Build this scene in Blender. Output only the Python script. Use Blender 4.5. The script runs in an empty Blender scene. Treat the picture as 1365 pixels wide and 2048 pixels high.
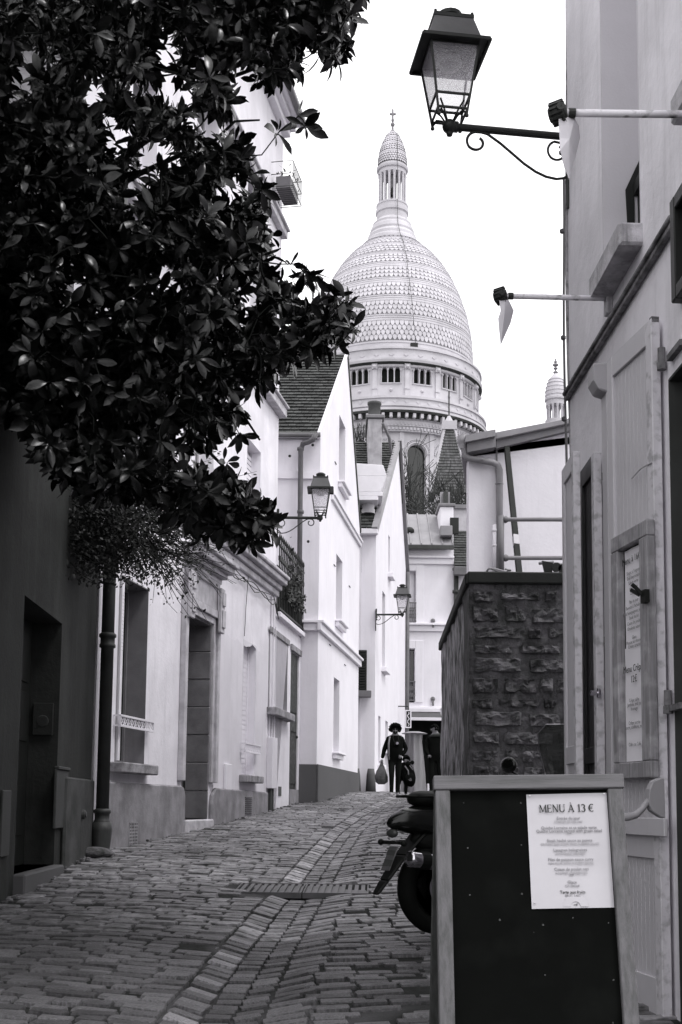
import bpy, bmesh, math, random
from mathutils import Vector as V, Matrix, noise, geometry
RN = random.Random(11)
rad = math.radians
C = bpy.context.scene.collection
S = bpy.context.scene

# ------------------------------------------------------------------ camera
EYE = V((0, 0, 1.35))
FPX, PW, PH = 2400.0, 1365.0, 2048.0
PITCH, ROLL, SHIFT = rad(6.1), rad(0.6), (1024 - 1610 + 2400 * math.tan(rad(6.1))) / -2048.0
_f = V((0, math.cos(PITCH), math.sin(PITCH)))
_u0 = V((0, -math.sin(PITCH), math.cos(PITCH)))
_r0 = V((1, 0, 0))
_r = _r0 * math.cos(ROLL) + _u0 * math.sin(ROLL)
_u = -_r0 * math.sin(ROLL) + _u0 * math.cos(ROLL)
cd = bpy.data.cameras.new('camera')
cam = bpy.data.objects.new('camera', cd)
C.objects.link(cam)
cam.matrix_world = Matrix(((_r.x, _u.x, -_f.x, EYE.x), (_r.y, _u.y, -_f.y, EYE.y), (_r.z, _u.z, -_f.z, EYE.z), (0, 0, 0, 1)))
cd.sensor_fit = 'VERTICAL'
cd.sensor_height = 36.0
cd.lens = FPX / PH * 36.0
cd.shift_y = SHIFT
cd.clip_start = 0.1
cd.clip_end = 3000
S.camera = cam
S.render.resolution_x, S.render.resolution_y = 682, 1024

# ------------------------------------------------------------------ light
SUN_EL, SUN_AZ = rad(60), rad(62)          # azimuth measured from +Y (view direction) towards +X, behind the camera to the right
sun_dir = V((math.cos(SUN_EL) * math.sin(rad(128)), math.cos(SUN_EL) * math.cos(rad(128)), math.sin(SUN_EL)))
wd = bpy.data.worlds.new('World')
S.world = wd
wd.use_nodes = True
nt = wd.node_tree
nt.nodes.clear()
sky = nt.nodes.new('ShaderNodeTexSky')
sky.sky_type = 'NISHITA'
sky.sun_disc = False
sky.sun_elevation = SUN_EL
sky.sun_rotation = rad(128)
sky.air_density = 1.0
sky.dust_density = 4.0
bw = nt.nodes.new('ShaderNodeRGBToBW')
mx = nt.nodes.new('ShaderNodeMix')
mx.data_type = 'RGBA'
mx.inputs[0].default_value = 0.72
mx.inputs[7].default_value = (13.0, 12.9, 13.15, 1)      # even overcast layer over the clear-sky model
bg = nt.nodes.new('ShaderNodeBackground')
bg.inputs[1].default_value = 0.15
wo = nt.nodes.new('ShaderNodeOutputWorld')
nt.links.new(sky.outputs[0], bw.inputs[0])
nt.links.new(bw.outputs[0], mx.inputs[6])
nt.links.new(mx.outputs[2], bg.inputs[0])
nt.links.new(bg.outputs[0], wo.inputs[0])
sl = bpy.data.lights.new('sun', 'SUN')
sl.energy = 1.25
sl.angle = rad(14)
sl.color = (1, 0.985, 0.99)
so = bpy.data.objects.new('sun', sl)
C.objects.link(so)
so.rotation_euler = sun_dir.to_track_quat('Z', 'Y').to_euler()
S.view_settings.view_transform = 'Standard'
S.view_settings.look = 'None'
S.view_settings.exposure = 0.2
S.view_settings.gamma = 1.0
S.view_settings.use_curve_mapping = False
S.render.engine = 'CYCLES'
S.cycles.max_bounces = 6
S.cycles.diffuse_bounces = 4
S.cycles.transparent_max_bounces = 8

# ------------------------------------------------------------------ pixel of the photograph -> place
def ray(px, py):
    xc = (px - PW / 2) / FPX
    yc = (PH / 2 - py + SHIFT * PH) / FPX
    return _f + _r * xc + _u * yc
def at(px, py, Y):
    d = ray(px, py)
    return EYE + d * (Y / d.y)

# ------------------------------------------------------------------ materials
def G(v, a=1.0):
    if v < .012: t = (.95, 1.035, .955)
    elif v > .10: t = (1.0, .972, 1.03)
    else:
        k = (v - .012) / .088
        t = (.95 + .05 * k, 1.035 - .063 * k, .955 + .075 * k)
    return (v * t[0], v * t[1], v * t[2], a)
MATS = {}
def mat(name, v, v2=None, rough=.85, scale=3.0, bump=.25, bscale=40, bdist=.006, stretch=(1, 1, 1), streak=0.0, streakv=None, island=0.0, metal=0.0, spec=.3, ramp=(.35, .65), obj_rand=False, wave=0.0, mottle=None, patches=None):
    if name in MATS: return MATS[name]
    m = bpy.data.materials.new(name)
    MATS[name] = m
    m.use_nodes = True
    n, l = m.node_tree.nodes, m.node_tree.links
    b = n['Principled BSDF']
    b.inputs['Roughness'].default_value = rough
    b.inputs['Metallic'].default_value = metal
    b.inputs['Specular IOR Level'].default_value = spec
    if v2 is None: v2 = v * .88
    tc = n.new('ShaderNodeTexCoord')
    mp = n.new('ShaderNodeMapping'); mp.inputs['Scale'].default_value = stretch
    l.new(tc.outputs['Object'], mp.inputs[0])
    no = n.new('ShaderNodeTexNoise'); no.inputs['Scale'].default_value = scale; no.inputs['Detail'].default_value = 7; no.inputs['Roughness'].default_value = .62
    l.new(mp.outputs[0], no.inputs['Vector'])
    cr = n.new('ShaderNodeValToRGB')
    cr.color_ramp.elements[0].position, cr.color_ramp.elements[1].position = ramp
    cr.color_ramp.elements[0].color, cr.color_ramp.elements[1].color = G(v2), G(v)
    l.new(no.outputs['Fac'], cr.inputs[0])
    col = cr.outputs[0]
    if streak:
        m2 = n.new('ShaderNodeMapping'); m2.inputs['Scale'].default_value = (5, 5, .45)
        l.new(tc.outputs['Object'], m2.inputs[0])
        n2 = n.new('ShaderNodeTexNoise'); n2.inputs['Scale'].default_value = 1.6; n2.inputs['Detail'].default_value = 8; n2.inputs['Roughness'].default_value = .7
        l.new(m2.outputs[0], n2.inputs['Vector'])
        c2 = n.new('ShaderNodeValToRGB')
        c2.color_ramp.elements[0].position, c2.color_ramp.elements[1].position = .52, .78
        c2.color_ramp.elements[0].color, c2.color_ramp.elements[1].color = (0, 0, 0, 1), (streak,) * 3 + (1,)
        l.new(n2.outputs['Fac'], c2.inputs[0])
        mm = n.new('ShaderNodeMix'); mm.data_type = 'RGBA'
        l.new(c2.outputs[0], mm.inputs[0]); l.new(col, mm.inputs[6]); mm.inputs[7].default_value = G(streakv if streakv is not None else v * .45)
        col = mm.outputs[2]
    if mottle:                                              # blotches of another tone: (scale, value, amount)
        n3 = n.new('ShaderNodeTexNoise'); n3.inputs['Scale'].default_value = mottle[0]; n3.inputs['Detail'].default_value = 5
        l.new(tc.outputs['Object'], n3.inputs['Vector'])
        c3 = n.new('ShaderNodeValToRGB')
        c3.color_ramp.elements[0].position, c3.color_ramp.elements[1].position = .5, .66
        c3.color_ramp.elements[0].color, c3.color_ramp.elements[1].color = (0, 0, 0, 1), (mottle[2],) * 3 + (1,)
        l.new(n3.outputs['Fac'], c3.inputs[0])
        m3 = n.new('ShaderNodeMix'); m3.data_type = 'RGBA'
        l.new(c3.outputs[0], m3.inputs[0]); l.new(col, m3.inputs[6]); m3.inputs[7].default_value = G(mottle[1])
        col = m3.outputs[2]
    if patches:                                             # broad uneven wear laid out over the ground: (scale, low, high)
        gp = n.new('ShaderNodeNewGeometry')
        n4 = n.new('ShaderNodeTexNoise'); n4.inputs['Scale'].default_value = patches[0]; n4.inputs['Detail'].default_value = 4; n4.inputs['Roughness'].default_value = .6
        l.new(gp.outputs['Position'], n4.inputs['Vector'])
        r4 = n.new('ShaderNodeMapRange'); r4.inputs[1].default_value = .38; r4.inputs[2].default_value = .62; r4.inputs[3].default_value = patches[1]; r4.inputs[4].default_value = patches[2]
        l.new(n4.outputs['Fac'], r4.inputs[0])
        v4 = n.new('ShaderNodeVectorMath'); v4.operation = 'SCALE'
        l.new(col, v4.inputs[0]); l.new(r4.outputs[0], v4.inputs['Scale'])
        col = v4.outputs[0]
    if island:
        ge = n.new('ShaderNodeNewGeometry')
        oi = n.new('ShaderNodeObjectInfo')
        ad = n.new('ShaderNodeMath'); ad.operation = 'ADD'
        l.new(ge.outputs['Random Per Island'], ad.inputs[0])
        if obj_rand: l.new(oi.outputs['Random'], ad.inputs[1])
        else: ad.inputs[1].default_value = 0
        fr = n.new('ShaderNodeMath'); fr.operation = 'FRACT'; l.new(ad.outputs[0], fr.inputs[0])
        mr = n.new('ShaderNodeMapRange'); mr.inputs[3].default_value = 1 - island; mr.inputs[4].default_value = 1 + island
        l.new(fr.outputs[0], mr.inputs[0])
        vm = n.new('ShaderNodeVectorMath'); vm.operation = 'SCALE'
        l.new(col, vm.inputs[0]); l.new(mr.outputs[0], vm.inputs['Scale'])
        col = vm.outputs[0]
    l.new(col, b.inputs['Base Color'])
    if bump:
        nb = n.new('ShaderNodeTexNoise'); nb.inputs['Scale'].default_value = bscale; nb.inputs['Detail'].default_value = 6; nb.inputs['Roughness'].default_value = .65
        l.new(mp.outputs[0], nb.inputs['Vector'])
        bp = n.new('ShaderNodeBump'); bp.inputs['Strength'].default_value = bump; bp.inputs['Distance'].default_value = bdist
        l.new(nb.outputs['Fac'], bp.inputs['Height']); l.new(bp.outputs[0], b.inputs['Normal'])
    return m

white = mat('white_plaster', .77, .70, streak=.3, streakv=.5, scale=.9, bump=.35, bscale=14, bdist=.01)
white_old = mat('aged_white_plaster', .76, .64, streak=.45, streakv=.38, scale=1.3, bump=.5, bscale=12, bdist=.012, mottle=(1.4, .6, .5))
pale = mat('pale_plaster', .70, .64, streak=.25, streakv=.4, scale=1.1, bump=.4, bscale=14, bdist=.01)
rightw = mat('lilac_grey_plaster', .86, .74, streak=.45, streakv=.36, scale=1.6, bump=.6, bscale=11, bdist=.014, mottle=(1.1, .60, .5))
smoothw = mat('smooth_grey_render', .62, .57, scale=2, bump=.3, bscale=60, bdist=.004)
socle_m = mat('stained_grey_render', .30, .18, streak=.75, streakv=.09, scale=2.6, bump=.7, bscale=26, bdist=.01, mottle=(3.0, .13, .5))
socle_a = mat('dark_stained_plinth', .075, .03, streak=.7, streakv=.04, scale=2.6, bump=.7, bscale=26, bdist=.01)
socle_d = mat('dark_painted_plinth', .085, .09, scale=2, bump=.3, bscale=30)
darkwall = mat('shade_dark_render', .024, .010, streak=.5, streakv=.06, scale=2.2, bump=.6, bscale=22, bdist=.01, mottle=(1.2, .02, .6))  # dark base carries tree shade and vignetting; the streaks are stains
reveal_m = mat('grey_reveal_render', .17, .13, scale=3, bump=.4, bscale=50, streak=.3, streakv=.07)
stone_jamb = mat('jamb_stone', .16, .10, scale=3, bump=.6, bscale=40, island=.25)
iron = mat('black_iron', .014, .01, rough=.55, bump=.3, bscale=60, bdist=.002)
irong = mat('grey_painted_metal', .16, .12, rough=.45, bump=.1, streak=.3, streakv=.06)
lampiron = mat('lamp_iron', .022, .014, rough=.5, bump=.2, bscale=50, bdist=.002)
lamproof = mat('lamp_roof_metal', .10, .07, rough=.4, bump=.15, bscale=30)
zinc = mat('zinc_sheet', .27, .21, rough=.5, bump=.15, scale=2, streak=.3, streakv=.2)
zincd = mat('dark_zinc', .19, .15, rough=.5, bump=.15)
pipe_m = mat('drainpipe_grey', .13, .09, rough=.5, bump=.2, streak=.4, streakv=.05)
pipe_dk = mat('dark_drainpipe', .05, .03, rough=.5, bump=.3, streak=.6, streakv=.11)
tile_m = mat('roof_tile_dark', .050, .026, rough=.6, scale=20, bump=.5, bscale=60, island=.5)
glass_d = mat('dark_window_glass', .012, .010, rough=.08, bump=0, spec=.6)
glass_g = mat('grey_window_glass', .10, .06, rough=.15, bump=0, spec=.6, scale=.7)
door_dk = mat('dark_door_paint', .016, .010, rough=.45, bump=.3, bscale=20, stretch=(4, 4, .6))
door_old = mat('worn_dark_door', .035, .012, rough=.7, bump=.8, bscale=18, stretch=(6, 6, .5), mottle=(9, .13, .35))
shut_w = mat('white_shutter_paint', .72, .66, rough=.6, bump=.15)
shut_g = mat('grey_pink_shutter_paint', .56, .52, rough=.55, bump=.35, bscale=30, bdist=.003, streak=.3, streakv=.42)
shut_e = mat('shutter_edge_worn', .68, .55, rough=.7, bump=.6, bscale=40, bdist=.004, mottle=(18, .09, .45), streak=.3, streakv=.2)
shut_d = mat('dark_louvre_wood', .10, .07, rough=.6, bump=.3)  # dark boards of the folded leaf, also the shop post
sillm = mat('weathered_sill_stone', .34, .15, scale=6, bump=.8, bscale=30, bdist=.012, streak=.8, streakv=.05)
sill_w = mat('pale_sill_stone', .55, .36, scale=6, bump=.5, bscale=30, streak=.5, streakv=.15)
mould_m = mat('old_moulding_stone', .52, .34, scale=4, bump=.5, bscale=28, streak=.6, streakv=.12)
rust_w = mat('rusty_white_paint', .85, .75, rough=.6, bump=.6, bscale=60, bdist=.003, mottle=(11, .04, 1.0))
flagm = mat('pale_grey_fabric', .72, .64, rough=.7, bump=.3, bscale=8, bdist=.01, streak=.3, streakv=.4)
wood_b = mat('weathered_pine', .125, .065, rough=.75, scale=2.4, bump=.5, bscale=12, bdist=.003, stretch=(22, 22, 1.2), streak=.5, streakv=.10, mottle=(7, .14, .5))
wood_c = mat('grey_weathered_case_wood', .34, .20, rough=.8, scale=2.4, bump=.5, bscale=12, bdist=.003, stretch=(22, 22, 1.2), streak=.6, streakv=.14, mottle=(9, .6, .4))
wood_bh = mat('weathered_pine_rail', .135, .07, rough=.75, scale=2.4, bump=.5, bscale=12, bdist=.003, stretch=(1.2, 22, 22), mottle=(7, .12, .6))
black_b = mat('blackboard_paint', .004, .003, rough=.95, bump=.2, bscale=20, spec=.05, scale=2, mottle=(5, .007, .5))
paper = mat('printed_paper', .45, .40, rough=.6, bump=.15, bscale=4, bdist=.004, scale=4)
paper2 = mat('faded_paper', .85, .78, rough=.6, bump=.15, bscale=4, bdist=.004, scale=4)
ink = mat('black_ink', .02, .015, rough=.8, bump=0)
ink2 = mat('grey_ink', .20, .18, rough=.8, bump=0)
ink3 = mat('pale_grey_ink', .34, .30, rough=.8, bump=0)
sett = mat('granite_sett', .255, .08, rough=.36, scale=9, bump=1.0, bscale=26, bdist=.02, island=.5, obj_rand=True, mottle=(16, .05, .5), spec=.5, patches=(.55, .62, 1.18))
sett_l = mat('pale_granite_sett', .33, .19, rough=.5, scale=9, bump=.9, bscale=30, bdist=.012, island=.5, obj_rand=True, mottle=(14, .07, .7), spec=.45, patches=(.8, .7, 1.15))
mortar = mat('sandy_joint', .028, .010, rough=.95, scale=14, bump=1.0, bscale=60, bdist=.02, mottle=(2.0, .12, .6))
earth = mat('ground_earth', .10, .08, scale=.3, bump=.3, bscale=6)
rubble = mat('rubble_stone', .165, .045, rough=.9, scale=7, bump=1.0, bscale=16, bdist=.05, island=.35, obj_rand=True, mottle=(10, .2, .35))
rubm = mat('wall_mortar', .13, .05, rough=.95, scale=5, bump=1.0, bscale=12, bdist=.04, streak=.6, streakv=.12)
roughr = mat('rough_streaked_render', .50, .05, rough=.95, scale=3.4, bump=1.0, bscale=14, bdist=.04, stretch=(2.6, 2.6, 1.0), streak=.8, streakv=.03, ramp=(.38, .62))
capm = mat('dark_coping', .022, .014, rough=.8, bump=.5)
lime = mat('travertine', .54, .42, scale=.35, bump=.3, bscale=3, bdist=.05, streak=.3, streakv=.42)
lime_s = mat('travertine_scale', .54, .45, scale=.5, bump=.2, bscale=4, island=.09, streak=.35, streakv=.36)
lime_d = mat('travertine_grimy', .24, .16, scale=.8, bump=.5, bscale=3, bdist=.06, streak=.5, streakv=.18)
cornice_shade = mat('painted_cornice_shade', .05, .025, scale=.8, bump=.4)  # near-black colour standing in for the shadow under the dome cornices
drkvoid = mat('dark_interior', .015, .01, rough=1, bump=0)
leaf_m = mat('magnolia_leaf', .006, .003, rough=.27, scale=12, bump=.15, bscale=20, island=.6, obj_rand=True, spec=.42)
leaf_s = mat('small_leaf', .016, .007, rough=.5, scale=12, bump=0, island=.6)
bark = mat('bark', .014, .008, rough=.9, bump=.8, bscale=30, bdist=.01)
bark_f = mat('bare_branch', .055, .03, rough=.9, bump=0)
tyre_m = mat('tyre_rubber', .006, .004, rough=.8, bump=.2, spec=.1)
gloss_b = mat('glossy_black_plastic', .006, .005, rough=.2, bump=0, spec=.4)
satin_b = mat('satin_black_plastic', .008, .005, rough=.55, bump=.1, spec=.15)
chrome = mat('chrome', .6, .5, rough=.12, metal=1, bump=0)
steel = mat('brushed_steel', .5, .35, rough=.3, metal=1, bump=.1)
cloth_k = mat('black_cloth', .006, .004, rough=.95, spec=.03, bump=.5, bscale=20, bdist=.01)
cloth_d = mat('dark_denim', .010, .006, rough=.95, spec=.03, bump=.4, bscale=24)
skin_m = mat('skin', .16, .12, rough=.6, bump=.1)
hair_m = mat('dark_hair', .008, .005, rough=.9, spec=.05, bump=.6, bscale=60, bdist=.02)
shoe_m = mat('pale_shoe', .35, .2, rough=.7, bump=.2)
bag_m = mat('plastic_bag', .12, .03, rough=.35, bump=.8, bscale=14, bdist=.03)

def glass_like(name, v, transp, rough=.3, bump=0.0, bs=60, trans=.6):
    m = bpy.data.materials.new(name); MATS[name] = m
    m.use_nodes = True
    n, l = m.node_tree.nodes, m.node_tree.links
    n.remove(n['Principled BSDF'])
    out = n['Material Output']
    t = n.new('ShaderNodeBsdfTransparent'); d = n.new('ShaderNodeBsdfDiffuse'); tl = n.new('ShaderNodeBsdfTranslucent'); g = n.new('ShaderNodeBsdfGlossy')
    d.inputs[0].default_value = G(v); tl.inputs[0].default_value = G(v); g.inputs['Roughness'].default_value = rough
    g.inputs[0].default_value = (.9, .9, .9, 1)
    a = n.new('ShaderNodeMixShader'); a.inputs[0].default_value = trans
    l.new(d.outputs[0], a.inputs[1]); l.new(tl.outputs[0], a.inputs[2])
    b = n.new('ShaderNodeMixShader'); b.inputs[0].default_value = transp
    l.new(a.outputs[0], b.inputs[1]); l.new(t.outputs[0], b.inputs[2])
    c = n.new('ShaderNodeMixShader'); c.inputs[0].default_value = .07
    l.new(b.outputs[0], c.inputs[1]); l.new(g.outputs[0], c.inputs[2])
    l.new(c.outputs[0], out.inputs[0])
    if bump:
        tc = n.new('ShaderNodeTexCoord')
        nb = n.new('ShaderNodeTexVoronoi'); nb.inputs['Scale'].default_value = bs
        l.new(tc.outputs['Object'], nb.inputs['Vector'])
        bp = n.new('ShaderNodeBump'); bp.inputs['Strength'].default_value = bump; bp.inputs['Distance'].default_value = .01
        l.new(nb.outputs[0], bp.inputs['Height'])
        for q in (d, tl, g): l.new(bp.outputs[0], q.inputs['Normal'])
    return m
lampglass = glass_like('hammered_lamp_glass', .85, .74, .2, .8, 70, .75)
screen_m = glass_like('tinted_windscreen', .03, .45, .08, 0)
drape_m = glass_like('clear_plastic_drape', .30, .35, .2, 0)
bagclear = glass_like('thin_plastic_film', .45, .35, .2, 0)
# ------------------------------------------------------------------ helpers
ORG = {}
def origin(o):
    return ORG.get(o.name, V((0, 0, 0))) if o is not None else V((0, 0, 0))
class MB:
    def __init__(s): s.v = []; s.f = []; s.mi = []; s.cur = 0
    def add(s, vs, fs):
        b = len(s.v); s.v += [V(x) for x in vs]; s.f += [tuple(b + i for i in f) for f in fs]; s.mi += [s.cur] * len(fs); return b
    def hexa(s, p):        # p: 8 points, 0-3 one face, 4-7 the opposite one
        s.add(p, [(0, 3, 2, 1), (4, 5, 6, 7), (0, 1, 5, 4), (1, 2, 6, 5), (2, 3, 7, 6), (3, 0, 4, 7)])
    def box(s, c, h, m=None):
        c = V(c); pts = []
        for dz in (-1, 1):
            for dx, dy in ((-1, -1), (1, -1), (1, 1), (-1, 1)):
                q = V((dx * h[0], dy * h[1], dz * h[2]))
                pts.append(c + (m @ q if m else q))
        s.hexa(pts)
    def fb(s, F, u0, u1, w0, w1, n0, n1):      # box in a wall frame
        s.hexa([F.p(u0, w0, n0), F.p(u1, w0, n0), F.p(u1, w0, n1), F.p(u0, w0, n1), F.p(u0, w1, n0), F.p(u1, w1, n0), F.p(u1, w1, n1), F.p(u0, w1, n1)])
    def prism(s, F, poly, n0, n1, holes=()):    # polygon with holes in frame, front at n1, back at n0
        loops = [list(poly)] + [list(h) for h in holes]
        flat = [q for lp in loops for q in lp]
        tri = geometry.tessellate_polygon([[V((a, b, 0)) for a, b in lp] for lp in loops])
        N = len(flat)
        b = s.add([F.p(a, c, n1) for a, c in flat] + [F.p(a, c, n0) for a, c in flat], [])
        for t in tri:
            s.f.append(tuple(b + i for i in t)); s.mi.append(s.cur)
            s.f.append(tuple(b + N + i for i in reversed(t))); s.mi.append(s.cur)
        k = 0
        for lp in loops:
            m = len(lp)
            for i in range(m):
                j = (i + 1) % m
                s.f.append((b + k + i, b + k + j, b + N + k + j, b + N + k + i)); s.mi.append(s.cur)
            k += m
    def tube(s, pts, r, n=8, cap=True):
        pts = [V(p) for p in pts]
        rs = r if isinstance(r, (list, tuple)) else [r] * len(pts)
        t = (pts[1] - pts[0]).normalized()
        a = t.orthogonal().normalized()
        rings = []
        for i, p in enumerate(pts):
            if i == 0: t2 = (pts[1] - pts[0])
            elif i == len(pts) - 1: t2 = (pts[-1] - pts[-2])
            else: t2 = (pts[i + 1] - pts[i - 1])
            if t2.length < 1e-9: t2 = t
            t2 = t2.normalized()
            a = (a - t2 * a.dot(t2))
            a = a.normalized() if a.length > 1e-6 else t2.orthogonal().normalized()
            bb = t2.cross(a)
            rings.append([p + (a * math.cos(2 * math.pi * k / n) + bb * math.sin(2 * math.pi * k / n)) * rs[i] for k in range(n)])
        base = s.add([q for rg in rings for q in rg], [])
        for i in range(len(pts) - 1):
            for k in range(n):
                k2 = (k + 1) % n
                s.f.append((base + i * n + k, base + i * n + k2, base + (i + 1) * n + k2, base + (i + 1) * n + k)); s.mi.append(s.cur)
        if cap:
            s.f.append(tuple(base + k for k in reversed(range(n)))); s.mi.append(s.cur)
            s.f.append(tuple(base + (len(pts) - 1) * n + k for k in range(n))); s.mi.append(s.cur)
    def lathe(s, prof, c=(0, 0, 0), n=24, axis=None, a0=0, a1=2 * math.pi):
        c = V(c)
        q = axis.to_track_quat('Z', 'Y').to_matrix() if axis is not None else Matrix.Identity(3)
        full = abs(a1 - a0 - 2 * math.pi) < 1e-6
        m = n if full else n + 1
        vs = [c + q @ V((r * math.cos(a0 + (a1 - a0) * k / n), r * math.sin(a0 + (a1 - a0) * k / n), z)) for r, z in prof for k in range(m)]
        b = s.add(vs, [])
        for i in range(len(prof) - 1):
            for k in range(n):
                k2 = (k + 1) % m
                s.f.append((b + i * m + k, b + i * m + k2, b + (i + 1) * m + k2, b + (i + 1) * m + k)); s.mi.append(s.cur)
        if full:
            for i in (0, len(prof) - 1):
                if prof[i][0] > 1e-4:
                    s.f.append(tuple(b + i * m + k for k in range(n))); s.mi.append(s.cur)
    def ball(s, c, r, n=12, sc=(1, 1, 1), m=None):
        k = n // 2 + 1
        c = V(c); vs = []
        for i in range(k):
            th = math.pi * i / (k - 1)
            for j in range(n):
                ph = 2 * math.pi * j / n
                q = V((r * sc[0] * math.sin(th) * math.cos(ph), r * sc[1] * math.sin(th) * math.sin(ph), r * sc[2] * math.cos(th)))
                vs.append(c + (m @ q if m else q))
        b = s.add(vs, [])
        for i in range(k - 1):
            for j in range(n):
                j2 = (j + 1) % n
                s.f.append((b + i * n + j, b + (i + 1) * n + j, b + (i + 1) * n + j2, b + i * n + j2)); s.mi.append(s.cur)
    def build(s, name, m, parent=None, smooth=False, bevel=0, kind=None, weld=False, local=False):
        me = bpy.data.meshes.new(name)
        o0 = V((0, 0, 0)) if local else origin(parent)
        me.from_pydata([tuple(x - o0) for x in s.v], [], s.f)
        ms = m if isinstance(m, (list, tuple)) else [m]
        for q in ms: me.materials.append(q)
        if len(ms) > 1: me.polygons.foreach_set('material_index', s.mi)
        if smooth: me.polygons.foreach_set('use_smooth', [True] * len(me.polygons))
        if weld or bevel:
            bm = bmesh.new(); bm.from_mesh(me)
            if weld: bmesh.ops.remove_doubles(bm, verts=bm.verts, dist=1e-5)
            bmesh.ops.recalc_face_normals(bm, faces=bm.faces); bm.to_mesh(me); bm.free()
        me.update()
        o = bpy.data.objects.new(name, me); C.objects.link(o)
        if parent is not None: o.parent = parent; ORG[o.name] = o0
        if bevel:
            md = o.modifiers.new('bevel', 'BEVEL'); md.width = bevel; md.segments = 1; md.limit_method = 'ANGLE'
        if kind: o['kind'] = kind
        return o
class Fr:
    def __init__(s, O, U, N=None, W=(0, 0, 1), flip=False):
        s.O = V(O); s.U = V(U).normalized(); s.W = V(W).normalized()
        if N is None:
            N = V((s.U.y, -s.U.x, 0))
            if flip: N = -N
        s.N = V(N).normalized()
    def p(s, u, w, n=0): return s.O + s.U * u + s.W * w + s.N * n
    def px(s, x, y, n=0):
        d = ray(x, y); o = s.O + s.N * n
        t = (o - EYE).dot(s.N) / d.dot(s.N)
        q = EYE + d * t - o
        a, b, c = q.dot(s.U), q.dot(s.W), s.U.dot(s.W)
        return (a - c * b) / (1 - c * c), (b - c * a) / (1 - c * c)
    def rect(s, x0, y0, x1, y1, n=0):     # near/far corners given as pixels
        a, b = s.px(x0, y0, n), s.px(x1, y1, n)
        return min(a[0], b[0]), max(a[0], b[0]), min(a[1], b[1]), max(a[1], b[1])
def thing(name, label, cat, loc, group=None, rz=0):
    o = bpy.data.objects.new(name, None); C.objects.link(o)
    o.location = loc; o.rotation_euler = (0, 0, rz)
    o['label'] = label; o['category'] = cat
    if group: o['group'] = group
    ORG[o.name] = V(loc) if rz == 0 else V((0, 0, 0))
    return o
def tag(o, label, cat, group=None):
    o['label'] = label; o['category'] = cat
    if group: o['group'] = group
    return o
def copy_tree(o, parent=None):
    c = o.copy(); C.objects.link(c); c.parent = parent
    for ch in list(o.children): copy_tree(ch, c)
    return c
def fbx(name, m, parent, F, u0, u1, w0, w1, n0, n1, bevel=0, label=None):
    b = MB(); b.fb(F, u0, u1, w0, w1, n0, n1)
    o = b.build(name, m, parent, bevel=bevel)
    if label: o['label'] = label
    return o
def lerp(a, b, t): return a + (b - a) * t
def interp(x, tab):
    if x <= tab[0][0]:
        (a, b), (c, d) = tab[0], tab[1]
    elif x >= tab[-1][0]:
        (a, b), (c, d) = tab[-2], tab[-1]
    else:
        for i in range(len(tab) - 1):
            if tab[i][0] <= x <= tab[i + 1][0]:
                (a, b), (c, d) = tab[i], tab[i + 1]; break
    return b + (d - b) * (x - a) / (c - a)
def rectp(u0, u1, w0, w1): return [(u0, w0), (u1, w0), (u1, w1), (u0, w1)]
def window(parent, F, u0, u1, w0, w1, depth, pane=glass_d, frame=shut_w, th=.05, mull=1, trans=()):
    """window part (frame) with pane sub-part, set back by depth"""
    b = MB()
    n0, n1 = -depth - .05, -depth
    b.fb(F, u0, u0 + th, w0, w1, n0, n1); b.fb(F, u1 - th, u1, w0, w1, n0, n1)
    b.fb(F, u0 + th, u1 - th, w0, w0 + th, n0, n1 - .003); b.fb(F, u0 + th, u1 - th, w1 - th, w1, n0, n1 - .003)
    for k in range(mull):
        c = lerp(u0, u1, (k + 1) / (mull + 1)); b.fb(F, c - th / 2, c + th / 2, w0 + th, w1 - th, n0, n1 - .006)
    for t in trans:
        c = lerp(w0, w1, t); b.fb(F, u0 + th, u1 - th, c - th / 2, c + th / 2, n0, n1 - .009)
    o = b.build('window', frame, parent)
    fbx('pane', pane, o, F, u0 + th * .5, u1 - th * .5, w0 + th * .5, w1 - th * .5, n0 + .01, n0 + .022)
    return o
def reveal(parent, F, u0, u1, w0, w1, depth, m, name='reveal'):
    """lining of an opening, 12 mm thick on the three sides"""
    t = .012; b = MB()
    b.fb(F, u0 - .002, u0 + t, w0, w1, -depth, .003); b.fb(F, u1 - t, u1 + .002, w0, w1, -depth, .003)
    b.fb(F, u0 + t, u1 - t, w1 - t, w1 + .002, -depth, .003)
    return b.build(name, m, parent)

# ------------------------------------------------------------------ terrain
XG = [(-6, -.9), (5.8, -.57), (8, -.47), (10.8, -.30), (14, -.12), (18, .14), (22, .55), (27, 1.2), (32, 1.9), (45, 3.6)]
def xg(y): return interp(y, XG)
def zs(y):
    if y < 28: return .054 * y
    if y < 36: return 1.512 + .054 * (y - 28) - .054 * (y - 28) ** 2 / 16
    return 1.728
def gz(x, y):
    d = abs(x - xg(y))
    return zs(y) + min(.03, max(0, (d - .12)) * .03) - .05 * max(0, 1 - max(0, d - .1) / .22) + .008 * noise.noise(V((x * .8, y * .8, 0)))
LEFTW = [(-6, -2.28), (4, -2.50), (7, -2.62), (13.8, -2.85), (22.6, -1.26), (25.4, -.86), (25.5, -.5), (32.2, .47), (32.3, .93), (43, 2.5), (60, 5)]
RIGHTW = [(-6, 1.86), (8.25, 1.6), (8.3, 2.6), (10.95, 2.6), (11, 1.22), (15.6, 1.36), (16, 1.6), (27, 2.9), (44, 5.2), (60, 6)]
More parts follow.
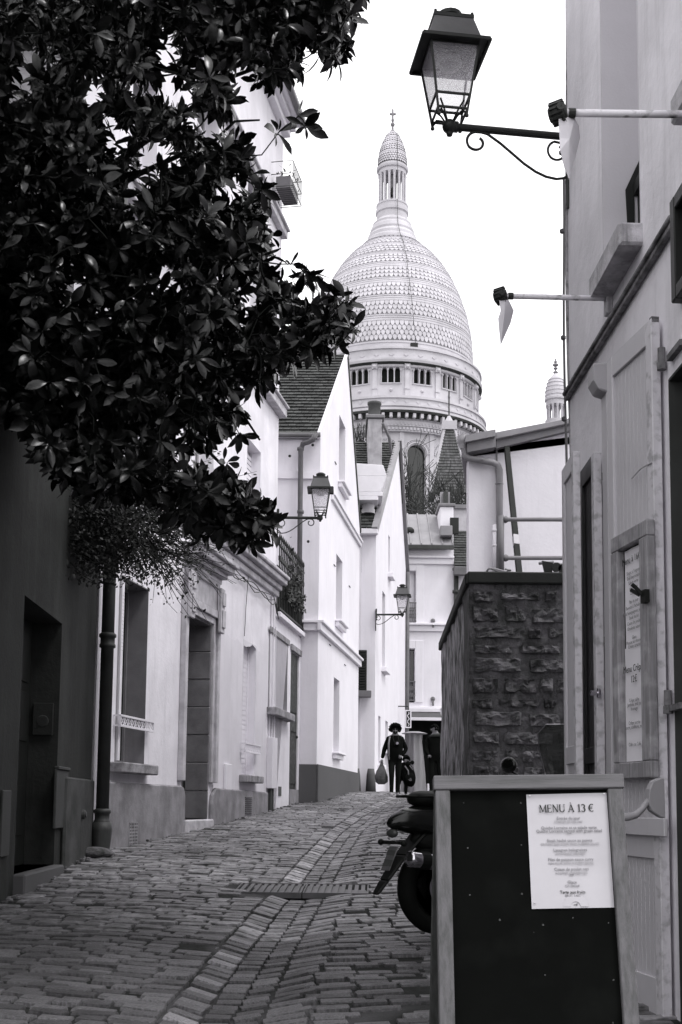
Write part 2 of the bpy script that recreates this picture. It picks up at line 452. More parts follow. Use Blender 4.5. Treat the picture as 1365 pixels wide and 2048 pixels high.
# ================================================================== ground and street
def grid_mesh(name, xs_of_y, ys, zf, m, kind='structure'):
    b = MB(); nx = len(xs_of_y(ys[0]))
    b.add([(x, y, zf(x, y)) for y in ys for x in xs_of_y(y)], [])
    for i in range(len(ys) - 1):
        for k in range(nx - 1):
            b.f.append((i * nx + k, i * nx + k + 1, (i + 1) * nx + k + 1, (i + 1) * nx + k)); b.mi.append(0)
    o = b.build(name, m, None, smooth=True)
    o['kind'] = kind
    return o
grid_mesh('ground', lambda y: [-700, -60, -12, -5, 0, 5, 12, 60, 700], [-80, -30, -10, 0, 10, 20, 28, 32, 36, 50, 100, 300, 1200], lambda x, y: zs(max(y, -10)) - .22, earth)
ys_ = [-6 + .3 * i for i in range(0, 185)]
def _xs(y):
    g = xg(y); L = interp(y, LEFTW) - .4; Rr = max(interp(y, RIGHTW), g + 1) + .4
    return [lerp(L, g - .4, k / 8) for k in range(8)] + [g - .4 + .08 * k for k in range(11)] + [lerp(g + .4, Rr, (k + 1) / 8) for k in range(8)]
street = grid_mesh('street', _xs, ys_, lambda x, y: gz(x, y) - .0165 + .015 * max(0, noise.noise(V((x * 1.7, y * 1.3, 9)))), mortar)

def sett_mesh(seed, n=5):
    r = random.Random(seed)
    j = lambda a: r.uniform(-a, a)
    a = [V((sx * (.5 + j(.025)), sy * (.5 + j(.05)), 0)) for sx, sy in ((-1, -1), (1, -1), (1, 1), (-1, 1))]
    def ring(ins, insy, z):
        out = []
        for i in range(4):
            p, q = a[i], a[(i + 1) % 4]
            out.append(V((p.x * (1 - ins), p.y * (1 - insy), z + (j(.012) if z > 0 else 0))))
            mid = (p + q) / 2
            out.append(V((mid.x * (1 - ins * .75) + j(.012), mid.y * (1 - insy * .75) + j(.03), z + (j(.016) if z > 0 else 0))))
        return out
    v = ring(0, 0, -.09) + ring(0, 0, -.012) + ring(.04, .12, .0) + [V((j(.05), j(.1), .007 + j(.004)))]
    f = []
    for l in range(2):
        for i in range(8): f.append((l * 8 + i, l * 8 + (i + 1) % 8, l * 8 + 8 + (i + 1) % 8, l * 8 + 8 + i))
    for i in range(8): f.append((16 + i, 16 + (i + 1) % 8, 24))
    return v, f
SV = [sett_mesh(s) for s in range(10)]
setts = []      # (Y, variant, matrix, pale)
def put_sett(cx, cy, ang, ln, wd, pale=0, lift=0.0):
    z = gz(cx, cy); e = .06
    sx = (gz(cx + e, cy) - gz(cx - e, cy)) / (2 * e); sy = (gz(cx, cy + e) - gz(cx, cy - e)) / (2 * e)
    nrm = V((-sx + RN.uniform(-.025, .025), -sy + RN.uniform(-.05, .035), 1)).normalized()
    U = V((math.cos(ang), math.sin(ang), 0)); U = (U - nrm * U.dot(nrm)).normalized(); Wv = nrm.cross(U)
    h = RN.uniform(-.008, .010) + lift
    M = Matrix(((U.x * ln, Wv.x * wd, nrm.x, cx), (U.y * ln, Wv.y * wd, nrm.y, cy), (U.z * ln, Wv.z * wd, nrm.z, z + h), (0, 0, 0, 1)))
    setts.append((cy, RN.randrange(10), M, pale))
GR = (at(588, 1782, 11.0), )
gry = 10.85
def blocked(x, y):
    gx = xg(10.9)
    return abs(y - 10.95) < .38 and gx - .62 < x < gx + .60
y = 4.2
rows = []
while y < 36:
    rows.append(y); y += .103 + .0065 * max(0, min(14, y - 6.5)) * (1 if y < 21 else .9)
for ri, y in enumerate(rows):
    pitch = (rows[ri + 1] - y) if ri + 1 < len(rows) else .2
    for side in (-1, 1):
        sl_ = .14 if side < 0 else .10
        s = .30 + RN.uniform(0, .02) if side < 0 else .20
        first = RN.uniform(.08, .2)
        for _ in range(60):
            ln = RN.uniform(.13, .26) if s > .35 else first + .06
            c = s + ln / 2
            x = xg(y) + side * c
            yy = y + side * sl_ * c * (1 if side > 0 else 1) + .012 * math.sin(x * 5 + ri * 1.3) + RN.uniform(-.006, .006)
            s += ln + RN.uniform(.012, .034)
            L, Rr = interp(yy, LEFTW), interp(yy, RIGHTW)
            if x < L + .10 or x > Rr - .02: 
                if (side < 0 and x < L) or (side > 0 and x > Rr): break
                continue
            if yy > 35.5 or blocked(x, yy): continue
            k = noise.noise(V((x * 1.1, yy * 1.1, 3)))
            if k > .40 and RN.random() < .4: continue                     # worn or filled spot
            put_sett(x, yy, math.atan(sl_ * side), ln, pitch * RN.uniform(.73, .90), 0, -.004 if k > .3 else 0)
y = 4.2
while y < 35.5:                                                         # the pale edge row and two rows of the gutter
    d = (xg(y + .3) - xg(y - .3)) / .6
    for off, ln, pl, a_ in ((-.205, .165, 1, -.16), (-.045, .135, 0, .05), (.10, .145, 0, .22)):
        if not blocked(xg(y) + off, y): put_sett(xg(y) + off, y + a_ * .1 + RN.uniform(-.01, .01), -d * .8 + a_ + RN.uniform(-.04, .04), ln, (.092 + .004 * (y - 4)) * RN.uniform(.82, 1.08) , pl if RN.random() < .66 else 0, .0)
    y += .118 + .0045 * (y - 4)
def visible_size(q):
    p = q[2].translation
    d = p - EYE
    yc = d.dot(_u) / d.dot(_f); xc = d.dot(_r) / d.dot(_f)
    py = PH / 2 + SHIFT * PH - yc * FPX; px = PW / 2 + xc * FPX
    if px < -20 or px > 866 or py > 2070: return -1
    return 1 / max(.1, d.length)
setts.sort(key=lambda q: -visible_size(q))
sm = []
for pl in (0, 1):
    for k in range(10):
        me = bpy.data.meshes.new('cobblestone'); me.from_pydata(SV[k][0], [], SV[k][1]); me.materials.append(sett_l if pl else sett); me.update(); sm.append(me)
for q in setts[:296]:
    o = bpy.data.objects.new('cobblestone', sm[q[1] + 10 * q[3]]); C.objects.link(o); o.matrix_world = q[2]; o.parent = street
b = MB()
for q in setts[296:]:
    v, f = SV[q[1]]; b.cur = q[3]; b.add([q[2] @ p for p in v], f)
o = b.build('cobblestones', [sett, sett_l], street, kind='stuff')

# small stones and litter along the left wall foot, and the iron drain grate
b = MB()
for i in range(260):
    yy = RN.uniform(9, 30); x = interp(yy, LEFTW) + .02 + abs(RN.gauss(0, .05)); r = RN.uniform(.008, .03)
    b.ball((x, yy, gz(x, yy) + r * .3), r, 6, (1.3, 1, .6))
o = b.build('loose_stones', mat('loose_stone', .2, .08, island=.5), None, kind='stuff')
o['label'] = 'small loose stones along the foot of the left walls'
gx = xg(10.95)
grate = thing('drain_grate', 'long ribbed iron drain grate laid across the gutter', 'drain grate', (gx, 10.95, gz(gx, 10.95)))
GF = Fr((gx - .02, 10.95, gz(gx + .5, 10.95) + .004), (1, -.03, .0), N=(.0, -.054, 1), W=(.03, 1, .054))
for k, (a0, a1) in enumerate(((-.60, -.005), (.005, .58))):
    b = MB(); b.fb(GF, a0, a1, -.34, .34, -.05, -.02)
    n = 9
    for i in range(n):
        u = lerp(a0 + .02, a1 - .02, (i + .5) / n); b.fb(GF, u - .017, u + .017, -.315, .315, -.02, -.004)
    b.fb(GF, a0, a1, -.34, -.32, -.02, 0); b.fb(GF, a0, a1, .32, .34, -.02, 0); b.fb(GF, a0, a0 + .012, -.32, .32, -.02, -.001); b.fb(GF, a1 - .012, a1, -.32, .32, -.02, -.001)
    b.build('grate_panel', mat('grate_iron', .13, .08, rough=.5, bump=.3), grate)
# ================================================================== left side
# ---- near garden wall (dark render) -------------------------------
PA0 = V((-2.485, 3.5, 0))
UA = (V((-2.85, 13.8, 0)) - PA0).normalized()
FA = Fr(PA0, UA)
LA = (V((-2.85, 13.8, 0)) - PA0).length
gw = thing('garden_wall', 'tall shade-darkened garden wall with a recessed doorway under the magnolia', 'wall', (-2.8, 10, .5))
du0, du1, dw0, dw1 = FA.rect(50, 1188, 125, 1240)
dw0 = gz(-2.6, 11) + .12
dw1 = FA.px(50, 1190)[1]
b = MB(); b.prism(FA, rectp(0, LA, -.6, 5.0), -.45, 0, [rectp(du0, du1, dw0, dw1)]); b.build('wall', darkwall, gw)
fbx('coping', capm, gw, FA, -.02, LA - .01, 5.0, 5.12, -.5, .07, bevel=.01)
b = MB(); b.fb(FA, du0, du1, dw0, dw1, -.34, -.29)
for k in (.12, .5, .74): b.fb(FA, du0 + .15, du1 - .15, lerp(dw0, dw1, k), lerp(dw0, dw1, k + .2), -.29, -.275)
dr = b.build('door', door_dk, gw, bevel=.004)
b = MB(); b.tube([FA.p(du0 + .15, dw0 + 1.0, -.28), FA.p(du0 + .15, dw0 + 1.0, -.22)], .03, 10); b.build('handle', chrome, dr)
FJ = Fr(FA.p(du1 - .004, 0, 0), -FA.N, N=-FA.U)            # far jamb of the doorway, facing the camera
b = MB(); b.fb(FJ, .05, .25, 2.0, 2.32, 0, .03)
ic = b.build('intercom', darkwall, gw, bevel=.006)
b = MB(); c0 = FJ.p(.15, 2.14, .03); b.lathe([(.0, .004), (.055, .004), (.06, 0)], c0, 16, axis=FJ.N)
for k in range(5): b.fb(FJ, .105, .195, 2.10 + .018 * k, 2.106 + .018 * k, .034, .038)
b.build('speaker_grille', mat('intercom_grille', .05, .03), ic)
fbx('doorstep', socle_d, gw, FA, du0 - .02, du1 + .02, gz(-2.7, 11) - .3, dw0, -.33, .10, bevel=.015)
au0, au1, aw0, aw1 = FA.rect(127, 1540, 190, 1730)
mw1 = FA.px(128, 1553)[1]
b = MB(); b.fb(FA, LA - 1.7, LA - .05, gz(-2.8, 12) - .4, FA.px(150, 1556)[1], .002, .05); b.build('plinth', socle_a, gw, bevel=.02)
q0, q1, r0, r1 = FA.rect(108, 1538, 128, 1655)
b = MB(); b.fb(FA, q0 + .02, q1, r0, r1, .002, .03); b.fb(FA, q0 + .02, q1, r1, r1 + .03, .002, .05); b.build('meter_panel', mat('panel_grey', .05, .035, rough=.6), gw, bevel=.006)
q0, q1, r0, r1 = FA.rect(2, 1580, 14, 1712)
b = MB(); b.fb(FA, q0, q1, r0, r1, .002, .02); b.build('meter_panel', mat('panel_grey', .05), gw, bevel=.006)
b = MB(); p0 = FA.p(LA - .8, 1.22, .05); b.lathe([(.0, .05), (.03, .05), (.032, .04), (.05, .03), (.055, 0)], p0, 12, axis=FA.N); b.build('tap_stub', pipe_dk, gw)

# ---- white house (three storeys) ----------------------------------
PB0, PB1 = V((-2.83, 13.82, 0)), V((-1.26, 22.6, 0))
FB = Fr(PB0, PB1 - PB0)
LB = (PB1 - PB0).length
wh = thing('white_house', 'tall white rendered town house behind the magnolia with a moulded doorway', 'house', (-2.6, 18, .9))
HB = 14.55
gB = lambda u: gz(*(FB.p(u, 0).xy)) 
w1 = FB.rect(240, 1165, 288, 1528); w1 = (w1[0], w1[1], FB.px(288, 1530)[1], FB.px(240, 1165)[1] + .1)
dB = FB.rect(372, 1225, 415, 1645); dB = (dB[0], dB[1], gB(4.5) + .10, FB.px(372, 1222)[1])
w2 = FB.rect(487, 1278, 508, 1555); w2 = (w2[0], w2[1], FB.px(508, 1552)[1], FB.px(487, 1278)[1])
w3 = FB.rect(495, 868, 519, 1090); w3 = (w3[0], w3[1], w3[2] - .05, FB.px(495, 872)[1])
w4 = (w3[0], w3[1], w3[3] + 1.55, w3[3] + 3.3)
w5 = (w3[0] - .3, w3[1] - .1, 11.0, 12.6)
def left_row(w, n=2, step=3.0): return [(w[0] - step * (k + 1), w[1] - step * (k + 1), w[2], w[3]) for k in range(n)]
up = [w3, w4, w5] + [q for w in (w3, w4, w5) for q in left_row(w)]
up = [q for q in up if q[0] > .4]
b = MB()
b.prism(FB, rectp(0, LB, 0, HB), -.45, 0, [rectp(*q) for q in [w1, dB, w2] + up])
b.build('wall', white_old, wh)
# side and back so that the house is a closed body; the side seen over the garden wall is bare grey rubble render
FS = Fr(PB0 + V((0, .002, 0)), V((-1, -.1, 0)), flip=False)
FS = Fr(PB0 - FB.N * .45, -FB.N)
b = MB(); b.prism(Fr(PB0 + FB.N * 0, -FB.N, N=-FB.U), rectp(.46, 9, 0, HB + .0), -.3, 0); b.build('side_wall', mat('bare_side_render', .26, .12, scale=1.6, bump=1.0, bscale=5, bdist=.06, streak=.5, streakv=.12, mottle=(2.2, .14, .7)), wh)
b = MB(); b.prism(Fr(PB1 - FB.U * .004, -FB.N, N=FB.U), rectp(.46, 9, 0, HB), -.3, 0); b.build('side_wall', white, wh)
b = MB(); b.fb(FB, -.0, LB, 0, HB, -9.3, -9); b.build('back_wall', white, wh)
b = MB(); b.hexa([FB.p(-.1, HB + .30, .35), FB.p(LB + .12, HB + .30, .35), FB.p(LB + .12, HB + 2.2, -4.5), FB.p(-.1, HB + 2.2, -4.5), FB.p(-.1, HB + .42, .35), FB.p(LB + .12, HB + .42, .35), FB.p(LB + .12, HB + 2.32, -4.5), FB.p(-.1, HB + 2.32, -4.5)]); b.build('roof', zinc, wh)
b = MB(); b.fb(FB, -.05, LB + .05, HB, HB + .12, -.4, .14); b.fb(FB, -.05, LB + .07, HB + .12, HB + .22, -.4, .24); b.fb(FB, -.05, LB + .1, HB + .22, HB + .30, -.4, .34); b.build('eaves_cornice', white, wh, bevel=.01)
fbx('gutter', zincd, wh, FB, -.05, LB + .13, HB + .20, HB + .31, .345, .46, bevel=.02)
for i, q in enumerate(up):
    window(wh, FB, q[0], q[1], q[2], q[3], .22, pane=glass_g, frame=shut_w, mull=1, trans=(.62,))
    reveal(wh, FB, q[0], q[1], q[2], q[3], .22, white)
for q in (w3,):
    b = MB(); n = 18
    for k in range(n): b.fb(FB, q[0] + .03, q[1] - .03, lerp(q[2], q[3] - .1, k / n) + .01, lerp(q[2], q[3] - .1, (k + 1) / n) - .012, -.19, -.165)
    b.fb(FB, q[0], q[0] + .04, q[2], q[3], -.2, -.155); b.fb(FB, q[1] - .04, q[1], q[2], q[3], -.2, -.155)
    b.build('roller_shutter', shut_w, wh)
# string courses
for (xa, ya, xb, yb, dn, dz) in ((433, 690, 532, 800, .16, .17), (440, 250, 545, 440, .12, .14)):
    ua, wa = FB.px(xa, ya); ub, wb = FB.px(xb, yb)
    b = MB(); wv = wb; b.fb(FB, 0, LB + .02, wv, wv + dz, .002, dn); b.fb(FB, 0, LB + .02, wv + dz, wv + dz + .05, .002, dn + .05)
    b.build('string_course', mould_m, wh, bevel=.01)
# ground floor cornice between first and ground storey
ucn, wcn = FB.px(545, 1187)
b = MB()
for k, (z0, z1, nn) in enumerate(((-.02, .10, .06), (.10, .20, .12), (.20, .30, .22), (.30, .37, .27))): b.fb(FB, dB[1] - 1.2, LB + .03, wcn + z0, wcn + z1, .002, nn)
b.build('cornice', mould_m, wh, bevel=.012)
# doorway
b = MB(); b.fb(FB, dB[0], dB[1], dB[2], dB[3], -.42, -.36)
for z0, z1 in ((.08, .42), (.46, .93)): b.fb(FB, dB[0] + .14, dB[1] - .14, lerp(dB[2], dB[3], z0), lerp(dB[2], dB[3], z1), -.36, -.345)
d_ = b.build('door', door_dk, wh, bevel=.005)
b = MB(); b.tube([FB.p(dB[0] + .2, dB[2] + 1.05, -.35), FB.p(dB[0] + .2, dB[2] + 1.05, -.27)], .035, 10); b.build('handle', chrome, d_)
b = MB()
for k in range(10): b.tube([FB.p(lerp(dB[0] + .2, dB[1] - .2, (k + .5) / 10), lerp(dB[2], dB[3], .5), -.33), FB.p(lerp(dB[0] + .2, dB[1] - .2, (k + .5) / 10), lerp(dB[2], dB[3], .92), -.33)], .008, 5)
b.build('door_grille', iron, d_)
nb = 7
for k in range(nb):       # stone blocks of the far jamb
    z0, z1 = lerp(dB[2], dB[3], k / nb), lerp(dB[2], dB[3], (k + 1) / nb)
    b = MB(); b.fb(FB, dB[1] - .03 - .006 * (k % 2), dB[1] + .002, z0 + .006, z1 - .006, -.36, .003); b.build('jamb_stone', stone_jamb, wh, bevel=.008)
b = MB(); b.fb(FB, dB[0] - .002, dB[0] + .03, dB[2], dB[3], -.36, .003); b.fb(FB, dB[0] + .03, dB[1] - .04, dB[3] - .03, dB[3] + .002, -.36, .003); b.build('reveal', stone_jamb, wh)
b = MB()                                     # moulded surround
for (a0, a1, nn) in ((0, .10, .05), (.10, .22, .09)):
    b.fb(FB, dB[0] - a1, dB[0] - a0 - .001, dB[2] + .55, dB[3] + a1, .002, nn); b.fb(FB, dB[1] + a0 + .001, dB[1] + a1, dB[2] + .55, dB[3] + a1, .002, nn + .001)
    b.fb(FB, dB[0] - a0, dB[1] + a0, dB[3] + a0 + .001, dB[3] + a1, .002, nn - .001)
b.build('door_surround', mould_m, wh, bevel=.008)
cu0, cw0 = FB.px(375, 1105); cu1, cw1 = FB.px(438, 1170)
zt = dB[3] + .22
b = MB(); b.fb(FB, dB[0] - .10, dB[1] + .10, zt, zt + .42, .002, .07)
for (z0, z1, nn, ex) in ((.42, .50, .12, .12), (.50, .58, .20, .16), (.58, .68, .30, .22), (.68, .75, .36, .26)): b.fb(FB, dB[0] - ex, dB[1] + ex, zt + z0, zt + z1, .002, nn)
b.build('door_hood', mould_m, wh, bevel=.012)
b = MB()
n = 22
for k in range(n): u = lerp(dB[0] - .05, dB[1] + .05, (k + .5) / n); b.fb(FB, u - .02, u + .02, zt + .34, zt + .42, .071, .115)
b.build('dentil_row', mould_m, wh, kind='stuff')
for uu in (dB[0] - .22, dB[1] + .02): 
    b = MB(); b.fb(FB, uu, uu + .2, zt - .34, zt + .36, .093, .15); b.fb(FB, uu + .03, uu + .17, zt - .26, zt + .02, .15, .175); b.fb(FB, uu + .03, uu + .17, zt + .08, zt + .3, .15, .175); b.build('console_bracket', mould_m, wh, bevel=.01)
fbx('doorstep', sill_w, wh, FB, dB[0] - .03, dB[1] + .03, gB(4.5) - .3, dB[2], -.36, .10, bevel=.02)
# plinths left and right of the door
pz = FB.px(362, 1572)[1]
b = MB(); b.prism(FB, [(.25, 0), (dB[0] - .03, 0), (dB[0] - .03, pz - .12), (dB[0] - .1, pz - .02), (dB[0] - .2, pz), (.25, pz)], .002, .075); b.build('plinth', socle_m, wh, bevel=.02)
b = MB(); b.prism(FB, [(dB[1] + .03, 0), (LB - .62, 0), (LB - .62, pz - .03), (dB[1] + .25, pz - .0), (dB[1] + .08, pz - .1), (dB[1] + .03, pz - .25)], .002, .07); b.build('plinth', socle_m, wh, bevel=.02)
ztop_ = FB.px(440, 1262)[1]; ua_, ub_ = dB[1] + .24, LB - .6
pts = [(ua_, pz - .02), (ub_, pz - .02)] + [(lerp(ub_, ua_, i / 24), ztop_ + .05 * noise.noise(V((i * .7, 3, 1))) + .10 * noise.noise(V((i * .21, 5, 1)))) for i in range(25)]
b = MB(); b.prism(FB, pts, .0005, .004, [rectp(w2[0] - .001, w2[1] + .001, w2[2], w2[3])]); b.build('lower_paint_coat', mat('lower_paint_coat', .68, .60, streak=.35, streakv=.4, scale=1.2, bump=.4, bscale=14), wh)
# window 1 : folded shutter, reveal, guard rail, sill
def lattice_guard(parent, F, u0, u1, w0, w1, n, m, cells):
    b = MB()
    for z in (w0, w1): b.fb(F, u0 - .03, u1 + .03, z - .012, z + .012, n, n + .03)
    for u in (u0 - .03, u1 + .018): b.fb(F, u, u + .012, w0, w1, n + .002, n + .028)
    for z in (w0, w1):
        for u in (u0 - .028, u1 + .016): b.fb(F, u, u + .012, z - .010, z + .010, 0, n)
    st = (u1 - u0) / cells
    for k in range(cells):
        c = u0 + (k + .5) * st; zc = (w0 + w1) / 2
        pts = [F.p(c + st * .46 * math.cos(a), zc + (w1 - w0) * .44 * math.sin(a), n + .015) for a in [i * math.pi / 5 for i in range(11)]]
        b.tube(pts, .006, 4, cap=False)
        b.tube([F.p(c - st * .5, w0, n + .015), F.p(c + st * .5, w1, n + .015)], .004, 4, cap=False)
        b.tube([F.p(c + st * .5, w0, n + .015), F.p(c - st * .5, w1, n + .015)], .004, 4, cap=False)
    return b.build('window_guard', m, parent)
window(wh, FB, w1[0], w1[1], w1[2], w1[3], .26, pane=glass_d, frame=reveal_m, mull=1)
reveal(wh, FB, w1[0], w1[1], w1[2], w1[3], .26, reveal_m)
b = MB(); b.fb(FB, w1[0] + .03, w1[0] + .07, w1[2] + .02, w1[3] - .02, -.24, .03); b.fb(FB, w1[0] + .075, w1[0] + .115, w1[2] + .02, w1[3] - .02, -.24, .025)
fs = b.build('folded_shutter', shut_w, wh, bevel=.004)
b = MB()
for j in (0, 1):
    for k in range(16):
        uu = w1[0] + .05 + .045 * j; zz = w1[3] - .25 - k * .045
        b.lathe([(0, .002), (.005, .002)], FB.p(uu, zz, .0305 - .005 * j), 5, axis=FB.N)
b.build('vent_hole', ink, fs, kind='stuff')
lattice_guard(wh, FB, w1[0] - .05, w1[1] + .05, FB.px(288, 1462)[1], FB.px(288, 1443)[1], .07, shut_w, 9)
fbx('sill', sillm, wh, FB, w1[0] - .16, w1[1] + .10, w1[2] - .13, w1[2] - .002, -.26, .17, bevel=.015)
# window 2 : closed shutters
b = MB(); z0, z1 = w2[2], w2[3]; n = 26
for h in (0, 1):
    a0 = lerp(w2[0], w2[1], .5 * h) + .01; a1 = lerp(w2[0], w2[1], .5 * h + .5) - .006
    b.fb(FB, a0, a0 + .05, z0, z1 - .02, -.17, -.13); b.fb(FB, a1 - .05, a1, z0, z1 - .02, -.17, -.131)
    for k in range(0): b.hexa([FB.p(a0 + .05, zz, -.135), FB.p(a1 - .05, zz, -.135), FB.p(a1 - .05, zz + .02, -.165), FB.p(a0 + .05, zz + .02, -.165), FB.p(a0 + .05, zz + .062, -.142), FB.p(a1 - .05, zz + .062, -.142), FB.p(a1 - .05, zz + .075, -.165), FB.p(a0 + .05, zz + .075, -.165)])
b.fb(FB, w2[0] + .03, w2[1] - .03, z0 + .02, z1 - .04, -.165, -.145)
for k in range(n): zz = lerp(z0 + .05, z1 - .08, k / n); b.fb(FB, w2[0] + .06, w2[1] - .06, zz, zz + .05, -.145, -.141)
b.build('louvred_shutters', shut_w, wh)
b = MB(); b.fb(FB, w2[0], w2[1], w2[2], w2[3], -.3, -.25); b.build('shutter_backing', shut_w, wh)
reveal(wh, FB, w2[0], w2[1], w2[2], w2[3], .26, white)
lattice_guard(wh, FB, w2[0] - .06, w2[1] + .06, FB.px(510, 1508)[1], FB.px(510, 1492)[1], .07, shut_w, 8)
fbx('sill', sillm, wh, FB, w2[0] - .12, w2[1] + .1, w2[2] - .13, w2[2] - .002, -.25, .16, bevel=.015)
# small fittings
q = FB.rect(447, 1527, 457, 1580); fbx('meter_box', pale, wh, FB, q[0], q[1], q[2], q[3], .002, .06, bevel=.01)
q = FB.rect(247, 1645, 262, 1690); b = MB(); b.fb(FB, q[0], q[1], q[2], q[3], .07, .085); vg = b.build('vent_plate', sillm, wh)
b = MB()
for i in range(7):
    for j in range(5): b.fb(FB, lerp(q[0], q[1], (j + .3) / 5), lerp(q[0], q[1], (j + .7) / 5), lerp(q[2], q[3], (i + .25) / 7), lerp(q[2], q[3], (i + .75) / 7), .085, .0865)
b.build('vent_slots', ink, vg, kind='stuff')
q = FB.rect(483, 1592, 495, 1628); b = MB()
for i in range(9): b.fb(FB, q[0], q[1], lerp(q[2], q[3], i / 9), lerp(q[2], q[3], (i + .5) / 9), .07, .082)
b.build('vent_louvres', mat('vent_grey', .12), wh, kind='stuff')
q = FB.rect(525, 1472, 540, 1577); fbx('cable_box', pale, wh, FB, LB - .52, LB - .12, q[2], q[3], .002, .11, bevel=.006)
b = MB()
for k, (uu, top) in enumerate(((LB - .42, 1190), (LB - .30, 1190), (LB - .2, 1250))):
    zz = FB.px(540, top)[1]; b.tube([FB.p(uu + .02 * math.sin(z * 1.7 + k), z, .02 + .02 * k) for z in [lerp(q[3], zz, i / 10) for i in range(11)]], .012 + .006 * (k == 0), 6)
b.build('service_pipes', pale, wh)
b = MB()
for k in range(2): b.tube([FB.p(LB - .42 + .16 * k, gB(LB) - .1, .05), FB.p(LB - .42 + .16 * k, q[2], .05)], .035, 8)
b.build('lower_pipes', pipe_dk, wh)
b = MB()                                    # slack cables under the cornice
for k in range(3):
    pts = [FB.p(lerp(dB[1] + .4, LB - .1, i / 14), wcn - .06 - .05 * k - .12 * math.sin(i / 14 * math.pi * (1 + k)) ** 2 - (.3 if i == 14 else 0), .05 + .02 * k) for i in range(15)]
    b.tube(pts, .008, 5)
uu = FB.px(440, 1250)[0]
b.tube([FB.p(FB.px(492, 1180)[0], wcn - .05, .04), FB.p(w2[0] + .02, wcn - .6, .03), FB.p(w2[0], w2[3] + .05, .02)], .006, 5)
b.build('cable', iron, wh)
# planter cage at the upper window
fz = FB.px(545, 380)[1]; fu = FB.px(548, 380)[0]
pc = thing('window_planter', 'wire window basket with plants high on the white house', 'planter', FB.p(LB - .9, fz, .2))
b = MB()
for z in (fz, fz + .25, fz + .5):
    b.tube([FB.p(LB - .95, z, 0), FB.p(LB - .95, z, .42), FB.p(LB - .15, z, .42), FB.p(LB - .15, z, 0)], .008, 4)
for k in range(12): u = lerp(LB - .95, LB - .15, k / 11); b.tube([FB.p(u, fz, 0), FB.p(u, fz, .42), FB.p(u, fz + .5, .42)], .005, 4)
b.build('basket', iron, pc)
fbx('trough', irong, pc, FB, LB - .88, LB - .2, fz + .01, fz + .24, .08, .36)
b = MB()
for k in range(90):
    c = FB.p(RN.uniform(LB - .9, LB - .2), fz + .24 + abs(RN.gauss(0, .13)), RN.uniform(.05, .42)); r = RN.uniform(.02, .045)
    a = V((RN.gauss(0, 1), RN.gauss(0, 1), RN.gauss(0, 1))).normalized(); e = a.orthogonal().normalized(); b.add([c, c + a * r + e * r * .5, c + a * 2 * r, c + a * r - e * r * .5], [(0, 1, 2, 3)])
b.build('plants', leaf_s, pc, kind='stuff')
# drainpipe at the bend
dp = thing('drainpipe', 'thick dark cast iron drainpipe standing between the garden wall and white house', 'drainpipe', (-2.72, 13.75, .8))
px_, py_ = -2.70, 13.74
gp = gz(px_, py_)
b = MB(); b.tube([(px_, py_, gp + .32), (px_, py_, 9)], .075, 16); b.build('pipe', pipe_dk, dp, smooth=True)
for zc in (gp + .42, at(205, 1280, 13.7).z, 5.6):
    b = MB(); b.lathe([(.075, -.09), (.095, -.08), (.095, -.05), (.085, -.04), (.085, .03), (.1, .04), (.1, .07), (.075, .09)], (px_, py_, zc), 16); b.build('collar', pipe_dk, dp, smooth=True)
b = MB(); b.lathe([(.075, 0), (.11, .0), (.12, -.1), (.10, -.3), (.10, -.36)], (px_, py_, gp + .36), 16); b.build('shoe', pipe_dk, dp, smooth=True)
st_ = MB(); st_.ball((px_ - .02, py_ - .28, gp + .02), .2, 14, (1.1, .9, .35)); o = st_.build('kerb_stone', rubble, None, smooth=True); o['label'] = 'low worn stone block at the foot of the dark drainpipe'; o['category'] = 'stone'

# ---- low annex with fence on top -----------------------------------
PC0, PC1 = V((-1.255, 22.62, 0)), V((-.87, 25.45, 0))
FC = Fr(PC0, PC1 - PC0); LC = (PC1 - PC0).length
an = thing('low_annex', 'low white annex with a deep window and a narrow worn dark door below the fence', 'building', (-1.2, 24, 1.25))
zc = FC.px(560, 1240)[1]
wa = FC.rect(541, 1262, 574, 1425); wa = (wa[0], wa[1], FC.px(572, 1428)[1], FC.px(545, 1268)[1])
da = FC.rect(581, 1297, 598, 1588); da = (1.70, 2.68, gz(-.9, 25) + .28, FC.px(581, 1300)[1])
b = MB(); b.prism(FC, rectp(0, LC, .4, zc), -.5, 0, [rectp(*wa), rectp(*da)]); b.build('wall', white_old, an)
fbx('roof_slab', white_old, an, FC, -.0, LC, zc, zc + .1, -3, .10, bevel=.01)
window(an, FC, wa[0], wa[1], wa[2], wa[3], .3, frame=reveal_m); reveal(an, FC, *wa, .3, mat('annex_reveal', .33, .25, streak=.3))
fbx('sill', sillm, an, FC, wa[0] - .08, wa[1] + .08, wa[2] - .15, wa[2] - .002, -.3, .16, bevel=.015)
fbx('lintel', sillm, an, FC, wa[0] - .08, wa[1] + .1, wa[3] + .002, wa[3] + .12, .002, .03, bevel=.01)
b = MB(); b.fb(FC, da[0], da[1], da[2], da[3], -.12, -.03)
for z0, z1 in ((.04, .38), (.42, .52), (.56, .88)): b.fb(FC, da[0] + .1, da[1] - .1, lerp(da[2], da[3], z0), lerp(da[2], da[3], z1), -.03, -.012)
d2 = b.build('door', door_old, an, bevel=.006)
b = MB(); b.ball(FC.p(da[1] - .07, da[2] + 1.1, -.02), .035, 8); b.build('handle', iron, d2)
fbx('lintel', sillm, an, FC, da[0] - .1, da[1] + .1, da[3] + .002, da[3] + .13, .002, .05, bevel=.01)
fbx('doorstep', socle_m, an, FC, da[0], da[1], .9, da[2], -.12, .03)
q = FC.rect(557, 1573, 562, 1592); fbx('vent', pipe_dk, an, FC, q[0], q[1], q[2], q[3], .002, .012)
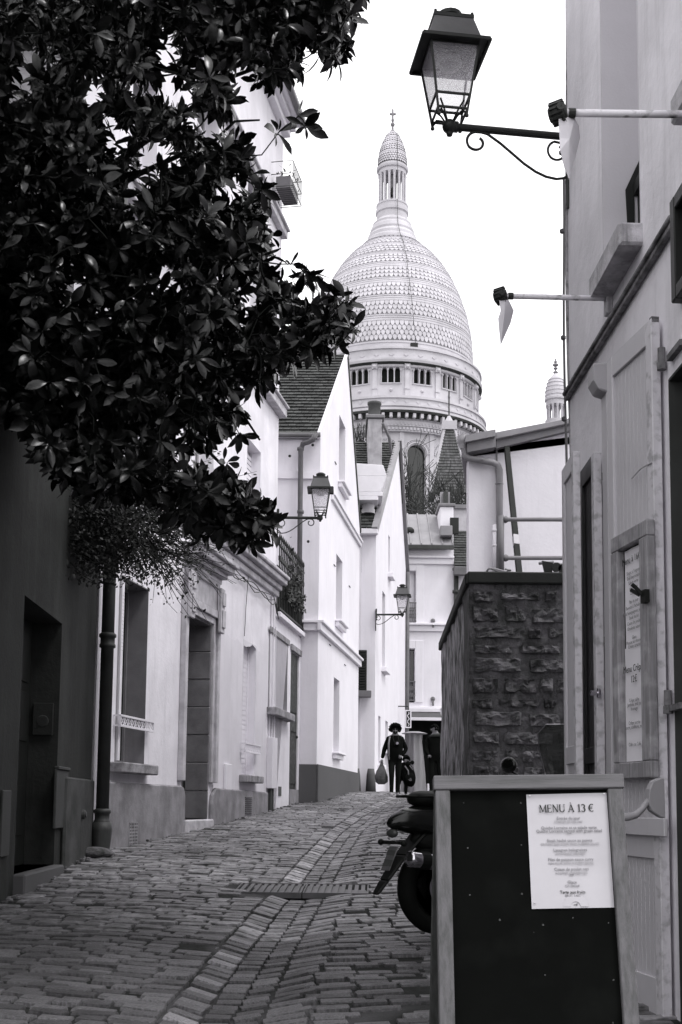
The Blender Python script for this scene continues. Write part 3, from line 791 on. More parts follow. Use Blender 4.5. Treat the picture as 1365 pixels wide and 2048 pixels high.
fe = thing('iron_fence', 'tall black spiked iron fence on top of the low annex', 'fence', FC.p(LC / 2, zc + .1, .05))
zf0, zf1 = zc + .12, FC.px(578, 1105)[1]
nbar = 17
for k in range(nbar):
    u = lerp(.03, LC - .05, k / (nbar - 1)); b = MB(); b.tube([FC.p(u, zf0 - .02, .05), FC.p(u, zf1, .05)], .013, 6); b.lathe([(.013, 0), (.024, .03), (.0, .14)], FC.p(u, zf1, .05), 6); b.build('bar', iron, fe)
for z in (zf0 + .05, zf0 + 1.0, zf1 - .35, zf1 - .12):
    fbx('rail', iron, fe, FC, .01, LC - .03, z - .02, z + .02, .03, .07)
# solid sheet behind the lower half, as the bars read almost black there
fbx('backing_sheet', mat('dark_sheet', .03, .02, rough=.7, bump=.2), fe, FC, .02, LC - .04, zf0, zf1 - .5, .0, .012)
b = MB()
for k in range(420):
    t = RN.random(); c = FC.p(lerp(.5, 1.9, t) + RN.gauss(0, .18), zf0 + .25 + abs(RN.gauss(0, .35)) * (1.4 - t * .7), .12 + RN.uniform(-.03, .12)); r = RN.uniform(.03, .06)
    a = V((RN.gauss(0, 1), RN.gauss(0, 1), RN.gauss(0, 1))).normalized(); e = a.orthogonal().normalized(); b.add([c, c + a * r + e * r * .6, c + a * 2 * r, c + a * r - e * r * .6], [(0, 1, 2, 3)])
iv = b.build('fence_climber', leaf_s, None, kind='stuff'); iv['label'] = 'dark leafy climber caught in the lower bars of the iron fence'

# ---- gabled white house ---------------------------------------------
PD0 = V((-.5, 25.5, 0)); UD = V((.145, 1, 0)).normalized()
FD = Fr(PD0, UD); LD = FD.px(717, 1400)[0]
gd = thing('gabled_house', 'white gabled house with a steep dark tiled roof and slit windows on the left', 'house', (-.4, 28, 1.5))
e0 = FD.px(640, 862)[1]; ua, za = FD.px(691, 700); 
ua = LD * .60
za = FD.px(691, 697)[1]
e1 = FD.px(717, 1040)[1]
wd1 = FD.rect(680, 828, 688, 985); wd2 = FD.rect(673, 1108, 682, 1250); wd3 = FD.rect(668, 1355, 677, 1505)
def fixw(F, xl, yt, xr, yb):        # head at the near edge, sill at the far edge
    u0 = F.px(xl, yt)[0]; u1 = F.px(xr, yb)[0]; return (u0, u1, F.px(xr, yb)[1], F.px(xl, yt)[1])
wd1 = fixw(FD, 679, 828, 690, 985); wd2 = fixw(FD, 673, 1106, 684, 1252); wd3 = fixw(FD, 668, 1353, 678, 1507)
b = MB(); b.prism(FD, [(0, .9), (LD, .9), (LD, e1), (ua, za), (0, e0)], -.4, 0, [rectp(*q) for q in (wd1, wd2, wd3)]); b.build('gable_wall', white, gd)
SD = V((-1, .02, 0)).normalized(); FDn = Fr(PD0, SD, N=V((-.02, -1, 0)))      # eave-side wall, facing the camera
b = MB(); b.prism(FDn, rectp(.401, 9, .9, e0 - .02), -.3, 0); b.build('eave_wall', white, gd)
b = MB(); b.prism(Fr(PD0 + UD * LD, -FD.N, N=UD), rectp(.401, 9, .9, e1 - .02), -.3, 0); b.build('eave_wall', white, gd)
for q in (wd1, wd2, wd3):
    window(gd, FD, *q, .26, pane=glass_g, mull=0, frame=shut_w); reveal(gd, FD, *q, .26, white)
    b = MB(); b.fb(FD, q[0] - .07, q[1] + .12, q[2] - .16, q[2] - .05, .002, .10); b.fb(FD, q[0] - .1, q[1] + .16, q[2] - .05, q[2] - .003, -.2, .16); b.build('sill', white, gd, bevel=.01)
for (x, y, hh, nn) in ((635, 1245, .16, .14), (664, 992, .11, .10)):
    u, z = FD.px(x, y); 
    uu0 = -.14 if nn > .11 else u - .1
    b = MB(); b.fb(FD, uu0, LD + .0, z - hh, z, .002, nn * .6); b.fb(FD, uu0, LD + .0, z, z + .06, .002, nn)
    if nn > .11: b.fb(FDn, .0, .9, z - hh + .001, z - .001, .002, nn * .6); b.fb(FDn, .0, .9, z + .001, z + .059, .002, nn)
    b.build('string_course', white, gd, bevel=.008)
u, z = FDn.px(600, 958); b = MB(); b.fb(FDn, .0, 3, z, z + .16, .002, .05); b.build('string_course', white, gd)
u, z = FDn.px(600, 878); b = MB(); b.fb(FDn, .0, 3, z, e0, .002, .06); b.build('string_course', white, gd)
sz = FD.px(622, 1526)[1]
b = MB(); b.fb(FD, -.05, LD + .0, .9, sz, .002, .05); b.fb(FDn, .002, .45, .9, sz - .002, .002, .05); b.build('plinth', socle_d, gd, bevel=.01)
# roof : two slopes, rows of tiles on the one that faces the camera
def tiles(name, parent, A, B, D, E_, rows, cols, m, th=.022, jit=.006, lim=0):
    """A,B eave ends, D,E ridge ends above A and B; rows of lapped tiles as real pieces"""
    A, B, D, E_ = V(A), V(B), V(D), V(E_)
    nrm = (B - A).cross(D - A).normalized()
    if nrm.z < 0: nrm = -nrm
    b = MB()
    for r in range(rows):
        t0, t1 = r / rows, (r + 1.25) / rows
        off = .5 * (r % 2)
        for c in range(-1, cols):
            s0, s1 = max(0, (c + off + .03) / cols), min(1, (c + off + .97) / cols)
            if s1 - s0 < .2 / cols: continue
            g = lambda s, t: (A.lerp(B, s)).lerp(D.lerp(E_, s), t)
            k = RN.uniform(-jit, jit); lo = th * 1.2 + k
            p = [g(s0, t0), g(s1, t0), g(s1, min(1, t1)), g(s0, min(1, t1))]
            b.hexa([p[0] + nrm * (lo - th), p[1] + nrm * (lo - th), p[2] - nrm * .004, p[3] - nrm * .004, p[0] + nrm * lo, p[1] + nrm * lo, p[2] + nrm * (th * .3), p[3] + nrm * (th * .3)])
    return b.build(name, m, parent, kind='stuff')
def slab(b, A, B, D, E_, th):
    A, B, D, E_ = V(A), V(B), V(D), V(E_); n = (B - A).cross(D - A).normalized()
    if n.z < 0: n = -n
    b.hexa([A - n * th, B - n * th, E_ - n * th, D - n * th, A, B, E_, D])
ovh = .10
sl1 = (za - e0) / ua
eA = FD.p(-ovh, e0 - ovh * sl1, -.06); eB = FD.p(-ovh, e0 - ovh * sl1, 0) + SD * 6; rA = FD.p(ua, za, -.06); rB = FD.p(ua, za, 0) + SD * 6
b = MB(); slab(b, eB, eA, rB, rA, .1); sl2 = (za - e1) / (LD - ua)
slab(b, FD.p(LD + .15, e1 - .15 * sl2, -6), FD.p(LD + .15, e1 - .15 * sl2, .03), FD.p(ua, za, -6), FD.p(ua, za, .03), .1)
rf = b.build('roof', tile_m, gd)
tiles('roof_tiles', rf, eB, eA, rB, rA, 27, 34, tile_m, th=.05)
b = MB(); slab(b, FD.p(-ovh - .02, e0 - ovh * sl1 + .06, -.055), FD.p(-ovh - .02, e0 - ovh * sl1 + .06, .012), FD.p(ua, za + .07, -.055), FD.p(ua, za + .07, .012), .06); b.build('verge', white, gd)
# gutter and downpipe of the eave
gA = FD.p(-ovh - .06, e0 - ovh * sl1 - .02, .02); gB_ = FD.p(-ovh - .06, e0 - ovh * sl1 - .02, 0) + SD * 3
b = MB(); b.tube([gA, gB_], .055, 8); b.build('gutter', pipe_m, gd, smooth=True)
dpp = [at(632, 868, 25.1), at(626, 880, 25.1), at(606, 888, 25.3), at(602, 900, 25.35), at(601, 1000, 25.35), at(598, 1275, 25.35)]
b = MB(); b.tube([dpp[0], dpp[1], at(618, 884, 25.2), dpp[2], dpp[3], dpp[4], dpp[5]], .055, 10)
for yy in (898, 1024): b.lathe([(.055, -.04), (.075, -.03), (.075, .03), (.055, .04)], at(601.5, yy, 25.35), 10)
b.build('downpipe', pipe_m, gd, smooth=True)
b = MB()
for (x, y) in ((580, 912), (626, 890), (617, 1083)):
    b.ball(at(x, y, 25.36), .035, 6)
b.build('anchor_bolt', iron, gd, kind='stuff')
b = MB()
for (x, y) in ((671, 926), (700, 984), (669, 1131), (699, 1173), (660, 1290), (690, 1330)):
    u, w = FD.px(x, y); b.fb(FD, u - .12, u + .12, w - .008, w + .008, .002, .02)
b.build('wall_pin', pipe_m, gd, kind='stuff')

# ---- second gabled house ---------------------------------------------
PE0 = V((.95, 33.2, 0)); UE = V((.150, 1, 0)).normalized(); FE = Fr(PE0, UE); LE = FE.px(811, 1400)[0]
SE = V((-1, .02, 0)).normalized(); FEn = Fr(PE0, SE, N=V((-.02, -1, 0)))
g2 = thing('far_gabled_house', 'narrow white gabled house farther up the street with a street lamp on its corner', 'house', (1.2, 37, 1.7))
x0, ze0 = FE.px(750, 1045); uea = FE.px(797, 885)[0]; zea = FE.px(797, 885)[1]; ze1 = FE.px(808, 1130)[1]
wins = [fixw(FE, 777, 1068, 779, 1150), fixw(FE, 765, 1180, 770, 1340), fixw(FE, 757, 1430, 761, 1530), fixw(FE, 771, 1440, 776, 1500)]
wins = [(a, max(b_, a + .5), c, d) for a, b_, c, d in wins]
b = MB(); b.prism(FE, [(0, 1.2), (LE, 1.2), (LE, ze1), (uea, zea), (0, ze0)], -.4, 0, [rectp(*q) for q in wins]); b.build('gable_wall', white, g2)
for q in wins:
    window(g2, FE, *q, .2, pane=glass_g, mull=0); reveal(g2, FE, *q, .2, white)
    fbx('sill', white, g2, FE, q[0] - .1, q[1] + .15, q[2] - .14, q[2] - .003, -.15, .16, bevel=.01)
b = MB(); b.prism(FEn, rectp(.401, 7, 1.2, ze0 - .1), -.3, 0); b.build('eave_wall', pale, g2)
sl1 = (zea - ze0) / uea
b = MB(); A_, B_, D_, E2 = FE.p(-.2, ze0 - .2 * sl1, 0) + SE * 7, FE.p(-.2, ze0 - .2 * sl1, -.04), FE.p(uea, zea, 0) + SE * 7, FE.p(uea, zea, -.04)
slab(b, A_, B_, D_, E2, .1); slab(b, FE.p(LE + .2, ze1, -7), FE.p(LE + .2, ze1, .04), FE.p(uea, zea, -7), FE.p(uea, zea, .04), .1)
rf = b.build('roof', tile_m, g2); tiles('roof_tiles', rf, A_, B_, D_, E2, 32, 34, tile_m, th=.05)
b = MB(); slab(b, FE.p(-.25, ze0 - .25 * sl1 + .08, -.10), FE.p(-.25, ze0 - .25 * sl1 + .08, .06), FE.p(uea + .05, zea + .1, -.10), FE.p(uea + .05, zea + .1, .06), .22); b.build('verge', zinc, g2)
b = MB(); slab(b, FE.p(LE + .24, ze1 - .1, .0), FE.p(LE + .24, ze1 - .1, .12), FE.p(uea, zea + .1, .0), FE.p(uea, zea + .1, .12), .12); b.build('verge', zincd, g2)
b = MB(); b.tube([FE.p(LE - .03, ze1 - .1, .07), FE.p(LE - .03, 4.5, .07), FE.p(LE - .03, 2.0, .07)], .07, 8); b.build('downpipe', pipe_m, g2, smooth=True)
fbx('gutter', pale, g2, FEn, -.05, 7, ze0 - .3, ze0 - .12, .002, .22, bevel=.03)
def chim(parent, X0, X1, Yc, z0, z1, d=.9, m=pale, pot=True):
    b = MB(); b.box(((X0 + X1) / 2, Yc, (z0 + z1) / 2), ((X1 - X0) / 2, d / 2, (z1 - z0) / 2)); o = b.build('chimney', m, parent, bevel=.02)
    b = MB(); b.box(((X0 + X1) / 2, Yc, z1 + .06), ((X1 - X0) / 2 + .07, d / 2 + .07, .06)); b.build('cap', zincd, o, bevel=.02)
    if pot:
        b = MB(); b.lathe([(.2, .12), (.2, .75), (.23, .78), (.23, .86), (.17, .86)], ((X0 + X1) / 2 + .0, Yc, z1), 14); b.build('chimney_pot', mat('clay_pot', .09, .06), o, smooth=True)
    return o
Yc = 37.5; a1, a2 = at(735, 980, Yc), at(764, 845, Yc)
chim(g2, a1.x, a2.x, Yc + .6, a1.z - .6, a2.z, 2.0, mat('chimney_render', .42, .28, streak=.6, streakv=.16))
b = MB(); b.tube([at(766, 846, 37.0), at(779, 875, 37.3), at(783, 905, 37.6)], .05, 6); b.build('stay_rod', zincd, g2)
# white ventilation hood above the eave wall
vh = thing('ventilation_hood', 'large white sheet metal ventilation hood above the dark tiles of the far gabled house', 'vent hood', at(742, 1000, 33.0))
Yh = 33.3
def quadbox(pt, pb, dep):
    """front quad given by pixels at Yh, extruded back"""
    v = [at(x, y, Yh) for x, y in pt]; return v + [p + V((0, dep, 0)) for p in v]
for nm, q, dep in (('hood', [(706, 984), (762, 984), (774, 952), (706, 952)], 1.2), ('hood_top', [(706, 952), (774, 952), (767, 930), (706, 926)], 1.2), ('lip', [(706, 992), (766, 992), (766, 984), (706, 984)], 1.0), ('neck', [(712, 1000), (757, 1000), (757, 992), (712, 992)], .9)):
    p = quadbox(q, 0, dep); b = MB(); b.hexa([p[0], p[1], p[5], p[4], p[3], p[2], p[6], p[7]]); b.build(nm, mat('white_sheet_metal', .74, .68, rough=.5, bump=.1), vh, bevel=.01)
b = MB(); c0 = at(737, 1020, 33.8); sc_ = 33.8 / 2400
b.lathe([(13.5 * sc_, -8 * sc_), (14 * sc_, 0), (12 * sc_, 3 * sc_), (13 * sc_, 9 * sc_), (12 * sc_, 20 * sc_)], c0, 18); b.build('duct', mat('duct_metal', .45, .35, rough=.5), vh, smooth=True)
# louvred box low on the eave wall
lb = thing('louvred_shutter_box', 'dark louvred shutter above a small box on the far gabled house side', 'shutter', at(724, 1380, 33.0))
a0_, a1_ = at(713, 1384, 33.05), at(733, 1300, 33.05)
n = 16
for k in range(n):
    z = lerp(a0_.z, a1_.z, k / n); dz = (a1_.z - a0_.z) / n
    b = MB(); b.hexa([V((a0_.x - .3, 32.97, z)), V((a1_.x, 32.97, z)), V((a1_.x, 33.1, z + dz * .5)), V((a0_.x - .3, 33.1, z + dz * .5)), V((a0_.x - .3, 32.97, z + dz * .6)), V((a1_.x, 32.97, z + dz * .6)), V((a1_.x, 33.1, z + dz * 1.1)), V((a0_.x - .3, 33.1, z + dz * 1.1))]); b.build('louvre_slat', iron, lb)
b = MB(); b.box(((a0_.x + a1_.x) / 2 - .15, 33.14, (a0_.z + a1_.z) / 2), ((a1_.x - a0_.x) / 2 + .17, .03, (a1_.z - a0_.z) / 2)); b.build('back_frame', iron, lb)
b = MB(); c = at(727, 1388, 32.95); b.box(c + V((-.1, .05, 0)), (.32, .16, .09)); b.build('box', irong, lb, bevel=.01)
# ================================================================== right side
PR0, PR1 = V((1.672, 4.3, 0)), V((1.6, 8.25, 0))
FR = Fr(PR1, PR0 - PR1, flip=False)         # u grows towards the camera; n points into the street
FR = Fr(PR1, PR0 - PR1, N=V((-(PR0 - PR1).normalized().y * -1, 0, 0)) if 0 else None, flip=False)
if FR.N.x > 0: FR = Fr(PR1, PR0 - PR1, flip=True)
LR = (PR0 - PR1).length
HR = 9.0
rh = thing('corner_restaurant', 'lilac grey rendered restaurant front on the right with open shutters', 'building', (2.2, 6, .3))
u_of = lambda x: FR.px(x, 1000)[0]
z_of = lambda x, y: FR.px(x, y)[1]
wo = (FR.px(1204, 250)[0], FR.px(1281, 330)[0], z_of(1281, 452) + .0, 7.6)           # tall upper opening
dd = (u_of(1343), 0, .2, z_of(1343, 735))                 # doorway right of the big shutter
ww = (FR.px(1341, 520, .05)[0], FR.px(1341, 520, .05)[0] + 1.3, z_of(1340, 640), z_of(1338, 440))       # dark fanlight above it
dd = (dd[0], dd[0] + 1.35, dd[2], ww[2] - .30)
d2_ = (u_of(1212) , u_of(1222), .6, z_of(1215, 905))
b = MB(); b.prism(FR, rectp(0, LR, .0, HR), -.4, 0, [rectp(*wo), rectp(*dd), rectp(*ww)])
b.build('wall', rightw, rh)
FRe = Fr(PR1, V((1, .0, 0)), N=(0, 1, 0))
b = MB(); b.fb(FRe, .401, 6, .0, HR, -.3, 0); b.build('end_wall', rightw, rh)
b = MB(); b.fb(FR, 0, LR, HR, HR + .3, -6, .4); b.build('roof', zinc, rh)
b = MB(); b.fb(Fr(PR0, V((1, 0, 0)), N=(0, -1, 0)), .401, 6, .0, HR, -.3, 0); b.build('end_wall', rightw, rh)
# rounded, chipped corner bead
b = MB(); b.tube([FR.p(.0 + .012 * math.sin(z * 2.3), z, -.005 + .012 * math.sin(z * 1.3 + 1)) for z in [i * .35 for i in range(0, 25)]], .014, 8)
b.build('corner_bead', mat('worn_corner', .40, .2, bump=1, bscale=20, bdist=.02, mottle=(14, .06, .8)), rh)
b = MB()
b.tube([FR.p(-.05, z, .02 + .006 * math.sin(z * 3)) for z in [2.6 + i * .3 for i in range(0, 12)]], .009, 6)
for z in (3.5, 4.1, 4.7, 5.5, 6.1): b.ball(FR.p(-.05, z, .03), .022, 6)
b.build('corner_cable', pipe_m, rh)
# string course
zc_ = z_of(1150, 785)
b = MB(); b.fb(FR, -.01, ww[0] - .02, zc_, zc_ + .035, .002, .035); b.fb(FR, -.01, ww[0] - .02, zc_ + .035, zc_ + .06, .002, .05); 
b.build('string_course', mat('worn_ledge', .30, .10, scale=8, bump=1, bscale=30, bdist=.012, mottle=(10, .05, .8)), rh, bevel=.006)
# upper opening
reveal(rh, FR, wo[0], wo[1], wo[2], wo[3], .26, smoothw)
fbx('infill_panel', smoothw, rh, FR, wo[0], wo[1], wo[2], wo[3], -.34, -.26)
b = MB(); a_ = wo[0]; 
b.fb(FR, a_ + .02, a_ + .10, wo[2], wo[2] + .62, -.255, -.215); b.fb(FR, a_ + .02, wo[1] - .02, wo[2] + .62, wo[2] + .70, -.255, -.19)
b.build('window_frame', iron, rh)
Fs = Fr(FR.p(wo[0], 0, 0), -FR.N, N=FR.U)
b = MB(); b.prism(Fs, [(.165, wo[2] + .02), (.195, wo[2] + .02), (.195, wo[2] + .68), (.25, wo[2] + .66), (.25, wo[2] + .9), (.14, wo[2] + .66)], .013, .02); b.build('window_flashing', iron, rh)
b = MB(); b.prism(Fr(FR.p(0, wo[2], 0), FR.U, N=FR.N), [(FR.px(1181, 600, .12)[0], -.13), (wo[1] + .03, -.13), (wo[1] + .03, -.0), (FR.px(1181, 600, .12)[0], -.0)], -.26, .13)
b.build('sill', mat('stained_concrete_sill', .60, .30, scale=6, bump=.9, bscale=24, bdist=.012, streak=.9, streakv=.04), rh, bevel=.015)
# sill fragment at the right picture edge
q = FR.px(1342, 300, .12); b = MB(); b.fb(FR, q[0], q[0] + 1.2, z_of(1342, 343), z_of(1342, 343) + .13, -.1, .12); b.build('sill', MATS['stained_concrete_sill'], rh, bevel=.012)
# fanlight : proud dark timber frame
b = MB(); t = .07
b.fb(FR, ww[0], ww[0] + t, ww[2], ww[3], -.1, .05); b.fb(FR, ww[1] - t, ww[1], ww[2], ww[3], -.1, .05); b.fb(FR, ww[0] + t, ww[1] - t, ww[2], ww[2] + t, -.1, .048); b.fb(FR, ww[0] + t, ww[1] - t, ww[3] - t, ww[3], -.1, .048)
fl = b.build('window', door_dk, rh, bevel=.006); fbx('pane', glass_d, fl, FR, ww[0] + t, ww[1] - t, ww[2] + t, ww[3] - t, -.06, -.04)
# doorway
b = MB(); b.fb(FR, dd[0], dd[1], dd[2], dd[3], -.38, -.32); b.build('door', door_dk, rh)
reveal(rh, FR, dd[0], dd[1], dd[2], dd[3], .33, mat('dark_reveal', .05, .03, scale=1.2))
# street-front wall strip with peeled paint between the shutters: rail of the roller shutter
q0, q1 = u_of(1222), u_of(1236)
b = MB(); b.fb(FR, q0, q0 + .13, 0, z_of(1225, 742), .002, .05); b.build('shutter_rail', shut_g, rh, bevel=.004)
b = MB(); b.prism(Fr(FR.p(q0 - .01, 0, 0), FR.N, N=-FR.U), [(.0, z_of(1222, 735)), (.13, z_of(1222, 738)), (.13, z_of(1222, 772)), (.10, z_of(1222, 790)), (.0, z_of(1222, 800))], -.15, 0)
b.build('rail_head_box', mat('painted_box', .40, .36, rough=.5), rh, bevel=.008)

def shutter(label, hinge, tip, z0, z1, th=.045, rails=(), planks=6, rail_w=.1, face=shut_g, gthing='shutter'):
    """panelled shutter leaf standing between hinge and tip (plan points)"""
    h, t = V((*hinge, 0)), V((*tip, 0)); U = (t - h); W_ = U.length
    N = V((U.y, -U.x, 0)).normalized()
    if N.x > 0: N = -N            # towards the street
    F = Fr(h, U, N=N)
    o = thing(gthing, label, 'shutter', F.p(0, z0))
    sw = rail_w
    b = MB(); b.fb(F, 0, sw, z0, z1, -th / 2, th / 2); b.build('stile', shut_e, o, bevel=.004)
    b = MB(); b.fb(F, W_ - sw, W_, z0, z1, -th / 2, th / 2); b.build('stile', face, o, bevel=.004)
    for zr, hh in rails: fbx('rail', face, o, F, sw, W_ - sw, zr, zr + hh, -th / 2 + .001, th / 2 - .001, bevel=.003)
    zz = sorted([r[0] for r in rails]); 
    for i in range(len(rails) - 1):
        lo = zz[i] + [r[1] for r in rails if r[0] == zz[i]][0]; hi = zz[i + 1]
        for k in range(planks):
            a, c = lerp(sw, W_ - sw, k / planks), lerp(sw, W_ - sw, (k + 1) / planks)
            b = MB(); b.fb(F, a + .0015, c - .0015, lo, hi, -.010, .008); b.build('plank', face, o, bevel=.0015)
        b = MB(); b.fb(F, sw, W_ - sw, lo, hi, -.014, -.011); b.build('backing', face, o)
    return o, F, W_
gr = .32
zt_ = z_of(1325, 640)
big, FBS, WBS = shutter('large grey pink panelled shutter carrying the framed menu on the restaurant front', (1.60, 5.95), (1.505, 6.55), gr, zt_, .05, [(gr, .2), (1.10, .13), (zt_ - .12, .12)], planks=9, rail_w=.075)
b = MB()
pa, pb = FBS.px(1263, 957, .03), FBS.px(1303, 925, .03); b.tube([FBS.p(pa[0], pa[1], .028), FBS.p((pa[0] + pb[0]) / 2, (pa[1] + pb[1]) / 2 + .012, .03), FBS.p(pb[0], pb[1], .028)], .004, 5); b.build('peeled_strip', paper, big)
fbx('seal_block', mat('hinge_grey', .12, .08), big, FBS, .0, .03, zt_ - .02, zt_ + .01, -.02, .02)
for yy in (700, 1400):                      # pintle hinges
    z = z_of(1345, yy); c = V((1.615, 5.90, z)); b = MB(); b.tube([c + V((0, 0, -.03)), c + V((0, 0, .045))], .02, 10); b.tube([c + V((0, 0, -.07)), c + V((0, 0, -.032))], .024, 10); b.fb(FR, FR.px(1345, yy)[0], FR.px(1345, yy)[0] + .22, z - .06, z - .03, -.0, .03)
    b.build('hinge', mat('painted_hinge', .22, .08, bump=.5, mottle=(30, .05, .6)), big, smooth=False)
# folded pair further on
zt2 = z_of(1205, 903)
nA, _, _ = shutter('narrow grey pink shutter leaf nearest the white gable, folded off the restaurant wall', (1.452, 7.28), (1.462, 7.72), gr, at(1160, 902, 7.28).z, .045, [(gr, .2), (1.62, .11), (at(1160, 902, 7.28).z - .11, .11)], planks=5, rail_w=.07)
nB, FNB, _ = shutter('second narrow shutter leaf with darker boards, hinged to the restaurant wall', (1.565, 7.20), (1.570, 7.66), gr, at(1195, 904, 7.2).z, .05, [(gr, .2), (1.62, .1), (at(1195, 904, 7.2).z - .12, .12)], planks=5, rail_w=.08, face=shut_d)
for yy in (945, 1272):
    z = z_of(1212, yy); c = V((1.60, 7.15, z)); b = MB(); b.tube([c + V((0, 0, -.02)), c + V((0, 0, .045))], .018, 10); b.tube([c + V((0, 0, -.065)), c + V((0, 0, -.022))], .022, 10); b.build('hinge', MATS['painted_hinge'], nB)
b = MB(); z = at(1180, 1385, 7.15).z; b.tube([(1.50, 7.18, z), (1.55, 7.18, z)], .016, 10); b.lathe([(.0, 0), (.028, .004), (.03, .02), (0, .024)], (1.56, 7.17, z), 10, axis=V((-1, 0, 0))); b.build('latch', chrome, nB)

# framed menu case on the big shutter
cs = FBS
A0 = cs.px(1237, 1078, .03); A1 = cs.px(1320, 1552, .03)
top_l, top_r = cs.px(1237, 1080, .03), cs.px(1310, 1036, .03)
bot_l, bot_r = cs.px(1250, 1560, .03), cs.px(1312, 1556, .03)
u0, u1 = min(top_r[0], top_l[0]), max(top_l[0], top_r[0]); z1 = (top_l[1] + top_r[1]) / 2; z0 = bot_r[1]
mc = thing('menu_case', 'weathered wooden menu case hanging on the large shutter with two menus', 'menu case', cs.p((u0 + u1) / 2, z0, .03))
t = .085
fbx('frame_rail', wood_c, mc, cs, u0, u1, z1 - t, z1, .028, .075, bevel=.006); fbx('frame_rail', wood_c, mc, cs, u0, u1, z0, z0 + t, .028, .075, bevel=.006)
fbx('frame_stile', wood_c, mc, cs, u0, u0 + t * 1.2, z0 + t, z1 - t, .0285, .076, bevel=.006); fbx('frame_stile', wood_c, mc, cs, u1 - t, u1, z0 + t, z1 - t, .0285, .076, bevel=.006)
fbx('back_panel', black_b, mc, cs, u0 + t * .9, u1 - t * .9, z0 + t * .9, z1 - t * .9, .027, .034)
pu0, pu1 = u0 + t * 1.2 + .005, u1 - t - .03
pz1 = z1 - t - .01; pz0 = z0 + t + .005; pm = lerp(pz0, pz1, .53)
def paper_sheet(name, F, a0, a1, b0, b1, n, m, parent, curl=.004):
    b = MB(); nx, ny = 6, 8; vs = []
    for j in range(ny + 1):
        for i in range(nx + 1):
            vs.append(F.p(lerp(a0, a1, i / nx), lerp(b0, b1, j / ny), n + curl * (math.sin(i * 1.7 + j) * .35 + ((i / nx - .5) ** 2 + (j / ny - .5) ** 2) * 1.6)))
    b.add(vs, [(j * (nx + 1) + i, j * (nx + 1) + i + 1, (j + 1) * (nx + 1) + i + 1, (j + 1) * (nx + 1) + i) for j in range(ny) for i in range(nx)])
    return b.build(name, m, parent, smooth=True)
sh1 = paper_sheet('menu_sheet', cs, pu0, pu1, pm - .0, pz1, .040, paper2, mc); sh2 = paper_sheet('menu_sheet', cs, pu0, pu1 + .005, pz0, pm + .004, .044, paper2, mc)
def text(body, F, u, w, n, size, m, parent, sx=1.0, name='lettering', flipu=False, shear=0, bold=0.0, align='CENTER', rot=0.0):
    cu = bpy.data.curves.new(name, 'FONT'); cu.body = body; cu.size = size; cu.align_x = align; cu.extrude = .0003; cu.offset = bold; cu.shear = shear
    cu.materials.append(m); cu.resolution_u = 2
    o = bpy.data.objects.new(name, cu); C.objects.link(o)
    fm = bpy.data.meshes.new_from_object(o); fm.name = name; bpy.data.objects.remove(o); o = bpy.data.objects.new(name, fm); C.objects.link(o); bpy.data.curves.remove(cu)
    U = -F.U if flipu else F.U
    P = F.p(u, w, n)
    cr, sr = math.cos(rot), math.sin(rot)
    U2 = U * cr + F.W * sr; W2 = -U * sr + F.W * cr
    Nn = U2.cross(W2)
    M = Matrix(((U2.x * sx, W2.x, Nn.x, P.x), (U2.y * sx, W2.y, Nn.y, P.y), (U2.z * sx, W2.z, Nn.z, P.z), (0, 0, 0, 1)))
    pm_ = Matrix.Translation(origin(parent))
    o.parent = parent; o.matrix_local = pm_.inverted() @ M
    return o
uc = (pu0 + pu1) / 2; Hh = pz1 - pz0
H1 = Hh
text('Menu à 16€50', cs, uc, pz1 - .075, .050, .05, ink, mc, 1.0, flipu=True)
for i, (k, tx) in enumerate(((.14, 'Soupe à l\'oignon'), (.165, 'Œuf mayonnaise'), (.19, 'Salade verte'), (.215, 'ou terrine'), (.24, 'Crudités'), (.28, 'Plat du jour'), (.305, 'Bavette à l\'échalote'), (.33, 'Bœuf bourguignon, poisson'), (.355, 'Steak haché'), (.38, 'Cuisse de poulet'), (.405, 'Omelette nature'), (.45, 'Glace'), (.47, 'Mousse au chocolat'), (.49, 'Crème caramel'))):
    text(tx, cs, uc, pz1 - Hh * k + .02, .050, .026, ink2, mc, 1.0, flipu=True)
text('Menu Crêpes', cs, uc, pz1 - Hh * .585, .056, .052, ink, mc, .95, flipu=True); text('12€', cs, uc, pz1 - Hh * .635, .056, .052, ink, mc, 1, flipu=True)
for k, tx in ((.725, 'Crêpe salée'), (.745, 'Jambon, œuf ou'), (.765, 'fromage'), (.83, 'Crêpe sucrée'), (.85, 'sucre, confiture, miel'), (.93, 'Cidre ou Café')):
    text(tx, cs, uc, pz1 - Hh * k, .056, .027, ink2, mc, 1.0, flipu=True)
b = MB(); pc_ = cs.px(1294, 1180, .08)
b.fb(cs, pc_[0] - .025, pc_[0] + .03, pc_[1] - .065, pc_[1] + .0, .076, .10); b.tube([cs.p(pc_[0] + .015, pc_[1] - .02, .1), cs.p(pc_[0] + .02, pc_[1] + .015, .13), cs.p(pc_[0] + .022, pc_[1] + .03, .15)], .010, 6); b.tube([cs.p(pc_[0] + .04, pc_[1] - .02, .1), cs.p(pc_[0] + .06, pc_[1] + .01, .14)], .010, 6)
b.build('bulldog_clip', iron, mc)

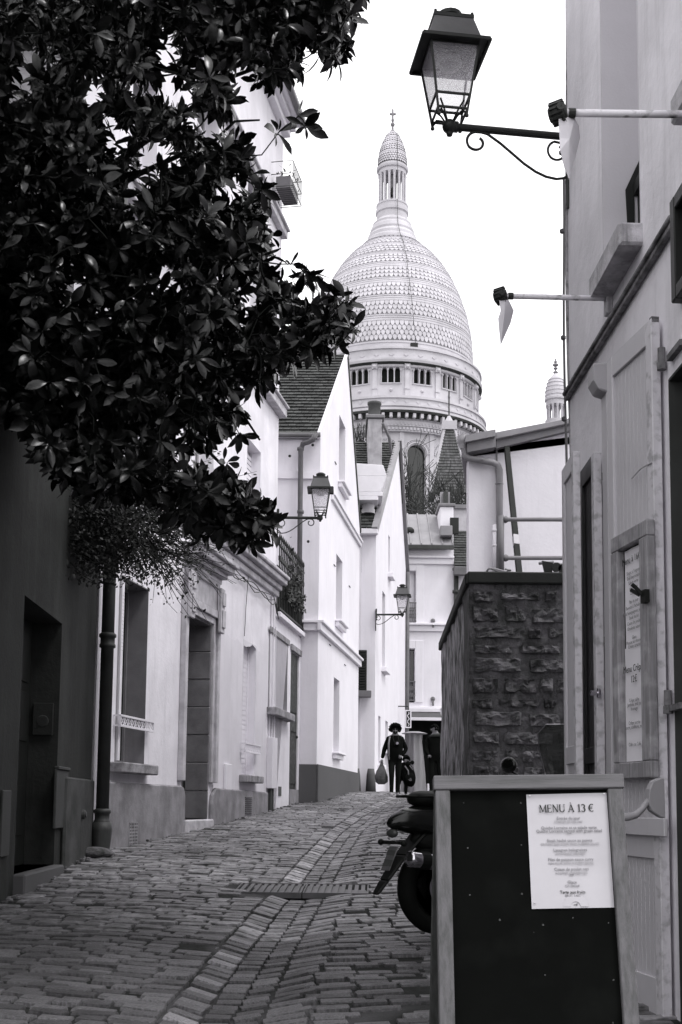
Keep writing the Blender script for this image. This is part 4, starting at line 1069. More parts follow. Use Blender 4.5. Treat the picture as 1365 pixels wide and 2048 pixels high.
# curved pale chair arm / tap-like bracket right of the board
ch = thing('folding_table', 'pale rounded board on a curved bracket beside the large shutter', 'bracket seat', at(1300, 1600, 5.4))
def blob(F, pts, n0, n1): b = MB(); b.prism(F, pts, n0, n1); return b
Fc = Fr(at(1300, 1600, 5.3), (1, .25, 0), N=(.25, -1, 0))
pp = [Fc.px(x, y)for x, y in ((1325, 1556), (1318, 1556), (1303, 1562), (1296, 1578), (1294, 1605), (1300, 1622), (1318, 1634), (1327, 1637))]
b = blob(Fc, pp, -.02, .02); b.build('board', mat('pale_laminate', .30, .26, rough=.45, bump=.05), ch, bevel=.008)
b = MB(); b.tube([Fc.p(*Fc.px(x, y), -.0) for x, y in ((1298, 1600), (1285, 1618), (1272, 1630), (1255, 1634), (1235, 1633))], [.012, .014, .016, .018, .018], 10); b.build('arm', MATS['pale_laminate'], ch, smooth=True)
q = FBS.px(1248, 1660, .03)
fbx('support_plate', shut_g, ch, FBS, q[0] - .55, q[0] + .02, FBS.px(1248, 1668, .03)[1], FBS.px(1250, 1634, .03)[1], .03, .05, bevel=.004)

# poles with hanging pennants
def flagpole(label, group, knob_px, Y, plate_px, group_flag, L2=0):
    k = at(*knob_px, Y); e = V((interp(Y, [(-6, 1.86), (8.25, 1.6)]) , Y + .02, k.z + (plate_px)))
    o = thing('awning_pole', label, 'pole', e, group)
    b = MB(); b.tube([k + V((.02, 0, 0)), e], .0165, 12); b.build('pole', rust_w, o, smooth=True)
    b = MB(); b.lathe([(0, -.045), (.03, -.04), (.045, -.02), (.048, 0), (.045, .02), (.03, .035), (0, .04)], k, 14, axis=V((1, -.5, .15)))
    for i in range(14):
        a = i * 2 * math.pi / 14; q = V((1, -.5, .15)).to_track_quat('Z', 'Y').to_matrix(); b.box(k + q @ V((.047 * math.cos(a), .047 * math.sin(a), 0)), (.005, .005, .03), q @ Matrix.Rotation(a, 3, 'Z'))
    b.lathe([(.0, .0), (.018, .0), (.018, .012), (0, .012)], k + V((-.0, -.045, .0)), 10, axis=V((0, -1, 0)))
    b.build('knob', mat('greasy_iron', .035, .015, rough=.6, bump=.8, bscale=60), o, smooth=False)
    b = MB(); b.tube([k + V((.045, 0, 0)), k + V((.075, 0, 0))], .021, 10); b.build('collar', MATS['greasy_iron'], o)
    b = MB(); b.box(e + V((-.02, 0, -.02)), (.02, .035, .085)); b.build('wall_plate', MATS['stained_concrete_sill'], o, bevel=.006)
    return o, k, e
def pennant(label, k, Y, quad):
    """folded hanging sheet: pixel outline at its own depth, thickened and creased"""
    o = MB(); n = len(quad)
    top = [at(x, y, Y - .03 + dy) for x, y, dy in quad]
    c = sum(top, V((0, 0, 0))) / n + V((0, -.02, 0))
    o.add(top + [c] + [p + V((0, .006, 0)) for p in top] + [c + V((0, .006, 0))], [(i, (i + 1) % n, n) for i in range(n)] + [((i + 1) % n + n + 1, i + n + 1, 2 * n + 1) for i in range(n)] + [(i, i + n + 1, (i + 1) % n + n + 1, (i + 1) % n) for i in range(n)])
    return o
o1, k1, e1_ = flagpole('upper rusty white pole with dark knob and hanging pale sheet', 'poles fixed to the restaurant wall', (1117, 226), 5.0, .012, 0)
b = pennant('', k1, 5.0, [(1118, 238, 0), (1133, 233, .02), (1150, 236, .05), (1158, 252, .10), (1161, 275, .14), (1150, 318, .12), (1139, 359, .03), (1130, 335, .0), (1121, 300, -.02), (1120, 276, .0)])
b.build('hanging_sheet', flagm, o1)
o2, k2, e2_ = flagpole('lower rusty white pole with dark knob and small pale pennant', 'poles fixed to the restaurant wall', (1002, 592), 7.0, .0, 0)
b = pennant('', k2, 7.0, [(999, 600, 0), (1010, 600, .0), (1018, 600, .02), (1028, 621, .06), (1022, 645, .05), (1002, 690, 0), (999, 660, 0), (997, 636, 0), (1002, 620, 0)])
b.build('hanging_sheet', flagm, o2)

# ---- stone wall ------------------------------------------------------
sw = thing('stone_wall', 'dark rough stone boundary wall with a smooth coping behind the menu board', 'wall', (1.6, 11.2, .7))
FW = Fr((1.22, 11, 0), (1, 0.0, 0)); zW = FW.px(945, 1158)[1]
xl = FW.px(948, 1300)[0]
b = MB(); b.fb(FW, -.035, 1.6, .3, zW - .02, -.5, -.02); b.build('wall_core', rubm, sw)
b = MB(); nx, nz = 70, 90; b.add([FW.p(lerp(-.04, 1.6, i / nx), lerp(.3, zW - .03, j / nz), .008 + .030 * noise.noise(V((i * .16, j * .2, 2))) + .012 * noise.noise(V((i * .7, j * .9, 6)))) for j in range(nz + 1) for i in range(nx + 1)], [(j * (nx + 1) + i, j * (nx + 1) + i + 1, (j + 1) * (nx + 1) + i + 1, (j + 1) * (nx + 1) + i) for j in range(nz) for i in range(nx)]); b.build('mortar_face', rubm, sw)
# streetward face, tapering away
P1, P2 = V((1.215, 11, 0)), V((1.36, 15.8, 0)); FW2 = Fr(P1, P2 - P1); 
if FW2.N.x > 0: FW2 = Fr(P1, P2 - P1, flip=True)
LW2 = (P2 - P1).length
b = MB(); nx, nz = 40, 24; vs = []
for j in range(nz + 1):
    for i in range(nx + 1):
        u, w = lerp(-.02, LW2, i / nx), lerp(.3, zW - .03, j / nz); p = FW2.p(u, w, 0)
        vs.append(FW2.p(u, w, .03 + .03 * noise.noise(V((u * 2.5, w * 1.2, 1))) + .014 * noise.noise(V((u * 9, w * 5, 4)))))
b.add(vs, [(j * (nx + 1) + i, j * (nx + 1) + i + 1, (j + 1) * (nx + 1) + i + 1, (j + 1) * (nx + 1) + i) for j in range(nz) for i in range(nx)])
b.build('rendered_face', roughr, sw, smooth=True)
b = MB(); b.fb(FW2, .02, LW2, .3, zW - .025, -.3, .0); b.build('wall_core', rubm, sw)
b = MB(); b.fb(FW, -.06, 1.6, zW - .05, zW + .06, -.48, .07); b.build('coping', capm, sw, bevel=.012)
b = MB(); b.fb(FW2, .02, LW2, zW - .052, zW + .058, -.34, .07); b.build('coping', capm, sw, bevel=.012)
RS = random.Random(4)
z = .62; row = 0; cnt = 0
def rock(F, u0, u1, w0, w1, n, seed):
    nx, nz = 12, 7; b = MB(); vs = []
    for j in range(nz + 1):
        for i in range(nx + 1):
            a, c = i / nx, j / nz; ed = 1 - max(abs(a - .5), abs(c - .5)) * 2
            uu_, ww_ = lerp(u0, u1, a), lerp(w0, w1, c); rr = noise.noise(V((uu_ * 11, ww_ * 13, seed * .3))) + .8 * noise.noise(V((uu_ * 30, ww_ * 34, seed * .7)))
            r2 = noise.noise(V((uu_ * 13, ww_ * 13, seed + 9.5)))
            u = lerp(u0, u1, a) + .014 * r2; w = lerp(w0, w1, c) + .012 * noise.noise(V((uu_ * 12, ww_ * 12, seed + 4.5)))
            if i in (0, nx) and j in (0, nz): u += (.5 - a) * .07; w += (.5 - c) * .07
            vs.append(F.p(u, w, -.03 if ed < .01 else n * min(1, ed * 5) + .038 * rr * min(1, ed * 4) * 1.4))
    b.add(vs, [(j * (nx + 1) + i, j * (nx + 1) + i + 1, (j + 1) * (nx + 1) + i + 1, (j + 1) * (nx + 1) + i) for j in range(nz) for i in range(nx)])
    return b.build('stone', rubble, sw, smooth=False)
while z < zW - .12:
    h = RS.choice((.13, .15, .17, .19)); u = -.03 + RS.uniform(0, .02)
    while u < 1.45:
        w_ = RS.choice((.15, .22, .28, .34, .42, .5)); 
        if RS.random() < .97: rock(FW, u + .008, min(1.55, u + w_ - .014), z + .006 + RS.uniform(-.012, .012), min(zW - .03, z + h - .012 + RS.uniform(-.02, .008)), RS.uniform(.03, .055), cnt)
        cnt += 1; u += w_ + RS.uniform(.0, .03)
    z += h + RS.uniform(.0, .012)

# ---- white house behind the stone wall --------------------------------
YH = 15.9
FG = Fr((at(938, 1000, YH).x, YH, 0), (1, 0, 0)); LG = 4.2
hg = thing('white_outbuilding', 'plain white building with a sloping grey fascia above the stone wall', 'building', (2.6, 17, 1.0))
zl = FG.px(938, 880)[1]; zk = FG.px(990, 868)[1]; zr = zl + (FG.px(1140, 860)[1] - FG.px(990, 893)[1]) / FG.px(1140, 860)[0] * LG * .9
uk = FG.px(992, 870)[0]
slp = .15
b = MB(); b.prism(FG, [(0, 1), (LG, 1), (LG, zl + slp * LG), (0, zl)], -.3, 0); b.build('wall', white, hg)
b = MB(); b.fb(Fr((FG.O.x, YH + .3, 0), (.13, 1, 0), N=(-1, .13, 0)), 0, 9, 1, zl, -.3, 0); b.build('side_wall', white, hg)
fsm = mat('grey_fascia', .21, .17, rough=.6, bump=.1, streak=.2, streakv=.14)
def fasc(x0, y0t, y0b, x1, y1t, y1b, n0, n1, m, nm='fascia'):
    a, c, d, e = FG.px(x0, y0t, n1), FG.px(x1, y1t, n1), FG.px(x1, y1b, n1), FG.px(x0, y0b, n1); b = MB(); b.prism(FG, [e, d, c, a], n0, n1); return b.build(nm, m, hg, bevel=.008)
fasc(935, 884, 905, 992, 872, 894, .002, .20, fsm); fasc(992, 877, 897, 1160, 838, 852 + 4, .002, .10, fsm)
fasc(931, 870, 884, 992, 858, 872, .002, .26, zinc, 'roof_edge'); fasc(992, 864, 878, 1160, 832, 842, .002, .16, zinc, 'roof_edge')
b = MB(); zz0, zz1 = zl - .25, zl - .28 + slp * LG
b.hexa([V((FG.O.x - .1, YH, zz0)), V((FG.O.x + LG, YH, zz1)), V((FG.O.x + LG, YH + 9, zz1)), V((FG.O.x + 1.2, YH + 9, zz0)), V((FG.O.x - .1, YH, zz0 + .1)), V((FG.O.x + LG, YH, zz1 + .1)), V((FG.O.x + LG, YH + 9, zz1 + .1)), V((FG.O.x + 1.2, YH + 9, zz0 + .1))]); b.build('roof', zinc, hg)
b = MB(); b.fb(FG, uk, uk + .02, 1, zk - .05, .0, .025); b.build('wall_joint', fsm, hg)
b = MB(); P = lambda x, y, n=.1: FG.p(*FG.px(x, y, n), n)
b.tube([P(926, 884), P(929, 900), P(930, 910), P(938, 917), P(960, 920), P(985, 925), P(996, 930), P(1000, 940), P(1000, 960), P(999, 1150)], .045, 12)
b.lathe([(.045, -.1), (.08, -.02), (.085, .08), (.0, .09)], P(927, 884), 12)
for x, y in ((999, 968), (964, 921)): b.ball(P(x, y), .06, 8, (1, 1, .35))
b.build('downpipe', mat('mid_grey_pipe', .26, .2, rough=.45, bump=.1, streak=.2), hg, smooth=True)
b = MB(); b.tube([P(993, 1050, .06), P(993, 1155, .06)], .05, 8); b.ball(P(993, 1062, .06), .065, 8, (1, 1, .5)); b.ball(P(993, 1092, .06), .065, 8, (1, 1, .5)); b.build('white_pipe', white, hg, smooth=True)
# terrace rail
tr = thing('tube_railing', 'galvanised tube railing on the terrace in front of the white building', 'railing', P(1003, 1150, 2.2))
n_ = 2.4
b = MB(); b.tube([P(1003, 1032, n_), P(1003, 1156, n_)], .035, 10); b.build('post', zincd, tr, smooth=True)
for yy in (1039, 1116):
    b = MB(); b.tube([P(1005, yy, n_), P(1012, yy, n_), P(1018, yy, n_), P(1180, yy, n_)], [.03, .045, .025, .025], 10); b.build('rail', zincd, tr, smooth=True)
lk = thing('leaning_plank', 'long dark timber bar leaning against the white building', 'plank', P(1040, 1150, 1.6))
b = MB(); A_, B_ = P(1014, 896, .08), P(1040, 1158, 1.7); b.tube([A_, B_], .045, 4); b.build('bar', mat('dark_timber', .022, .015), lk)
b = MB(); m_ = A_.lerp(B_, .73); d_2 = (B_ - A_).normalized(); b.tube([m_ - d_2 * .08, m_ + d_2 * .1], .05, 4); b.build('paper_label', paper, lk)
# odds and ends on the terrace
sc2 = thing('stacked_metal_chairs', 'folded metal chairs and bars heaped on top of the stone wall', 'folded chairs', P(1100, 1150, 3.6))
b = MB()
for (pts, r) in (([(974, 1143), (978, 1137), (990, 1138), (1045, 1152)], .012), ([(983, 1137), (996, 1143), (1060, 1148)], .012), ([(1000, 1150), (1022, 1140), (1010, 1138)], .012), ([(1045, 1150), (1085, 1148), (1132, 1146)], .02), ([(1095, 1128), (1132, 1130)], .02), ([(1100, 1132), (1132, 1136)], .02), ([(1078, 1127), (1108, 1124)], .015)):
    b.tube([P(x, y, 3.6) for x, y in pts], r, 6)
b.build('tubes', zinc, sc2, smooth=True)
b = MB(); b.prism(FG, [FG.px(x, y, 3.6) for x, y in ((1084, 1122), (1106, 1126), (1104, 1148), (1090, 1148))], 3.58, 3.62)
b.build('seat_plate', iron, sc2)
for x, y in ((1112, 1136), (1125, 1139)):
    b = MB(); b.lathe([(.0, .0), (.045, .0), (.05, .05), (.0, .05)], P(x, y, 3.7), 10, axis=V((0, -1, 0))); b.build('tube_end', iron, sc2)
# ================================================================== end of the street and beyond
YF = 44.0
FF = Fr((0, YF, 0), (1, 0, 0))
sf = thing('shop_house', 'pale corner house at the end of the street with balconied windows over a shop', 'house', (4, YF, 1.7))
PX = lambda x, y, n=0: FF.px(x, y, n)
zc1, zc2, ztop = PX(850, 1247)[1], PX(850, 1414)[1], PX(870, 1095)[1]
def wr(x0, y0, x1, y1): a, c = PX(x0, y0), PX(x1, y1); return (a[0], c[0], c[1], a[1])
wA, wB = wr(806, 1142, 832, 1247), wr(806, 1297, 830, 1405)
shop = wr(806, 1424, 905, 1596)
b = MB(); b.prism(FF, [(.6, 1), (12, 1), (12, ztop - .8), (PX(908, 1100)[0], ztop - .8), (PX(908, 1100)[0], ztop), (.6, ztop)], -.4, 0, [rectp(*wA), rectp(*wB), rectp(shop[0], shop[1], 1.8, shop[3])]); b.build('wall', pale if 0 else white, sf)
for w, st in ((wA, 0), (wB, 1)):
    if st == 0:
        window(sf, FF, w[0], w[1], w[2], w[3], .2, pane=glass_g, frame=shut_w, mull=0); 
        b = MB(); b.fb(FF, w[1] - .32, w[1] - .06, w[2], w[3], -.195, -.17); b.build('open_casement', shut_w, sf)
    else:
        n = 30
        b = MB(); b.fb(FF, w[0], w[1] - .18, w[2], w[3], -.26, -.22)
        for k in range(n): z = lerp(w[2], w[3], k / n); b.fb(FF, w[0], w[1] - .2, z + .01, z + .06, -.22, -.19)
        b.build('louvred_shutter', shut_w, sf); window(sf, FF, w[1] - .2, w[1], w[2], w[3], .2, mull=0, frame=reveal_m)
    reveal(sf, FF, *w, .2, white)
    b = MB(); b.fb(FF, w[0] - .3, w[0] - .002, w[2], w[3] + .3, .002, .05); b.fb(FF, w[1] + .002, w[1] + .3, w[2], w[3] + .3, .002, .05); b.fb(FF, w[0], w[1], w[3] + .002, w[3] + .3, .002, .048); b.build('window_surround', white, sf, bevel=.01)
    b = MB(); h = .75
    for z in (w[2] + .06, w[2] + h): b.fb(FF, w[0] - .02, w[1] + .02, z, z + .04, .02, .06)
    n = 9
    for k in range(n): u = lerp(w[0], w[1], k / (n - 1)); b.tube([FF.p(u, w[2] + .06, .04), FF.p(u, w[2] + h, .04)], .012, 4)
    for k in range(n - 1): u = lerp(w[0], w[1], (k + .5) / (n - 1)); b.tube([FF.p(u + .09 * math.cos(a), w[2] + .4 + .22 * math.sin(a), .04) for a in [i * math.pi / 3 for i in range(7)]], .012, 4, cap=False)
    b.build('balcony_guard', irong, sf)
for z, hh in ((zc1, .3), (zc2, .34), (ztop - .35, .3)):
    b = MB(); b.fb(FF, .6, 12 if z < ztop - 1 else PX(908, 1100)[0], z - hh, z - .08, .002, .1); b.fb(FF, .6, 12 if z < ztop - 1 else PX(908, 1100)[0], z - .08, z, .002, .2); b.build('string_course', white, sf, bevel=.01)
for x, y in ((866, 1242), (866, 1398)):
    c = FF.p(*PX(x, y), .05); b = MB(); b.ball(c, .09, 8); b.tube([c, c + V((0, -.1, -.25))], .04, 6); b.build('wall_bracket', irong, sf)
# zinc roof in panels
eL, eR = FF.p(.6, ztop, .25), FF.p(PX(906, 1090)[0], ztop, .25)
zr_ = at(860, 1032, YF + 2.2).z
n = 9
for k in range(n):
    x0, x1 = lerp(eL.x, eR.x, k / n), lerp(eL.x, eR.x, (k + 1) / n)
    b = MB(); b.hexa([V((x0 + .01, YF - .25, ztop)), V((x1 - .01, YF - .25, ztop)), V((x1 - .01, YF + 2.2, zr_)), V((x0 + .01, YF + 2.2, zr_)), V((x0 + .01, YF - .25, ztop + .06)), V((x1 - .01, YF - .25, ztop + .06)), V((x1 - .01, YF + 2.2, zr_ + .06)), V((x0 + .01, YF + 2.2, zr_ + .06))]); b.build('zinc_panel', MATS['zinc_sheet'], sf)
    b = MB(); b.hexa([V((x1 - .04, YF - .25, ztop)), V((x1 + .03, YF - .25, ztop)), V((x1 + .03, YF + 2.2, zr_)), V((x1 - .04, YF + 2.2, zr_)), V((x1 - .04, YF - .25, ztop + .11)), V((x1 + .01, YF - .25, ztop + .11)), V((x1 + .01, YF + 2.2, zr_ + .11)), V((x1 - .04, YF + 2.2, zr_ + .11))]); b.build('roof_seam', zinc, sf)
b = MB(); b.box(((.6 + eR.x) / 2, YF + 5.2, (zr_ + 1) / 2), ((eR.x - .6) / 2, 3, (zr_ - 1) / 2)); b.build('upper_storey', white, sf)
fbx('gutter', pipe_dk, sf, FF, .6, PX(906, 1100)[0], ztop - .14, ztop + .0, .26, .42)
b = MB(); b.ball(at(819, 1062, YF + .7), .2, 10, (1, .8, .8)); b.build('roof_vent', iron, sf, smooth=True)
a1, a2 = at(881, 1060, YF + .4), at(908, 1012, YF + .4)
chim(sf, a1.x, a2.x, YF + 1.2, a1.z - .8, a2.z, 1.4, white, pot=False)
b = MB(); a3 = at(881, 1072, YF - .1); a4 = at(905, 1052, YF - .1); b.box(((a3.x + a4.x) / 2, YF + .1, (a3.z + a4.z) / 2), ((a4.x - a3.x) / 2, .3, (a4.z - a3.z) / 2)); b.build('roof_box', zinc, sf, bevel=.02)
# tall narrow pots and parapet
ph = thing('party_wall', 'grey chimney wall with a tall narrow pot behind the end house', 'chimney', at(915, 1030, YF + 6))
a1, a2 = at(880, 1045, YF + 2.5), at(960, 1016, YF + 2.5); b = MB(); b.box(((a1.x + a2.x) / 2, YF + 3, (a1.z - 3 + a2.z) / 2), ((a2.x - a1.x) / 2, .4, (a2.z - a1.z + 3) / 2)); b.build('wall', mat('grey_party_wall', .45, .36), ph); 
b = MB(); b.box(((a1.x + a2.x) / 2, YF + 3, a2.z + .06), ((a2.x - a1.x) / 2 + .05, .5, .08)); b.build('cap', zincd, ph)
a1, a2 = at(889, 1006, YF + 2.6), at(896, 982, YF + 2.6); b = MB(); b.box(((a1.x + a2.x) / 2, YF + 2.9, (a1.z + a2.z) / 2), ((a2.x - a1.x) / 2 + .02, .2, (a2.z - a1.z) / 2)); b.build('flue', tile_m, ph)
b = MB(); b.box(((a1.x + a2.x) / 2, YF + 3.05, (a1.z + a2.z) / 2), ((a2.x - a1.x) / 2 + .12, .12, (a2.z - a1.z) / 2 + .05)); b.build('flue', zinc, ph)
# tiled lean-to and gutter on the right
xr0 = PX(908, 1100)[0]
b = MB(); zt1, zt0 = at(920, 1062, YF + 1.5).z, ztop - .75
slab(b, (xr0, YF - .3, zt0), (12, YF - .3, zt0), (xr0, YF + 1.5, zt1), (12, YF + 1.5, zt1), .1); ro = b.build('roof', tile_m, sf)
tiles('roof_tiles', ro, (xr0, YF - .3, zt0), (12, YF - .3, zt0), (xr0, YF + 1.5, zt1), (12, YF + 1.5, zt1), 14, 40, tile_m, th=.04)
fbx('gutter', pipe_m, sf, FF, xr0 - .05, 12, zt0 - .38, zt0 - .05, .3, .5, bevel=.03)
b = MB(); xx = PX(912, 1200)[0]; b.tube([FF.p(xx, zt0 - .3, .15), FF.p(xx, 4.5, .15)], .09, 8); b.lathe([(.09, -.06), (.14, -.05), (.14, .05), (.09, .06)], FF.p(xx, at(912, 1185, YF).z, .15), 8); b.lathe([(.09, -.06), (.14, -.05), (.14, .05), (.09, .06)], FF.p(xx, at(912, 1140, YF).z, .15), 8); b.build('downpipe', pipe_dk, sf, smooth=True)
b = MB(); c = at(909, 1052, YF + .2); b.box(c, (.16, .1, .3)); b.build('roof_pipe', iron, sf)
# shop front
fbx('shop_interior', drkvoid, sf, FF, shop[0] - 1, shop[1], 1.7, shop[3], -1.6, -1.5); fbx('shop_side', drkvoid, sf, FF, shop[1] - .01, shop[1] + .1, 1.7, shop[3], -1.5, -.401)
fbx('shop_ceiling', drkvoid, sf, FF, shop[0] - 1, shop[1], shop[3] + .0, shop[3] + .1, -1.6, -.401)
b = MB(); z0, z1 = PX(850, 1441)[1], PX(850, 1426)[1]; b.hexa([FF.p(shop[0], z0, .9), FF.p(PX(880, 1440)[0], z0, .9), FF.p(PX(880, 1440)[0], z1, .1), FF.p(shop[0], z1, .1), FF.p(shop[0], z0 + .05, .9), FF.p(PX(880, 1440)[0], z0 + .05, .9), FF.p(PX(880, 1440)[0], z1 + .05, .1), FF.p(shop[0], z1 + .05, .1)]); aw = b.build('awning', mat('awning_cloth', .10, .08), sf)
fbx('awning_bar', shut_w, sf, FF, shop[0], PX(880, 1440)[0], z0 - .07, z0 + .04, .9, .98, bevel=.01)
fbx('awning_case', shut_w, sf, FF, shop[0], PX(880, 1440)[0], z1 + .02, z1 + .16, .05, .25, bevel=.01)
fbx('shop_post', shut_d, sf, FF, PX(889, 1500)[0], PX(893, 1500)[0], 1.7, shop[3], -.2, -.05)
fbx('shop_counter', pale, sf, FF, PX(853, 1570)[0], PX(868, 1595)[0], PX(860, 1595)[1], PX(860, 1568)[1], .3, .8)
sg = thing('hanging_sign', 'small upright framed shop sign with a dark scrawl hung from the corner', 'sign', FF.p(*PX(820, 1440), 4))
Fs_ = Fr((0, YF - 4.5, 0), (1, 0, 0)); r_ = Fs_.px(811, 1420), Fs_.px(823, 1456)
x0, x1, z1, z0 = r_[0][0], r_[1][0], r_[0][1], r_[1][1]
b = MB(); b.fb(Fs_, x0, x1, z0, z1, -.03, .0); b.build('board', door_dk, sg)
b = MB(); t = .035; b.fb(Fs_, x0, x0 + t, z0, z1, 0, .03); b.fb(Fs_, x1 - t, x1, z0, z1, 0, .03); b.fb(Fs_, x0 + t, x1 - t, z0, z0 + t, 0, .029); b.fb(Fs_, x0 + t, x1 - t, z1 - t, z1, 0, .029); b.build('frame', shut_w, sg)
b = MB(); b.tube([Fs_.p(lerp(x0, x1, .5 + .18 * math.sin(i * 1.9)), lerp(z0 + .07, z1 - .07, i / 8), .012) for i in range(9)], .014, 4); b.build('lettering', shut_w, sg)
b = MB(); b.tube([Fs_.p((x0 + x1) / 2, z1, 0), Fs_.p((x0 + x1) / 2, z1 + .12, 0), Fs_.p(x0 - .6, z1 + .12, 0)], .02, 6); b.build('bracket', iron, sg)

# draped terrace heater
hx = at(829, 1530, 36.0); hz = gz(hx.x, 36)
ht = thing('draped_heater', 'tall terrace heater under a clear plastic drape with a shallow domed cap', 'patio heater', (hx.x, 36, hz))
zt = at(829, 1466, 36).z
b = MB(); b.lathe([(.0, .07), (.18, .06), (.33, .025), (.39, 0), (.37, -.01), (.0, .03)], (hx.x + .0, 36, zt - .02), 24); b.build('cap', zinc, ht, smooth=True)
b = MB(); b.tube([(hx.x, 36, hz), (hx.x, 36, zt)], .035, 8); b.lathe([(.0, 0), (.22, 0), (.22, .5), (.0, .55)], (hx.x, 36, hz), 14); b.build('pole', steel, ht)
b = MB(); n = 40; vs = []
for j, (zz, rr) in enumerate(((hz + .03, .33), (lerp(hz, zt, .3), .30), (lerp(hz, zt, .6), .25), (lerp(hz, zt, .85), .2), (zt - .02, .22))):
    for i in range(n): a = i * 2 * math.pi / n; r = rr * (1 + .22 * math.sin(i * 2.6 + j * .2) + .08 * math.sin(i * 5.1)); vs.append((hx.x + r * math.cos(a), 36 + r * math.sin(a), zz))
b.add(vs, [(j * n + i, j * n + (i + 1) % n, (j + 1) * n + (i + 1) % n, (j + 1) * n + i) for j in range(4) for i in range(n)]); b.build('drape', drape_m, ht, smooth=True)

# dark bollards by the far house wall
for (x, lab) in ((712, 'first dark stone bollard against the plinth of the gabled house'), (742, 'second dark stone bollard near the foot of the far gabled house')):
    p = at(x, 1588, 32.6 if x < 730 else 33.0); z = gz(p.x, p.y)
    b = MB(); b.tube([(p.x, p.y, z - .1), (p.x, p.y, z + .45), (p.x, p.y, z + .62)], [.15, .12, .09], 10); o = b.build('bollard', socle_d, None, smooth=True); tag(o, lab, 'bollard', 'bollards by the left walls')

# slate turret roof
tu = thing('slate_turret', 'pointed slate turret roof with pale hips and a thin finial before the basilica', 'turret', at(902, 1000, 68))
ap = at(902, 872, 68); bl, br = at(862, 985, 66), at(942, 985, 66); w_ = (br.x - bl.x) / 2; cxx = (bl.x + br.x) / 2; zb_ = bl.z
base = [V((cxx - w_, 66, zb_)), V((cxx + w_, 66, zb_)), V((cxx + w_, 66 + 2 * w_, zb_)), V((cxx - w_, 66 + 2 * w_, zb_))]
tp = [V((cxx - .3, 66 + w_ - .3, ap.z)), V((cxx + .3, 66 + w_ - .3, ap.z)), V((cxx + .3, 66 + w_ + .3, ap.z)), V((cxx - .3, 66 + w_ + .3, ap.z))]
b = MB(); b.hexa(base + tp); tr_ = b.build('roof', tile_m, tu)
tiles('slates', tr_, base[0], base[1], tp[0], tp[1], 22, 18, mat('slate', .09, .05, island=.4, rough=.6), th=.05)
for i in range(4):
    b = MB(); b.tube([base[i], tp[i]], .09, 5); b.build('hip', lime, tu)
b = MB(); b.box((cxx, 66 + w_, ap.z + .25), (.42, .42, .25)); b.tube([(cxx, 66 + w_, ap.z + .5), (cxx, 66 + w_, ap.z + .9)], [.3, .08], 8); b.build('cap', lime, tu)
b = MB(); b.tube([(cxx, 66 + w_, ap.z + .8), (cxx, 66 + w_, ap.z + 2.4)], .04, 5); b.build('finial', iron, tu)
b = MB(); b.box((cxx, 66 + w_, (zb_ + 1) / 2), (w_ - .3, w_ - .3, (zb_ - 1) / 2)); b.build('wall', pale, tu)

# bare trees
def bare_tree(label, base, h, seed, spread=.5):
    r = random.Random(seed); t = thing('bare_tree', label, 'tree', base, 'bare trees before the basilica')
    bt, bb = MB(), MB()
    def grow(p, d, ln, rad_, lev):
        pts = [p]; rs = [rad_]; n = 4
        for i in range(n):
            d = (d + V((r.gauss(0, .16), r.gauss(0, .16), r.gauss(.05, .1)))).normalized(); p = p + d * ln / n; pts.append(p); rs.append(max(.015, rad_ * (1 - .35 * (i + 1) / n)))
        (bt if lev == 0 else bb).tube(pts, rs, 5 if lev < 2 else 3, cap=False)
        if lev >= 6: return
        for k in range(5 if lev > 2 else 3):
            a = r.uniform(0, 2 * math.pi); q = d.orthogonal().normalized(); q.rotate(Matrix.Rotation(a, 3, d)); nd = (d + q * r.uniform(spread * .7, spread * 1.5)).normalized()
            grow(pts[r.randrange(2, 5)], nd, ln * r.uniform(.62, .8), rs[-1] * r.uniform(.5, .75), lev + 1)
    grow(V(base), V((0, 0, 1)), h * .46, h * .013, 0)
    bt.build('trunk', bark_f, t, smooth=True); bb.build('crown', bark_f, t, kind='stuff')
for lab, (x, Y, yt), sd in (('leftmost bare tree between the far gable and the basilica arch', (822, 56, 925), 1), ('tallest bare tree in front of the slate turret', (865, 58, 900), 2), ('bare tree just left of the white outbuilding', (912, 60, 905), 3), ('low bare tree between the other two', (888, 54, 950), 5), ('bare tree at the foot of the slate turret', (925, 63, 930), 9), ('slender bare tree beside the basilica window', (845, 61, 920), 12), ('dense low bare tree right of the basilica window', (852, 52, 970), 14), ('dense low bare tree under the slate turret', (905, 53, 965), 15), ('low bare tree half hidden by the far gable', (828, 51, 985), 16)):
    tp_ = at(x, yt, Y); bare_tree(lab, (tp_.x, Y, 1.7), (tp_.z - 1.7) * .74, sd)
b = MB()
for k in range(40):
    p = at(RN.uniform(706, 735), RN.uniform(885, 893), 41); d = V((RN.gauss(0, .3), RN.gauss(0, .2), 1)).normalized(); b.tube([p, p + d * RN.uniform(.3, .8)], .012, 3)
o = b.build('roof_weeds', bark_f, None, kind='stuff'); o['label'] = 'dry twigs above the ridge of the far gabled house'

